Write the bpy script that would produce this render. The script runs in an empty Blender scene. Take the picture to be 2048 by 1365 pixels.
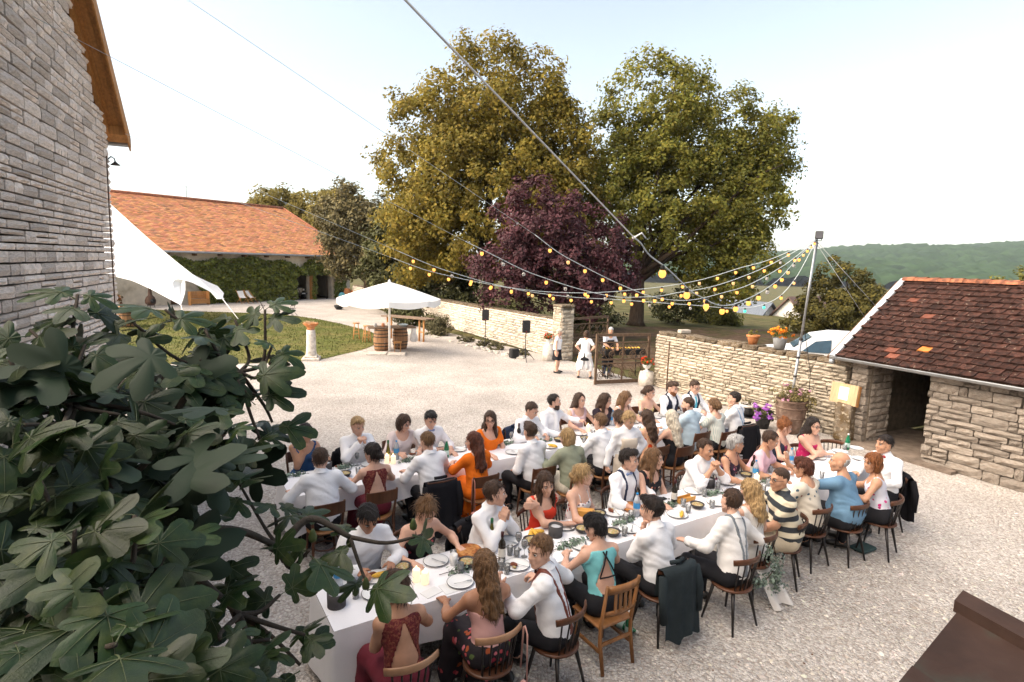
import bpy, math, random
import numpy as np
from mathutils import Vector, Matrix
PI = math.pi
rng = np.random.default_rng(7)
random.seed(7)
SC = bpy.context.scene
COL = SC.collection

# ---------------------------------------------------------------- camera
CAM_R = (0.99961, 0.00379, 0.02766); CAM_U = (-0.02792, 0.13566, 0.99036); CAM_F = (0.0, 0.99075, -0.13572)
CAM_H = 3.8
cam_d = bpy.data.cameras.new('camera'); cam_d.sensor_width = 36.0; cam_d.lens = 1150 / 2048 * 36
cam_d.clip_start = 0.05; cam_d.clip_end = 9000
cam = bpy.data.objects.new('camera', cam_d); COL.objects.link(cam)
cam.matrix_world = Matrix(((CAM_R[0], CAM_U[0], -CAM_F[0], 0), (CAM_R[1], CAM_U[1], -CAM_F[1], 0),
                           (CAM_R[2], CAM_U[2], -CAM_F[2], CAM_H), (0, 0, 0, 1)))
SC.camera = cam
# ---------------------------------------------------------------- sky, sun, exposure
SUN_EL, SUN_AZ = 36.0, -105.0          # degrees; azimuth measured from +Y towards +X
world = bpy.data.worlds.new('World'); SC.world = world; world.use_nodes = True
wn, wl = world.node_tree.nodes, world.node_tree.links
wn.clear()
w_out = wn.new('ShaderNodeOutputWorld'); w_bg = wn.new('ShaderNodeBackground')
w_sky = wn.new('ShaderNodeTexSky'); w_sky.sky_type = 'NISHITA'; w_sky.sun_disc = False
w_sky.sun_elevation = math.radians(SUN_EL); w_sky.sun_rotation = math.radians(SUN_AZ)
w_sky.air_density = 1.0; w_sky.dust_density = 2.5; w_sky.ozone_density = 1.0; w_sky.altitude = 300
w_hs = wn.new('ShaderNodeHueSaturation'); w_hs.inputs['Saturation'].default_value = 0.72
w_tint = wn.new('ShaderNodeMix'); w_tint.data_type = 'RGBA'; w_tint.blend_type = 'MULTIPLY'
w_tint.inputs[0].default_value = 1.0; w_tint.inputs[7].default_value = (1.0, 0.94, 0.85, 1)
wl.new(w_sky.outputs[0], w_hs.inputs['Color']); wl.new(w_hs.outputs[0], w_tint.inputs[6])
w_bg.inputs['Strength'].default_value = 0.058
wl.new(w_tint.outputs[2], w_bg.inputs['Color']); wl.new(w_bg.outputs[0], w_out.inputs[0])
sun_d = bpy.data.lights.new('sun', 'SUN'); sun_d.energy = 1.5; sun_d.angle = math.radians(95); sun_d.color = (1.0, 0.85, 0.68)
sun = bpy.data.objects.new('sun', sun_d); COL.objects.link(sun)
_e, _a = math.radians(SUN_EL), math.radians(SUN_AZ)
sun.rotation_euler = Vector((-math.sin(_a) * math.cos(_e), -math.cos(_a) * math.cos(_e), -math.sin(_e))).to_track_quat('-Z', 'Y').to_euler()
SC.view_settings.view_transform = 'Standard'; SC.view_settings.look = 'None'
SC.view_settings.exposure = 2.76; SC.view_settings.gamma = 1.0; SC.view_settings.use_curve_mapping = False
SC.render.engine = 'CYCLES'
SC.cycles.max_bounces = 6; SC.cycles.diffuse_bounces = 3; SC.cycles.glossy_bounces = 2
SC.cycles.transmission_bounces = 4; SC.cycles.transparent_max_bounces = 6; SC.cycles.volume_bounces = 0
SC.cycles.use_denoising = True; SC.cycles.caustics_reflective = False; SC.cycles.caustics_refractive = False
SC.cycles.use_adaptive_sampling = True; SC.cycles.adaptive_threshold = 0.015
# ---------------------------------------------------------------- materials
MATS = {}
def rgb(c):
    """hex string as seen in a picture -> linear; tuples pass through as linear"""
    if isinstance(c, str):
        v = [int(c[i:i + 2], 16) / 255 for i in (0, 2, 4)]
        return tuple(x / 12.92 if x <= .04045 else ((x + .055) / 1.055) ** 2.4 for x in v)
    return tuple(c)
def _new(name):
    m = bpy.data.materials.new(name); m.use_nodes = True
    nt = m.node_tree; b = nt.nodes['Principled BSDF']
    return m, nt, b, nt.nodes, nt.links
def _mix(nt, bt, fac, a, b):
    n = nt.nodes.new('ShaderNodeMix'); n.data_type = 'RGBA'; n.blend_type = bt
    for idx, v in ((0, fac), (6, a), (7, b)):
        if hasattr(v, 'is_output'): nt.links.new(v, n.inputs[idx])
        elif idx == 0: n.inputs[0].default_value = v
        else: n.inputs[idx].default_value = (*v, 1) if len(v) == 3 else v
    return n.outputs[2]
def _noise(nt, vec, scale, detail=4, rough=.55, dist=0):
    n = nt.nodes.new('ShaderNodeTexNoise'); n.inputs['Scale'].default_value = scale; n.inputs['Detail'].default_value = detail
    n.inputs['Roughness'].default_value = rough; n.inputs['Distortion'].default_value = dist
    nt.links.new(vec, n.inputs['Vector']); return n
def _range(nt, v, a, b, c, d):
    n = nt.nodes.new('ShaderNodeMapRange'); nt.links.new(v, n.inputs[0])
    for i, x in enumerate((a, b, c, d)): n.inputs[i + 1].default_value = x
    return n.outputs[0]
def _val(nt, f):
    n = nt.nodes.new('ShaderNodeCombineColor')
    for i in range(3): nt.links.new(f, n.inputs[i])
    return n.outputs[0]
def mat(name, col=(.5, .5, .5), rough=.6, spec=.3, var=.12, vs=6, bump=0, bs=40, col2=None, mixs=3, lo=.45, hi=.6,
        metal=0, emit=None, es=0, trans=0, attr=False, orand=0, stretch=None, alpha=1, coat=0, sheen=0, dist=0, ior=None, col3=None, mix3=9, lo3=.55, hi3=.62, thin=0, hue=0):
    if name in MATS: return MATS[name]
    m, nt, b, N, L = _new(name); col = rgb(col)
    tc = N.new('ShaderNodeTexCoord'); vec = tc.outputs['Object']
    if orand or hue:
        oi = N.new('ShaderNodeObjectInfo')
        ad = N.new('ShaderNodeVectorMath'); ad.operation = 'MULTIPLY_ADD'
        cb = N.new('ShaderNodeCombineXYZ')
        for i in range(3): L.new(oi.outputs['Random'], cb.inputs[i])
        ad.inputs[1].default_value = (37, 71, 53); L.new(cb.outputs[0], ad.inputs[0]); L.new(vec, ad.inputs[2]); vec = ad.outputs[0]
    if stretch:
        mp = N.new('ShaderNodeMapping'); mp.inputs['Scale'].default_value = stretch; L.new(vec, mp.inputs[0]); vec = mp.outputs[0]
    out = None
    if col2 is not None:
        n = _noise(nt, vec, mixs, 5, .6, dist); out = _mix(nt, 'MIX', _range(nt, n.outputs[0], lo, hi, 0, 1), col, rgb(col2))
    if col3 is not None:
        n = _noise(nt, vec, mix3, 6, .65); out = _mix(nt, 'MIX', _range(nt, n.outputs[0], lo3, hi3, 0, 1), out or col, rgb(col3))
    if var:
        n = _noise(nt, vec, vs); out = _mix(nt, 'MULTIPLY', 1.0, out or col, _val(nt, _range(nt, n.outputs[0], .3, .7, 1 - var, 1 + var)))
    if attr:
        at = N.new('ShaderNodeVertexColor'); at.layer_name = 'Col'; out = _mix(nt, 'MULTIPLY', 1.0, out or col, at.outputs[0])
    if orand:
        out = _mix(nt, 'MULTIPLY', 1.0, out or col, _val(nt, _range(nt, oi.outputs['Random'], 0, 1, 1 - orand, 1 + orand)))
    if hue:
        hs = N.new('ShaderNodeHueSaturation'); L.new(_range(nt, oi.outputs['Random'], 0, 1, .5 - hue, .5 + hue), hs.inputs['Hue'])
        if out: L.new(out, hs.inputs['Color'])
        else: hs.inputs['Color'].default_value = (*col, 1)
        out = hs.outputs[0]
    if out: L.new(out, b.inputs['Base Color'])
    else: b.inputs['Base Color'].default_value = (*col, 1)
    b.inputs['Roughness'].default_value = rough; b.inputs['Specular IOR Level'].default_value = spec; b.inputs['Metallic'].default_value = metal
    b.inputs['Transmission Weight'].default_value = trans; b.inputs['Coat Weight'].default_value = coat
    b.inputs['Sheen Weight'].default_value = sheen; b.inputs['Alpha'].default_value = alpha
    if ior: b.inputs['IOR'].default_value = ior
    if emit is not None:
        b.inputs['Emission Color'].default_value = (*rgb(emit), 1); b.inputs['Emission Strength'].default_value = es
    if bump:
        n = _noise(nt, vec, bs, 5, .6); bp = N.new('ShaderNodeBump'); bp.inputs['Strength'].default_value = bump; bp.inputs['Distance'].default_value = .02
        L.new(n.outputs[0], bp.inputs['Height']); L.new(bp.outputs[0], b.inputs['Normal'])
    if thin:
        tr = N.new('ShaderNodeBsdfTranslucent'); mx = N.new('ShaderNodeMixShader'); mx.inputs[0].default_value = thin
        if out: L.new(out, tr.inputs[0])
        else: tr.inputs[0].default_value = (*col, 1)
        L.new(b.outputs[0], mx.inputs[1]); L.new(tr.outputs[0], mx.inputs[2]); L.new(mx.outputs[0], N['Material Output'].inputs[0])
    MATS[name] = m
    return m
def pattern(name, base, spots, scale=22, size=.42, rough=.75, bump=.15, stretch=(1, 1, 1), keep=1.0):
    """printed cloth: scattered blotches of several colours on a ground colour"""
    if name in MATS: return MATS[name]
    m, nt, b, N, L = _new(name)
    tc = N.new('ShaderNodeTexCoord'); mp = N.new('ShaderNodeMapping'); mp.inputs['Scale'].default_value = stretch
    L.new(tc.outputs['Object'], mp.inputs[0])
    dn = _noise(nt, mp.outputs[0], scale * 1.3, 2); va = N.new('ShaderNodeVectorMath'); va.operation = 'MULTIPLY_ADD'
    va.inputs[1].default_value = (.035, .035, .035); L.new(dn.outputs['Color'], va.inputs[0]); L.new(mp.outputs[0], va.inputs[2])
    vo = N.new('ShaderNodeTexVoronoi'); vo.inputs['Scale'].default_value = scale; L.new(va.outputs[0], vo.inputs['Vector'])
    rp = N.new('ShaderNodeValToRGB'); sp = N.new('ShaderNodeSeparateColor'); L.new(vo.outputs['Color'], sp.inputs[0]); L.new(sp.outputs[0], rp.inputs[0])
    rp.color_ramp.interpolation = 'CONSTANT'
    while len(rp.color_ramp.elements) < len(spots): rp.color_ramp.elements.new(.5)
    for i, c in enumerate(spots):
        rp.color_ramp.elements[i].position = i / len(spots); rp.color_ramp.elements[i].color = (*rgb(c), 1)
    f = _range(nt, vo.outputs['Distance'], size - .03, size + .03, 1, 0)
    if keep < 1:
        k = _range(nt, sp.outputs[1], keep - .01, keep + .01, 1, 0); mu = N.new('ShaderNodeMath'); mu.operation = 'MULTIPLY'
        L.new(f, mu.inputs[0]); L.new(k, mu.inputs[1]); f = mu.outputs[0]
    L.new(_mix(nt, 'MIX', f, rgb(base), rp.outputs[0]), b.inputs['Base Color'])
    b.inputs['Roughness'].default_value = rough; b.inputs['Specular IOR Level'].default_value = .2
    n = _noise(nt, tc.outputs['Object'], 9, 4); bp = N.new('ShaderNodeBump'); bp.inputs['Strength'].default_value = bump; bp.inputs['Distance'].default_value = .03
    L.new(n.outputs[0], bp.inputs['Height']); L.new(bp.outputs[0], b.inputs['Normal'])
    MATS[name] = m; return m
def stripes(name, a, c, scale, axis=2, duty=.5, dist=0.0, rough=.75):
    if name in MATS: return MATS[name]
    m, nt, b, N, L = _new(name)
    tc = N.new('ShaderNodeTexCoord'); w = N.new('ShaderNodeTexWave'); w.bands_direction = 'XYZ'[axis]; w.inputs['Scale'].default_value = scale
    w.inputs['Distortion'].default_value = dist; w.inputs['Detail Scale'].default_value = .6
    L.new(tc.outputs['Object'], w.inputs['Vector'])
    L.new(_mix(nt, 'MIX', _range(nt, w.outputs['Fac'], duty - .06, duty + .06, 0, 1), rgb(a), rgb(c)), b.inputs['Base Color'])
    b.inputs['Roughness'].default_value = rough
    n = _noise(nt, tc.outputs['Object'], 8, 4); bp = N.new('ShaderNodeBump'); bp.inputs['Strength'].default_value = .2; bp.inputs['Distance'].default_value = .03
    L.new(n.outputs[0], bp.inputs['Height']); L.new(bp.outputs[0], b.inputs['Normal'])
    MATS[name] = m; return m
# ---------------------------------------------------------------- mesh helpers
def fast_mesh(name, V, loops, starts, totals, mats, mi=None, smooth=False, col=None):
    me = bpy.data.meshes.new(name)
    V = np.asarray(V, np.float32); nl, nf = len(loops), len(starts)
    me.vertices.add(len(V)); me.vertices.foreach_set('co', V.ravel())
    me.loops.add(nl); me.loops.foreach_set('vertex_index', np.asarray(loops, np.int32))
    me.polygons.add(nf); me.polygons.foreach_set('loop_start', np.asarray(starts, np.int32)); me.polygons.foreach_set('loop_total', np.asarray(totals, np.int32))
    for m in (mats if isinstance(mats, (list, tuple)) else [mats]): me.materials.append(m)
    if mi is not None: me.polygons.foreach_set('material_index', np.asarray(mi, np.int32))
    me.polygons.foreach_set('use_smooth', np.full(nf, bool(smooth)) if not hasattr(smooth, '__len__') else np.asarray(smooth, bool))
    if col is not None:
        a = me.color_attributes.new('Col', 'FLOAT_COLOR', 'POINT')
        c = np.ones((len(V), 4), np.float32); c[:, :3] = col; a.data.foreach_set('color', c.ravel())
    me.update(calc_edges=True); me.validate()
    return me
def quad_mesh(name, V, Q, mats, **k):
    Q = np.asarray(Q, np.int32); n, w = Q.shape
    return fast_mesh(name, V, Q.ravel(), np.arange(n) * w, np.full(n, w), mats, **k)
class MB:
    """collects shapes; build() links them as one mesh object"""
    def __init__(s): s.V = []; s.F = []; s.MI = []; s.S = []; s.C = []; s.n = 0
    def add(s, V, F, mi=0, smooth=False, col=None, M=None):
        V = np.asarray(V, float)
        if M is not None:
            M = np.array(M); V = V @ M[:3, :3].T + M[:3, 3]
        s.V.append(V); s.F += [tuple(int(i) + s.n for i in f) for f in F]; s.MI += [mi] * len(F); s.S += [smooth] * len(F)
        s.C.append(np.ones((len(V), 3)) if col is None else np.broadcast_to(np.asarray(col, float), (len(V), 3)))
        s.n += len(V); return s
    def box(s, c, d, rz=0, mi=0, bev=0, M=None, col=None):
        x, y, z = (np.asarray(d, float) / 2)
        if bev <= 0:
            V = np.array([(i * x, j * y, k * z) for k in (-1, 1) for j in (-1, 1) for i in (-1, 1)])
            F = [(0, 2, 3, 1), (4, 5, 7, 6), (0, 1, 5, 4), (2, 6, 7, 3), (0, 4, 6, 2), (1, 3, 7, 5)]
        else:
            V, F = bevbox(x, y, z, bev)
        cr, sr = math.cos(rz), math.sin(rz)
        V = V @ np.array([[cr, sr, 0], [-sr, cr, 0], [0, 0, 1]]) + np.asarray(c, float)
        return s.add(V, F, mi, False, col, M)
    def tube(s, P, r, n=8, mi=0, cap=True, smooth=True, M=None, flat=None, col=None):
        P = np.asarray(P, float); r = np.broadcast_to(np.asarray(r, float), (len(P),))
        T = np.gradient(P, axis=0); T /= np.linalg.norm(T, axis=1)[:, None] + 1e-9
        up = np.array([0, 0, 1.]) if abs(T[0, 2]) < .9 else np.array([1., 0, 0])
        V = []
        for i in range(len(P)):
            a = np.cross(up, T[i]); a /= np.linalg.norm(a) + 1e-9; b = np.cross(T[i], a); up = b
            th = np.arange(n) * 2 * PI / n
            f1, f2 = flat or (1, 1)
            V.append(P[i] + r[i] * (f1 * np.cos(th)[:, None] * a + f2 * np.sin(th)[:, None] * b))
        F = [(i * n + j, i * n + (j + 1) % n, (i + 1) * n + (j + 1) % n, (i + 1) * n + j) for i in range(len(P) - 1) for j in range(n)]
        if cap: F += [tuple(range(n))[::-1], tuple((len(P) - 1) * n + j for j in range(n))]
        return s.add(np.concatenate(V), F, mi, smooth, col, M)
    def lathe(s, prof, n=16, c=(0, 0, 0), mi=0, smooth=True, M=None, cap=True, wob=0, col=None):
        V = []
        for r, z in prof:
            th = np.arange(n) * 2 * PI / n
            rr = r * (1 + wob * np.sin(3 * th + z * 9))
            V.append(np.stack([rr * np.cos(th) + c[0], rr * np.sin(th) + c[1], np.full(n, z + c[2])], 1))
        k = len(prof)
        F = [(i * n + j, i * n + (j + 1) % n, (i + 1) * n + (j + 1) % n, (i + 1) * n + j) for i in range(k - 1) for j in range(n)]
        if cap:
            if prof[0][0] > 1e-4: F.append(tuple(range(n))[::-1])
            if prof[-1][0] > 1e-4: F.append(tuple((k - 1) * n + j for j in range(n)))
        return s.add(np.concatenate(V), F, mi, smooth, col, M)
    def ball(s, c, r, n=10, mi=0, sq=(1, 1, 1), M=None, col=None):
        m = max(4, n // 2 + 1); prof = [(math.sin(PI * i / m), -math.cos(PI * i / m)) for i in range(m + 1)]
        prof[0] = (1e-5, -1); prof[-1] = (1e-5, 1)
        V = []
        for rr, z in prof:
            th = np.arange(n) * 2 * PI / n; V.append(np.stack([rr * np.cos(th), rr * np.sin(th), np.full(n, z)], 1))
        V = np.concatenate(V) * r * np.asarray(sq) + np.asarray(c)
        F = [(i * n + j, i * n + (j + 1) % n, (i + 1) * n + (j + 1) % n, (i + 1) * n + j) for i in range(m) for j in range(n)]
        return s.add(V, F, mi, True, col, M)
    def prism(s, poly, z0, z1, mi=0, M=None, col=None):
        n = len(poly); V = [(x, y, z0) for x, y in poly] + [(x, y, z1) for x, y in poly]
        F = [tuple(range(n))[::-1], tuple(range(n, 2 * n))] + [(i, (i + 1) % n, n + (i + 1) % n, n + i) for i in range(n)]
        return s.add(V, F, mi, False, col, M)
    def mesh(s, name, mats, col=False):
        L = np.fromiter((i for f in s.F for i in f), np.int32); T = np.array([len(f) for f in s.F], np.int32)
        return fast_mesh(name, np.concatenate(s.V), L, np.concatenate([[0], np.cumsum(T)[:-1]]), T, mats, mi=s.MI, smooth=s.S, col=np.concatenate(s.C) if col else None)
    def build(s, name, mats, parent=None, loc=(0, 0, 0), rz=0, col=False, **props):
        return obj(name, s.mesh(name, mats, col), parent, loc, rz, **props)
def bevbox(x, y, z, b):
    V = []; 
    for k in (-1, 1):
        for (i, j) in ((-1, -1), (1, -1), (1, 1), (-1, 1)):
            V += [(i * (x - b), j * (y - b), k * z), (i * x, j * (y - b), k * (z - b)), (i * (x - b), j * y, k * (z - b))]
    V = np.array(V); I = lambda k, c, t: (k * 4 + c) * 3 + t
    F = [[I(0, c, 0) for c in (3, 2, 1, 0)], [I(1, c, 0) for c in range(4)]]
    def side(c0, c1, t): return [I(0, c0, t), I(0, c1, t), I(1, c1, t), I(1, c0, t)]
    F += [side(0, 1, 2), side(1, 2, 1), side(2, 3, 2), side(3, 0, 1)]
    for c in range(4):
        a, bb = (2, 1) if c % 2 == 0 else (1, 2)
        F.append([I(0, c, 1), I(0, c, 2), I(1, c, 2), I(1, c, 1)] if c % 2 == 0 else [I(0, c, 2), I(0, c, 1), I(1, c, 1), I(1, c, 2)])
        d = (c + 1) % 4; t = 2 if c % 2 == 0 else 1
        F.append([I(1, c, 0), I(1, c, t), I(1, d, t), I(1, d, 0)][::-1]); F.append([I(0, c, 0), I(0, c, t), I(0, d, t), I(0, d, 0)])
        F.append([I(1, c, 0), I(1, c, 1), I(1, c, 2)]); F.append([I(0, c, 0), I(0, c, 2), I(0, c, 1)])
    return V, [tuple(f) for f in F]
def obj(name, me, parent=None, loc=(0, 0, 0), rz=0, scale=None, **props):
    o = bpy.data.objects.new(name, me); COL.objects.link(o)
    o.location = loc
    if rz: o.rotation_euler = (0, 0, rz)
    if scale is not None: o.scale = scale
    if parent is not None: o.parent = parent
    for k, v in props.items():
        if v is not None: o[k] = v
    return o
def thing(name, label, category, loc=(0, 0, 0), rz=0, group=None, rot=None):
    o = obj(name, None, None, loc, rz, label=label, category=category, group=group)
    if rot: o.rotation_euler = rot
    return o
def copy_tree(o, parent=None):
    c = o.copy(); COL.objects.link(c)
    if parent is not None: c.parent = parent
    for ch in o.children: copy_tree(ch, c)
    return c
def put(proto, used, loc, rz, label, scale=None):
    """first call moves the prototype itself, later calls copy it"""
    o = proto if not used else copy_tree(proto)
    used.append(1); o.location = loc; o.rotation_euler = (0, 0, rz)
    if scale: o.scale = (scale,) * 3
    if label: o['label'] = label
    return o
def xf(loc=(0, 0, 0), rx=0, ry=0, rz=0, sc=1):
    return Matrix.Translation(loc) @ Matrix.Rotation(rz, 4, 'Z') @ Matrix.Rotation(ry, 4, 'Y') @ Matrix.Rotation(rx, 4, 'X') @ Matrix.Scale(sc, 4)
def vnoise(x, y, seed=0):
    """cheap smooth pseudo noise"""
    s = seed * 1.7
    return (np.sin(x * 1.3 + s + 1.7 * np.sin(y * .9 + s)) + np.sin(y * 1.7 - s + 1.3 * np.sin(x * 1.1 + 2 * s)) + np.sin((x + y) * 2.3 + s * 3) * .5) / 2.5
# ================================================================ the setting
def px(P):
    """picture position of a world point (used only to rank which stones and tiles show largest)"""
    d = np.asarray(P, float) - np.array([0, 0, CAM_H]); z = d @ np.array(CAM_F)
    return 1024 + 1150 * (d @ np.array(CAM_R)) / z, 682 - 1150 * (d @ np.array(CAM_U)) / z, z
def in_poly(X, Y, poly):
    r = np.zeros(X.shape, bool); n = len(poly)
    for i in range(n):
        x0, y0 = poly[i]; x1, y1 = poly[(i + 1) % n]
        c = ((y0 > Y) != (y1 > Y)) & (X < (x1 - x0) * (Y - y0) / (y1 - y0 + 1e-12) + x0)
        r ^= c
    return r
def smooth_poly(P, k=6):
    P = np.asarray(P, float); n = len(P); out = []
    for i in range(n):
        a, b, c, d = P[i - 1], P[i], P[(i + 1) % n], P[(i + 2) % n]
        for t in np.arange(k) / k:
            out.append(.5 * ((2 * b) + (-a + c) * t + (2 * a - 5 * b + 4 * c - d) * t * t + (-a + 3 * b - 3 * c + d) * t ** 3))
    return np.array(out)
def flat_sheet(name, poly, z, m, **props):
    me = fast_mesh(name, [(x, y, z) for x, y in poly], np.arange(len(poly)), [0], [len(poly)], m)
    return obj(name, me, **props)
# ---- terrain, one sheet to the horizon
def terrain_z(x, y):
    out = np.clip((x - 9 + (y - 20) * .05) / 60, 0, 1) * np.clip((y - 14) / 20, 0, 1)
    z = -2.6 * out - 14 * np.clip((y - 60) / 300, 0, 1) * np.clip((x + 60) / 200, .15, 1)
    return z - .03
gx = np.concatenate([-np.geomspace(4000, 60, 24), np.linspace(-55, 60, 60), np.geomspace(66, 4000, 26)])
gy = np.concatenate([np.linspace(-30, 70, 50), np.geomspace(76, 5000, 30)])
X, Y = np.meshgrid(gx, gy); nx = len(gx)
V = np.stack([X, Y, terrain_z(X, Y)], -1).reshape(-1, 3)
Q = [(j * nx + i, j * nx + i + 1, (j + 1) * nx + i + 1, (j + 1) * nx + i) for j in range(len(gy) - 1) for i in range(nx - 1)]
m_grass = mat('meadow_grass', (.075, .078, .028), .95, .1, var=.35, vs=1.2, bump=.6, bs=25, col2=(.13, .105, .05), mixs=.5, lo=.4, hi=.65)
obj('ground', quad_mesh('ground', V, Q, m_grass, smooth=True), kind='structure')
# ---- gravel yard
YARD = [(-48, -6), (12, -6), (12, 7), (9.6, 9.2), (7.9, 12.6), (4.6, 18.3), (2.1, 22.8), (-4, 31.1), (-14.6, 52), (-14, 62), (-48, 62)]
m, nt, b, N, L = _new('gravel')
tc = N.new('ShaderNodeTexCoord'); v = tc.outputs['Object']
vo = N.new('ShaderNodeTexVoronoi'); vo.inputs['Scale'].default_value = 34; L.new(v, vo.inputs['Vector'])
vo2 = N.new('ShaderNodeTexVoronoi'); vo2.inputs['Scale'].default_value = 75; L.new(v, vo2.inputs['Vector'])
sp = N.new('ShaderNodeSeparateColor'); L.new(vo.outputs['Color'], sp.inputs[0])
c1 = _mix(nt, 'MIX', sp.outputs[0], (.46, .415, .375), (.73, .685, .645))
n1 = _noise(nt, v, .55, 5, .6); n2 = _noise(nt, v, 5, 5, .65); n3 = _noise(nt, v, 60, 3)
c1 = _mix(nt, 'MULTIPLY', 1.0, c1, _val(nt, _range(nt, n1.outputs[0], .3, .7, .74, 1.12)))
c1 = _mix(nt, 'MIX', _range(nt, n2.outputs[0], .54, .72, 0, .45), c1, (.42, .35, .29))
c1 = _mix(nt, 'MIX', _range(nt, vo.outputs['Distance'], .5, .85, 0, .6), c1, (.30, .24, .20))
L.new(c1, b.inputs['Base Color']); b.inputs['Roughness'].default_value = .95; b.inputs['Specular IOR Level'].default_value = .15
ad = N.new('ShaderNodeMath'); ad.operation = 'MULTIPLY_ADD'; ad.inputs[1].default_value = .5
L.new(vo2.outputs['Distance'], ad.inputs[0]); L.new(vo.outputs['Distance'], ad.inputs[2])
bp = N.new('ShaderNodeBump'); bp.inputs['Strength'].default_value = 1.0; bp.inputs['Distance'].default_value = .03; bp.invert = True
L.new(ad.outputs[0], bp.inputs['Height']); L.new(bp.outputs[0], b.inputs['Normal'])
m_gravel = m
yx, yy = np.linspace(-48, 12, 240), np.linspace(-6, 62, 260)
flat_sheet('gravel_yard', YARD, 0, m_gravel, kind='structure')
# loose stones lying on the yard (nobody could count them)
def rocks(n, area, smin, smax, name, m, label, flatten=.55, bias=None):
    x0, x1, y0, y1 = area
    P = np.stack([rng.uniform(x0, x1, n * 3), y0 + (y1 - y0) * rng.uniform(0, 1, n * 3) ** 1.5], 1)
    u, w, d = 1024 + 1150 * P[:, 0] / (.99 * P[:, 1] + .52), 0, 0
    P = P[(u > 380) & (u < 2150) & in_poly(P[:, 0], P[:, 1], YARD)][:n]; n = len(P)
    base = np.array([(1, 0, 0), (.4, .85, .1), (-.6, .7, 0), (-1, -.1, .05), (-.3, -.9, 0), (.65, -.7, .1), (.25, .3, .9), (-.35, -.2, .8)], float)
    F = np.array([(0, 1, 6), (1, 2, 6), (2, 7, 6), (2, 3, 7), (3, 4, 7), (4, 5, 7), (5, 6, 7), (5, 0, 6)])
    s = rng.uniform(smin, smax, n) * rng.uniform(.6, 1, n)
    V = base[None] * rng.uniform(.65, 1.25, (n, 8, 3)); V[:, :, 2] *= flatten; V *= s[:, None, None]
    a = rng.uniform(0, 2 * PI, n); ca, sa = np.cos(a)[:, None], np.sin(a)[:, None]
    Xr = V[:, :, 0] * ca - V[:, :, 1] * sa; Yr = V[:, :, 0] * sa + V[:, :, 1] * ca
    V = np.stack([Xr + P[:, None, 0], Yr + P[:, None, 1], V[:, :, 2] - .0015], 2)
    c = np.repeat((rng.uniform(.55, 1.2, n)[:, None] * np.array([1, .97, .93]) * rng.uniform(.94, 1.05, (n, 3)))[:, None], 8, 1)
    me = quad_mesh(name, V.reshape(-1, 3), (F[None] + np.arange(n)[:, None, None] * 8).reshape(-1, 3), m, col=c.reshape(-1, 3))
    return obj(name, me, kind='stuff', label=label, category='gravel')
m_peb = mat('pebble', (.60, .57, .53), .9, .2, var=.15, vs=60, attr=True)
rocks(22000, (-3.5, 10, 1.2, 15), .007, .02, 'gravel_stones', m_peb, 'loose pale limestone chips lying all over the yard')
rocks(2600, (-1, 10, 1.4, 9), .016, .032, 'larger_gravel_stones', m_peb, 'larger limestone pieces strewn over the foreground gravel')
m_leaflit = mat('dry_leaf', (.16, .07, .03), .9, .1, var=.3, vs=40, attr=True)
rocks(1300, (-3, 10, 1.5, 22), .008, .022, 'leaf_litter', m_leaflit, 'dry brown leaf scraps scattered on the gravel', .2)
# ---- lawn
LAWN = smooth_poly([(-7.8, 20.6), (-6.7, 22.4), (-6.1, 25.2), (-7, 29), (-9.6, 32.6), (-12.5, 35.6), (-15.5, 37.4), (-20, 37.8), (-27, 36.8), (-28, 24), (-20, 19.6), (-12, 19.4)])
m_lawn = mat('lawn', (.088, .098, .026), .95, .1, var=.3, vs=2.5, bump=.7, bs=60, col2=(.14, .125, .045), mixs=.55, lo=.42, hi=.62)
flat_sheet('lawn', LAWN, .012, m_lawn, kind='structure')
def blades(n, poly, hmin, hmax, name, m, label):
    P = np.stack([rng.uniform(poly[:, 0].min(), poly[:, 0].max(), n), rng.uniform(poly[:, 1].min(), poly[:, 1].max(), n)], 1)
    P = P[in_poly(P[:, 0], P[:, 1], poly)]; n = len(P); a = rng.uniform(0, 2 * PI, n); h = rng.uniform(hmin, hmax, n); w = h * .35
    dx, dy = np.cos(a) * w, np.sin(a) * w; t = rng.uniform(-.02, .02, (n, 2))
    z = np.full(n, .01)
    V = np.stack([np.stack([P[:, 0] - dx, P[:, 1] - dy, z], 1), np.stack([P[:, 0] + dx, P[:, 1] + dy, z], 1), np.stack([P[:, 0] + t[:, 0], P[:, 1] + t[:, 1], z + h], 1)], 1)
    c = np.repeat(rng.uniform(.6, 1.35, (n, 1, 1)), 3, 1) * np.ones(3)
    return obj(name, quad_mesh(name, V.reshape(-1, 3), np.arange(n * 3).reshape(-1, 3), m, col=c.reshape(-1, 3)), kind='stuff', label=label, category='grass')
m_blade = mat('grass_blade', (.10, .115, .03), .9, .1, var=.2, vs=1, attr=True)
blades(26000, LAWN, .03, .075, 'lawn_grass', m_blade, 'short mown grass of the round lawn')
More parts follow.
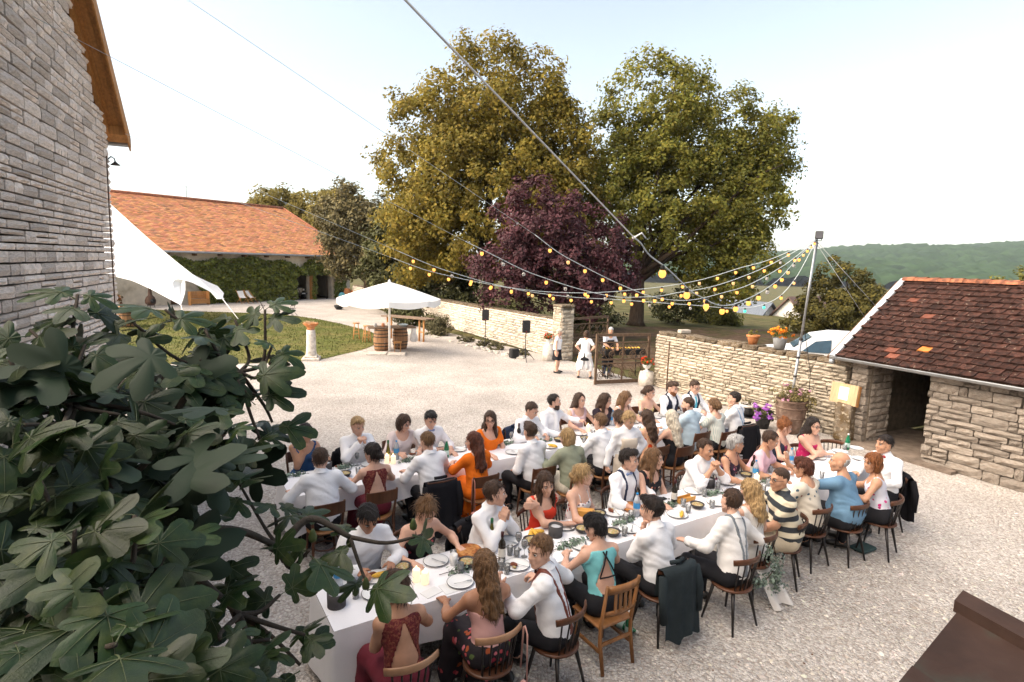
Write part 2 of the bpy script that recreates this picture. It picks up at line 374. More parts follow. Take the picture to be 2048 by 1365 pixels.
# ---- stones
def unit_stones(k, seed, nxs=4, nzs=3, rough=.12, jit=.05):
    r = np.random.default_rng(seed); out = []
    for _ in range(k):
        xs = np.linspace(-.5, .5, nxs); zs = np.linspace(-.5, .5, nzs); V = []
        for z in zs:
            for x in xs:
                ex = min(1, (.5 - abs(x)) * 6); ez = min(1, (.5 - abs(z)) * 4)
                edge = min(ex, ez)
                V.append((x * (1 - .03 * (1 - ez)) + r.normal(0, .008), -.18 - .16 * edge * (1 + rough * 2 * r.normal()) - jit * abs(r.normal()), z * (1 - .06 * (1 - ex)) + r.normal(0, jit * .5)))
        nf = len(V); ring = list(range(nxs)) + [j * nxs + nxs - 1 for j in range(1, nzs)] + [(nzs - 1) * nxs + i for i in range(nxs - 2, -1, -1)] + [j * nxs for j in range(nzs - 2, 0, -1)]
        back = [(V[i][0], .5, V[i][2]) for i in ring]
        F = [(j * nxs + i, j * nxs + i + 1, (j + 1) * nxs + i + 1, (j + 1) * nxs + i) for j in range(nzs - 1) for i in range(nxs - 1)]
        nr = len(ring); F += [(ring[(i + 1) % nr], ring[i], nf + i, nf + (i + 1) % nr) for i in range(nr)]
        out.append((np.array(V + back), F))
    return out
USTONES = unit_stones(10, 3, jit=.035); FLATSTONES = unit_stones(12, 8, 5, 3, .05, .013)
def courses(L, Hf, hr, lr, seed, x0=0.0, gap=.012, skip=None):
    """rows of stones on a facade: (centre x, centre z, length, height)"""
    r = np.random.default_rng(seed); out = []; z = 0.0; top = Hf if callable(Hf) else (lambda x: Hf)
    zmax = max(top(x) for x in np.linspace(x0, L, 40))
    while z < zmax - hr[0] * .5:
        h = r.uniform(*hr); x = x0 - r.uniform(0, lr[0])
        while x < L - .02:
            w = r.uniform(*lr) * (1 if r.random() > .15 else .5); a, e = max(x, x0), min(x + w, L)
            hh = h
            if e - a > .05 and z + h * .6 < top((a + e) / 2) and not (skip and skip((a + e) / 2, z + h / 2)):
                hh = min(h, top((a + e) / 2) - z)
                if h > hr[1] * .85 and r.random() < .25:       # two thin stones instead of a tall one
                    out.append(((a + e) / 2, z + hh * .27, e - a - gap, hh * .54 - gap)); out.append(((a + e) / 2, z + hh * .77, e - a - gap, hh * .46 - gap))
                else: out.append(((a + e) / 2, z + hh / 2, e - a - gap, hh - gap))
            x += w
        z += h
    return out
def lay_stones(parent, M, rows, depth, m, limit=300, seed=1, name='stone', proud=.02, kit=None):
    """the stones that show largest are objects of their own, the rest one joined part; M: facade frame (local x along, -y out) in world"""
    r = np.random.default_rng(seed); Mn = np.array(M); sc = []
    for (x, z, l, h) in rows:
        p = Mn[:3, :3] @ np.array([x, 0, z]) + Mn[:3, 3]; u, w, d = px(p)
        sc.append(l * h / d ** 2 if (d > .3 and -60 < u < 2108 and -60 < w < 1425) else l * h / 1e6 / max(1, abs(d)))
    order = np.argsort(sc)[::-1]; meshes = []
    kit = kit or USTONES
    for V, F in kit:
        b = MB(); b.add(V, F); meshes.append(b.mesh(name, m))
    rest = MB(); Mi = parent.matrix_world.inverted() if parent else Matrix()
    for rank, i in enumerate(order):
        x, z, l, h = rows[i]; k = int(r.integers(len(kit))); off = r.uniform(-proud, proud)
        if rank < limit:
            o = obj(name, meshes[k], parent)
            o.matrix_local = (FR(parent) @ M) @ Matrix.Translation((x, off, z)) @ Matrix.Rotation(r.normal(0, .012), 4, 'Y') @ Matrix.Diagonal((l, depth, h, 1))
        else:
            V, F = kit[k]; V = V * np.array([l, depth, h]) + np.array([x, off, z])
            rest.add(V, F, M=FR(parent) @ M)
    if rest.n: rest.build(name + '_backing', m, parent, kind='stuff')
def FR(parent):
    if parent is None: return Matrix()
    return (Matrix.Translation(parent.location) @ parent.rotation_euler.to_matrix().to_4x4()).inverted()
def frame(O, u):
    return Matrix(((u[0], -u[1], 0, O[0]), (u[1], u[0], 0, O[1]), (0, 0, 1, O[2] if len(O) > 2 else 0), (0, 0, 0, 1)))
m_mortar = mat('mortar', (.20, .165, .125), .95, .1, var=.3, vs=8, bump=.8, bs=40)
m_lstone = mat('grey_limestone', (.66, .57, .50), .9, .2, var=.2, vs=9, bump=.9, bs=26, orand=.22, col2=(.50, .42, .36), mixs=6, lo=.5, hi=.7)
m_gstone = mat('yellow_limestone', (.50, .435, .345), .9, .2, var=.2, vs=9, bump=.9, bs=26, orand=.25, col2=(.36, .29, .22), mixs=5, lo=.5, hi=.68, col3=(.46, .33, .18), mix3=3, lo3=.6, hi3=.72)
m_wstone = mat('pale_limestone', (.56, .50, .42), .9, .2, var=.2, vs=9, bump=.9, bs=26, orand=.2, col2=(.38, .32, .26), mixs=4, lo=.52, hi=.7)
m_sstone = mat('shed_limestone', (.33, .285, .24), .92, .2, var=.22, vs=9, bump=1, bs=24, orand=.25, col2=(.24, .19, .15), mixs=5, lo=.48, hi=.68)
m_wood_o = mat('orange_timber', (.42, .19, .055), .6, .3, var=.25, vs=4, stretch=(6, 6, .6), bump=.15, bs=30)
m_wood_d = mat('brown_timber', (.12, .062, .03), .55, .3, var=.3, vs=5, stretch=(6, 6, .8), bump=.15, bs=30)
m_zinc = mat('zinc', (.33, .34, .35), .45, .5, metal=.7, var=.15, vs=5)
m_iron = mat('dark_iron', (.035, .03, .027), .6, .4, metal=.3, var=.2, vs=10)
m_rust = mat('rusty_iron', (.10, .055, .035), .8, .3, metal=.2, var=.3, vs=12)
m_black = mat('black_plastic', (.012, .012, .013), .5, .4, var=.1)
# ---- gable of the stone building beside the camera
LB_O = np.array([-8.18 + .383 * 13, 11.8 - .924 * 13]); LB_U = (-.383, .924); LB_L = 13.0  # unseen near end lengthened to block sun from the fig and foreground
M = frame((*LB_O, 0), LB_U)
bl = thing('stone_building', 'tall grey limestone gable wall with overhanging orange timber verge', 'building', (*LB_O, 0))
def gable(x): return 6.15 + min(LB_L - x, 4.8) * .92 - max(0, (LB_L - x) - 4.8) * .92
mb = MB(); poly = [(0, 0), (LB_L - .05, 0), (LB_L - .05, 6.1), (LB_L - 4.8, 10.4), (0, 5.0)]
mb.add([(x, .12, z) for x, z in poly] + [(x, 9, z) for x, z in poly], [(0, 1, 2, 3, 4), (9, 8, 7, 6, 5)] + [(i, 5 + i, 5 + (i + 1) % 5, (i + 1) % 5) for i in range(5)], M=FR(bl) @ M)
mb.build('wall', mat('dark_joint', (.085, .062, .045), .95, .1, var=.3, vs=8, bump=.6, bs=40), bl)
lay_stones(bl, M, courses(LB_L, gable, (.085, .19), (.25, .75), 5, x0=6.2, gap=.022), .2, m_lstone, 300, 2, proud=.008, kit=FLATSTONES)
# quoins are part of the courses; roof with boarded verge and eave
rv = MB()
ov, t = .34, .07
def rp(s, off, dz=0.0): return (LB_L + s, -off, 6.28 - s * .92 + dz)
roof = MB()
for a, bq in ((.34, -4.8), ):
    roof.add([rp(.34, ov, .16), rp(-4.8, ov, .16), (LB_L - 4.8, 9, 6.28 + 4.8 * .92 + .16), (LB_L + .34, 9, 6.28 - .34 * .92 + .16),
              rp(.34, ov, .22), rp(-4.8, ov, .22), (LB_L - 4.8, 9, 6.28 + 4.8 * .92 + .22), (LB_L + .34, 9, 6.28 - .34 * .92 + .22)],
             [(3, 2, 1, 0), (4, 5, 6, 7), (0, 1, 5, 4), (1, 2, 6, 5), (2, 3, 7, 6), (3, 0, 4, 7)], M=FR(bl) @ M)
m_tile_d = mat('weathered_tile', (.17, .07, .045), .85, .2, var=.3, vs=6)
roof.build('roof', m_tile_d, bl)
def slab(name, m, s0, s1, o0, o1, d0, d1):
    k = MB(); k.add([rp(s0, o0, d0), rp(s1, o0, d0), rp(s1, o1, d0), rp(s0, o1, d0), rp(s0, o0, d1), rp(s1, o0, d1), rp(s1, o1, d1), rp(s0, o1, d1)],
                    [(0, 1, 2, 3), (7, 6, 5, 4), (4, 5, 1, 0), (6, 7, 3, 2), (5, 6, 2, 1), (7, 4, 0, 3)], M=FR(bl) @ M)
    return k.build(name, m, bl)
slab('bargeboard', m_wood_o, .36, -4.8, ov + .03, ov + .002, -.10, .215)
for i, (a, c_) in enumerate(((.0, .11), (.115, .225), (.23, ov - .002))): slab('soffit_board', m_wood_o, .30, -4.8, c_, a, .13 + .004 * (i % 2), .155)
slab('rafter', m_wood_o, .22, -4.8, .05, -.03, -.06, .125)
slab('purlin_end', m_wood_o, .26, .12, ov - .004, .0, -.05, .12)
slab('eave_flashing', m_zinc, .40, .36, ov + .03, -2, .02, .20)
cb = MB(); cb.tube([(LB_L - .55, -.13, 5.6), (LB_L - .57, -.12, 4.2), (LB_L - .6, -.12, 2.9), (LB_L - .6, -.12, 2.3)], .012, 6, M=FR(bl) @ M); cb.build('downcable', m_rust, bl)
lt = thing('wall_lamp', 'small dark gooseneck lamp at the corner of the stone gable', 'lamp', (LB_O[0] + LB_U[0] * LB_L, LB_O[1] + LB_U[1] * LB_L, 5.5))
k = MB(); k.tube([(-.02, 0, 0), (.03, .0, .10), (.1, 0, .16), (.17, 0, .12), (.18, 0, .06)], .012, 6); k.build('arm', m_iron, lt)
k = MB(); k.lathe([(.015, .07), (.03, .05), (.09, .0), (.085, -.005)], 12, (.18, 0, 0)); k.build('lamp_shade', m_iron, lt)
# ---- yard walls
def yard_wall(name, label, A, Bp, Hh, thick, m, hr, lr, seed, limit, topper=True, Hfun=None):
    A, Bp = np.array(A), np.array(Bp); Lw = np.linalg.norm(Bp - A); u = (Bp - A) / Lw
    w = thing(name, label, 'wall', (*A, 0)); M = frame((*A, 0), u); top = Hfun or (lambda x: Hh)
    core = MB(); n = 12; xs = np.linspace(0, Lw, n)
    for i in range(n - 1):
        h0, h1 = top(xs[i]) - .05, top(xs[i + 1]) - .05
        core.add([(xs[i], .07, -.1), (xs[i + 1], .07, -.1), (xs[i + 1], thick, -.1), (xs[i], thick, -.1), (xs[i], .07, h0), (xs[i + 1], .07, h1), (xs[i + 1], thick, h1), (xs[i], thick, h0)],
                 [(0, 1, 5, 4), (2, 3, 7, 6), (4, 5, 6, 7)] + ([(0, 4, 7, 3)] if i == 0 else []) + ([(1, 2, 6, 5)] if i == n - 2 else []))
    o = core.build('core', m_mortar, w); o.matrix_local = FR(w) @ M
    lay_stones(w, M, courses(Lw, top, hr, lr, seed), .24, m, limit, seed, proud=.018)
    if topper:
        r = np.random.default_rng(seed + 9); x = 0
        capm = []
        for q in range(4):
            V, F = bevbox(.5, .5, .5, .12); V = V * r.uniform(.85, 1.08, V.shape); b = MB(); b.add(V, F); capm.append(b.mesh('coping_stone', m_cope))
        while x < Lw:
            l = r.uniform(.28, .6); o = obj('coping_stone', capm[int(r.integers(4))], w)
            o.matrix_local = FR(w) @ M @ Matrix.Translation((min(x + l / 2, Lw - .1), thick / 2, top(x) + .0)) @ Matrix.Rotation(r.normal(0, .03), 4, 'Y') @ Matrix.Diagonal((l * .98, thick + r.uniform(.04, .12), r.uniform(.10, .15), 1)); x += l
    return w, M, Lw
m_cope = mat('mossy_coping', (.17, .135, .10), .95, .1, var=.35, vs=10, bump=1, bs=22, orand=.25, col2=(.09, .06, .03), mixs=5, lo=.45, hi=.6, col3=(.3, .26, .2), mix3=12)
WR = yard_wall('garden_wall', 'yellowish dry stone wall running from the iron gate to the shed', (4.62, 18.15), (7.66, 12.86), 1.72, .45, m_gstone, (.07, .13), (.18, .5), 21, 300)
WL = yard_wall('boundary_wall', 'long pale stone wall running from the gate pillar back to the barn', (-14.4, 51.8), (1.75, 23.1), 1.5, .45, m_wstone, (.08, .16), (.25, .6), 22, 300, True, lambda x: 1.35 + .2 * x / 33)
# gate pillar
gp = thing('gate_pillar', 'square stone gate pillar beside the open iron gate', 'pillar', (2.02, 22.75, 0), -1.05)
k = MB(); k.box((0, .0, 1.05), (.46, .46, 2.1)); k.build('core', m_mortar, gp)
for f in range(4):
    M = Matrix.Translation(gp.location) @ Matrix.Rotation(-1.05 + f * PI / 2, 4, 'Z') @ Matrix.Translation((-.28, -.28, 0))
    lay_stones(gp, M, courses(.56, 2.1, (.12, .2), (.2, .5), 31 + f), .16, m_gstone, 60, 31 + f, proud=.012)
k = MB(); k.box((0, 0, 2.15), (.66, .66, .1), bev=.03); k.build('cap_stone', m_cope, gp)
# ---- shed
SH_O = np.array([7.68, 12.74]); SH_U = np.array([.45, -.893]); SH_U /= np.linalg.norm(SH_U); SH_L = 7.0
M = frame((*SH_O, 0), SH_U)
sh = thing('stone_shed', 'low stone shed with dark open doorway and mossy brown tiled roof', 'shed', (*SH_O, 0))
D0, D1, DH = .38, 1.6, 1.78
fm = FR(sh) @ M
def door_skip(x, z): return D0 < x < D1 and z < DH
k = MB()
for x0, x1, z0, z1 in ((0, D0, 0, 1.95), (D1, SH_L, 0, 1.95), (D0, D1, DH, 1.95)): k.box(((x0 + x1) / 2, .25, (z0 + z1) / 2), (x1 - x0, .36, z1 - z0), M=fm)
k.add([(0, .43, 0), (0, 4.2, 0), (0, 4.2, 1.9), (0, 2.4, 3.5), (0, .43, 1.95)], [(0, 1, 2, 3, 4)], M=fm)
k.add([(SH_L, .43, 0), (SH_L, 4.2, 0), (SH_L, 4.2, 1.9), (SH_L, 2.4, 3.5), (SH_L, .43, 1.95)], [(4, 3, 2, 1, 0)], M=fm)
k.add([(0, 4.2, 0), (SH_L, 4.2, 0), (SH_L, 4.2, 1.95), (0, 4.2, 1.95)], [(3, 2, 1, 0)], M=fm)
k.build('wall', m_mortar, sh)
rows = [q for q in courses(D0, 1.93, (.14, .21), (.3, .5), 41)] + [(x + 0, z, l, h) for x, z, l, h in courses(SH_L, 1.93, (.11, .22), (.22, .62), 42, x0=D1)] + [((D0 + D1) / 2, DH + .1, D1 - D0, .18)]
lay_stones(sh, M, rows, .26, m_sstone, 260, 43, proud=.022)
# reveal of the doorway: side wall running inwards
Mr = M @ Matrix.Translation((D0, .1, 0)) @ Matrix.Rotation(PI / 2, 4, 'Z')
lay_stones(sh, Mr, courses(.72, 1.8, (.12, .2), (.2, .45), 44), .16, m_sstone, 40, 44, name='jamb_stone', proud=.012)
k = MB(); k.box((.2, .64, .9), (.28, .4, 1.8), M=fm); k.build('side_wall', m_mortar, sh)
k = MB(); k.box(((D0 + D1) / 2 + .2, 1.0, .03), (2.2, 2.6, .06), M=fm); k.build('threshold', mat('earth_floor', (.19, .15, .12), .95, .1, var=.3, vs=5, bump=.5), sh)
# roof: tiles on the front slope
EV, RW, RH, EZ = -.34, 2.35, 1.72, 1.9
sl = math.atan2(RH, RW); sll = math.hypot(RH, RW)
Rm = M @ Matrix.Translation((-.22, EV, EZ)) @ Matrix.Rotation(sl, 4, 'X')          # local x along eave, y up the slope, z out
k = MB(); k.box((SH_L / 2, sll / 2, -.06), (SH_L + .44, sll, .06), M=FR(sh) @ Rm)
k.add([(-.22, EV + RW, EZ + RH - .03), (SH_L + .22, EV + RW, EZ + RH - .03), (SH_L + .22, 4.45, 1.86), (-.22, 4.45, 1.86)], [(0, 1, 2, 3)], M=fm); k.build('roof_deck', m_wood_d, sh)
m_moss = mat('mossy_roof_tile', (.062, .027, .02), .9, .2, var=.35, vs=14, bump=.8, bs=40, orand=.35, col2=(.03, .016, .013), mixs=9, lo=.42, hi=.6, col3=(.26, .21, .165), mix3=13, lo3=.63, hi3=.68)
m_newt = mat('clean_roof_tile', (.17, .062, .04), .8, .25, var=.2, vs=14, orand=.3)
m_ornt = mat('orange_roof_tile', (.55, .20, .05), .75, .25, var=.15, vs=14)
tp = []
for q in range(4):
    b = MB(); w, l, th = .245, .30, .032
    xs = np.linspace(0, w, 6); prof = [0, .012, .0, -.002, .006, .02]
    jit = rng.normal(0, .0025, 6)
    V = [(x, 0, p + j + .046) for x, p, j in zip(xs, prof, jit)] + [(x, l, p + j) for x, p, j in zip(xs, prof, jit)] + [(x, 0, p + j + .046 - th) for x, p, j in zip(xs, prof, jit)] + [(x, l, p - th) for x, p in zip(xs, prof)]
    F = [(i, i + 1, 7 + i, 6 + i) for i in range(5)] + [(12 + i, 13 + i, 1 + i, i) for i in range(5)] + [(0, 6, 18, 12), (5, 17, 23, 11)]
    b.add(V, F); tp.append((V, F, [b.mesh('roof_tile', mm) for mm in (m_moss, m_newt, m_ornt)]))
cand = []
row = 0; y = 0
while y < sll - .1:
    for i in range(int(SH_L / .225)):
        x = i * .225 + (.11 if row % 2 else 0) - .02
        u, w_, d = px(Rm @ Vector((x + .1, y + .1, 0)))
        cand.append((-1 / d if (-40 < u < 2090) else 1 / d, x, y, row))
    row += 1; y += .172
cand.sort(); rest = MB(); r = np.random.default_rng(5)
for j, (s_, x, y, row) in enumerate(cand):
    q = int(r.integers(4)); t = r.random(); mm = 1 if t < .022 else 0
    u, w_, d = px(Rm @ Vector((x + .1, y + .1, 0)))
    if abs(u - 1845) < 10 and abs(w_ - 694) < 6: mm = 2
    T = Rm @ Matrix.Translation((x + r.normal(0, .004), y, .015 + r.normal(0, .004) )) @ Matrix.Rotation(r.normal(0, .02), 4, 'Z') @ Matrix.Rotation(-.05 + r.normal(0, .014), 4, 'X')
    if j < 300: o = obj('roof_tile', tp[q][2][mm], sh); o.matrix_local = FR(sh) @ T
    else: rest.add(tp[q][0], tp[q][1], M=FR(sh) @ T)
if rest.n: rest.build('roof_tile_field', m_moss, sh, kind='stuff')
m_ridge = mat('ridge_tile', (.30, .115, .06), .85, .2, var=.3, vs=12, bump=.6, bs=40, orand=.25, col2=(.14, .06, .04), mixs=9)
b = MB(); th = np.linspace(0, PI, 7)
V = [(x, .12 * math.cos(a) * s_, .085 * math.sin(a) * s_) for x, s_ in ((0, 1.0), (.27, 1.12)) for a in th]; b.add(V, [(i, i + 1, 8 + i, 7 + i) for i in range(6)], smooth=True)
rm = b.mesh('ridge_tile', m_ridge)
for i in range(29):
    o = obj('ridge_tile', rm, sh); o.matrix_local = FR(sh) @ Rm @ Matrix.Translation((i * .25 - .03, sll - .02, .02)) @ Matrix.Rotation(-sl, 4, 'X') @ Matrix.Rotation(-.03, 4, 'Y')
m_flash = mat('painted_flashing', (.55, .58, .6), .5, .4, var=.08)
k = MB(); k.box((-.05, sll / 2, .03), (.13, sll + .05, .05), M=FR(sh) @ Rm); k.box((-.10, sll / 2, -.03), (.02, sll + .05, .13), M=FR(sh) @ Rm); k.build('verge_flashing', m_flash, sh)
gt = []
for t in np.linspace(0, PI, 7): gt.append((-.055 * math.cos(t), -.06 * math.sin(t)))
k = MB(); Vg = [(x, y_, z_) for x in (-.3, SH_L + .3) for y_, z_ in gt]; k.add(Vg, [(i, i + 1, 8 + i, 7 + i) for i in range(6)], smooth=True, M=FR(sh) @ M @ Matrix.Translation((0, EV - .05, EZ - .0)))
k.tube([(-.3, EV - .105, EZ), (SH_L + .3, EV - .105, EZ)], .011, 6, M=FR(sh) @ M); k.build('gutter', m_zinc, sh)
k = MB(); k.lathe([(.045, 0), (.06, .02), (.06, .1)], 12, (-.27, EV - .04, EZ - .16), M=FR(sh) @ M); k.build('gutter_outlet', m_zinc, sh)
# ---- barn across the yard
BA = np.array([-31.5, 33.4]); BB = np.array([-15.6, 55.0]); BU = (BB - BA) / np.linalg.norm(BB - BA); BL = np.linalg.norm(BB - BA)
M = frame((*BA, 0), BU)
ba = thing('barn', 'long barn with orange tiled half-hipped roof and ivy-covered front', 'barn', (*BA, 0)); fm = FR(ba) @ M
m_render = mat('lime_render', (.62, .54, .43), .9, .2, var=.15, vs=2, bump=.4, bs=12, col2=(.45, .38, .29), mixs=1.2, lo=.5, hi=.7)
EH, RHT, BD = 3.85, 8.2, 11.0
def bx(p): return p * BL
OP = [(.402, .427, 2.1), (.787, .838, 2.3), (.860, .925, 2.3)]        # door openings (start, end along front, height)
k = MB(); x = 0
for a, e, h in OP:
    k.box(((x + bx(a)) / 2, .3, EH / 2), (bx(a) - x, .6, EH), M=fm); k.box(((bx(a) + bx(e)) / 2, .3, (h + EH) / 2), (bx(e) - bx(a), .6, EH - h), M=fm); x = bx(e)
k.box(((x + BL) / 2, .3, EH / 2), (BL - x, .6, EH), M=fm)
k.box((BL - .3, BD / 2, EH / 2), (.6, BD - 1.3, EH), M=fm); k.box((.3, BD / 2, EH / 2), (.6, BD - 1.3, EH), M=fm); k.box((BL / 2, BD - .3, EH / 2), (BL, .6, EH), M=fm)
k.build('wall', m_render, ba)
k = MB(); k.box((BL / 2, 4, -.02), (BL - 1, 7, .05), M=fm); k.build('barn_floor', mat('barn_earth', (.16, .12, .09), .95, .1, var=.3), ba)
k = MB(); hip = 3.4; hz = EH
P = [(-.6, -.5, EH), (BL + .4, -.5, EH), (BL + .4, BD + .5, EH), (-.6, BD + .5, EH), (-.6, BD / 2, RHT), (BL - hip, BD / 2, RHT)]
k.add(P, [(0, 1, 5, 4), (1, 2, 5), (2, 3, 4, 5), (3, 0, 4), (3, 2, 1, 0)], M=fm); k.build('roof_deck', m_wood_d, ba)
# roof tiles: rows of small tiles, too small to tell apart singly
m_btile = mat('orange_flat_tile', (.68, .34, .185), .85, .2, var=.1, vs=1.3, attr=True)
tv, tf, tcol = [], [], []; slb = math.atan2(RHT - EH, BD / 2 + .5); sb = math.hypot(RHT - EH, BD / 2 + .5); nrow = 44; r = np.random.default_rng(8)
for j in range(nrow):
    y0, y1 = j * sb / nrow, (j + 1.35) * sb / nrow; xe = BL + .4 - (hip + .4) * (j + .5) / nrow
    w = .30; xs = np.arange(-.6 + (.15 if j % 2 else 0), xe, w)
    for x in xs:
        e = min(x + w - .012, xe); dz = r.normal(0, .006)
        c = r.uniform(.78, 1.15) * np.array([1, r.uniform(.85, 1.1), r.uniform(.8, 1.1)])
        if r.random() < .06: c = c * np.array([.62, .7, .8])
        z0, z1 = .075 + dz, .012 + dz
        tv += [(x, y0, z0), (e, y0, z0), (e, min(y1, sb), z1), (x, min(y1, sb), z1), (x, y0, 0), (e, y0, 0)]; n = len(tv) - 6
        tf += [(n, n + 1, n + 2, n + 3), (n + 4, n + 5, n + 1, n)]; tcol += [c] * 6
Rb = M @ Matrix.Translation((0, -.5, EH)) @ Matrix.Rotation(slb, 4, 'X')
b = MB(); b.add(tv, tf, col=np.array(tcol), M=FR(ba) @ Rb); b.build('roof_tiles', m_btile, ba, col=True, kind='stuff')
k = MB(); k.tube([(-.6, BD / 2, RHT + .03), (BL - hip, BD / 2, RHT + .03)], .16, 8, M=fm); k.tube([(BL - hip, BD / 2, RHT + .03), (BL + .4, -.5, EH + .05)], .13, 8, M=fm); k.build('ridge', m_ridge, ba)
k = MB(); k.tube([(-.6, -.62, EH + .02), (BL + .4, -.62, EH + .02)], .085, 8, M=fm); k.build('gutter', m_zinc, ba)
for i in range(14):
    k = MB(); k.box((1 + i * BL / 14, -.2, EH - .14), (.14, .7, .16), M=fm); k.build('rafter_end', m_wood_d, ba)
k = MB(); k.box((bx(.412) , -.02, 1.1), (.5, .06, 2.15), M=fm @ Matrix.Translation((0, .3, 0))); k.build('door', m_wood_d, ba)
for i in range(4):
    k = MB(); k.box((bx(.849) + .16 * i - .24, .02, 1.25), (.15, .05, 2.5), M=fm); k.build('door_plank', m_wood_o, ba)
k = MB(); k.tube([(bx(.55), BD / 2, RHT), (bx(.55), BD / 2, RHT + 1.2)], .02, 5, M=fm); k.tube([(bx(.55) - .5, BD / 2, RHT + 1.0), (bx(.55) + .5, BD / 2, RHT + 1.0)], .015, 5, M=fm); k.build('aerial', m_iron, ba)
# ---- leaf masses
def leaf_quads(P, Nn, size, r, bend=.25, aspect=.62):
    """one bent leaf (two triangles folded on the midrib) at each point"""
    n = len(P); a = rng.normal(0, 1, (n, 3)); a -= (a * Nn).sum(1)[:, None] * Nn; a /= np.linalg.norm(a, axis=1)[:, None] + 1e-9
    b = np.cross(Nn, a); s = size[:, None]
    tip, base = P + a * s, P - a * s; mid = P - Nn * s * bend
    l, rr = P + b * s * aspect + Nn * s * .1, P - b * s * aspect + Nn * s * .1
    return np.stack([base, l, tip, rr], 1)
def leaf_cloud(ells, nclump, per, crad, lsize, seed, shell=.72, squash=.8, up=.35, trim=None):
    """leaves gathered in clumps over a union of ellipsoids (cx, cy, cz, rx, ry, rz)"""
    r = np.random.default_rng(seed); E = np.array(ells, float); w = (E[:, 3] * E[:, 4] * E[:, 5]) ** (2 / 3); w /= w.sum()
    k = r.choice(len(E), nclump, p=w); d = r.normal(0, 1, (nclump, 3)); d /= np.linalg.norm(d, axis=1)[:, None]
    rad = shell + (1 - shell) * r.random(nclump) ** .6; rad = np.where(r.random(nclump) < .22, r.uniform(.2, .7, nclump), rad)
    lump = 1 + .16 * np.sin(d[:, 0] * 5 + k) * np.sin(d[:, 2] * 6 + 2 * k) + .1 * np.sin(d[:, 1] * 9 + k)
    C = E[k, :3] + d * E[k, 3:] * (rad * lump)[:, None]
    if trim is not None:
        g = trim(C); C, d = C[g], d[g]
    nc = len(C); cr = crad * r.uniform(.6, 1.35, nc); tone = r.uniform(.68, 1.3, nc)
    q = r.normal(0, 1, (nc, per, 3)); q /= np.linalg.norm(q, axis=2)[:, :, None]; q *= (r.random((nc, per, 1)) ** .5)
    P = C[:, None] + q * cr[:, None, None] * np.array([1, 1, squash])
    Nn = q * .8 + d[:, None] * .5 + np.array([0, 0, up]) + r.normal(0, .45, (nc, per, 3)); Nn /= np.linalg.norm(Nn, axis=2)[:, :, None]
    sz = lsize * r.uniform(.6, 1.3, (nc, per)); c = (tone[:, None] * r.uniform(.75, 1.25, (nc, per)))
    return P.reshape(-1, 3), Nn.reshape(-1, 3), sz.ravel(), c.ravel()
def leaf_obj(name, P, Nn, sz, c, m, parent=None, tint=None, **props):
    V = leaf_quads(P, Nn, sz, rng); n = len(P)
    if tint is None: colr = c[:, None] * np.ones(3)
    else:
        t = rng.random(n)[:, None]; colr = c[:, None] * ((1 - t) * np.array(tint[0]) + t * np.array(tint[1]))
    Q = np.arange(n * 4).reshape(-1, 4)
    return obj(name, quad_mesh(name, V.reshape(-1, 3), Q, m, col=np.repeat(colr, 4, 0)), parent, **props)
def limb(mb, a, bq, r0, r1, seed, wob=.12, n=7, segs=6):
    r = np.random.default_rng(seed); a, bq = np.array(a, float), np.array(bq, float); t = np.linspace(0, 1, 6)
    L_ = np.linalg.norm(bq - a); P = a + (bq - a) * t[:, None]; P[1:-1] += r.normal(0, wob * L_ * .25, (4, 3)); P[:, 2] += np.sin(t * PI) * L_ * .06
    mb.tube(P, r0 + (r1 - r0) * t, n); return P
m_bark = mat('bark', (.06, .042, .03), .95, .1, var=.35, vs=5, stretch=(3, 3, .5), bump=1, bs=14)
def tree(name, label, base, th, tr, ells, nclump, per, crad, ls, m, seed, tint=None, group=None, shell=.72, nl=9, trim=None, squash=.8):
    t = thing(name, label, 'tree', base, group=group); b0 = np.array(base, float); E = np.array(ells, float).copy(); E[:, :3] -= b0
    k = MB(); rr = np.random.default_rng(seed)
    k.tube([(0, 0, -.1), (.02, 0, .25), (.05, .03, th * .5), (0.02, .0, th)], [tr * 1.5, tr * 1.05, tr * .9, tr * .75], 10); top = np.array([.02, 0, th])
    for i in range(nl):
        e = E[i % len(E)]; d = rr.normal(0, .45, 3); limb(k, top - [0, 0, rr.uniform(0, th * .25)], e[:3] + d * e[3:] * .9, tr * .42, tr * .08, seed + i)
    k.build('trunk', m_bark, t)
    P, Nn, sz, c = leaf_cloud(E, nclump, per, crad, ls, seed, shell, trim=trim, squash=squash)
    leaf_obj('crown', P, Nn, sz, c, m, t, tint); return t
m_lf_gold = mat('golden_green_leaf', (.195, .158, .04), .75, .25, var=.15, vs=.4, attr=True, thin=.42)
m_lf_green = mat('olive_leaf', (.17, .16, .042), .75, .25, var=.15, vs=.4, attr=True, thin=.42)
m_lf_dark = mat('dark_green_leaf', (.07, .072, .026), .75, .25, var=.2, vs=.6, attr=True, thin=.2)
m_lf_willow = mat('grey_green_leaf', (.12, .108, .055), .75, .25, var=.15, vs=.5, attr=True, thin=.2)
m_lf_purple = mat('purple_leaf', (.058, .024, .028), .7, .3, var=.2, vs=.5, attr=True, thin=.2)
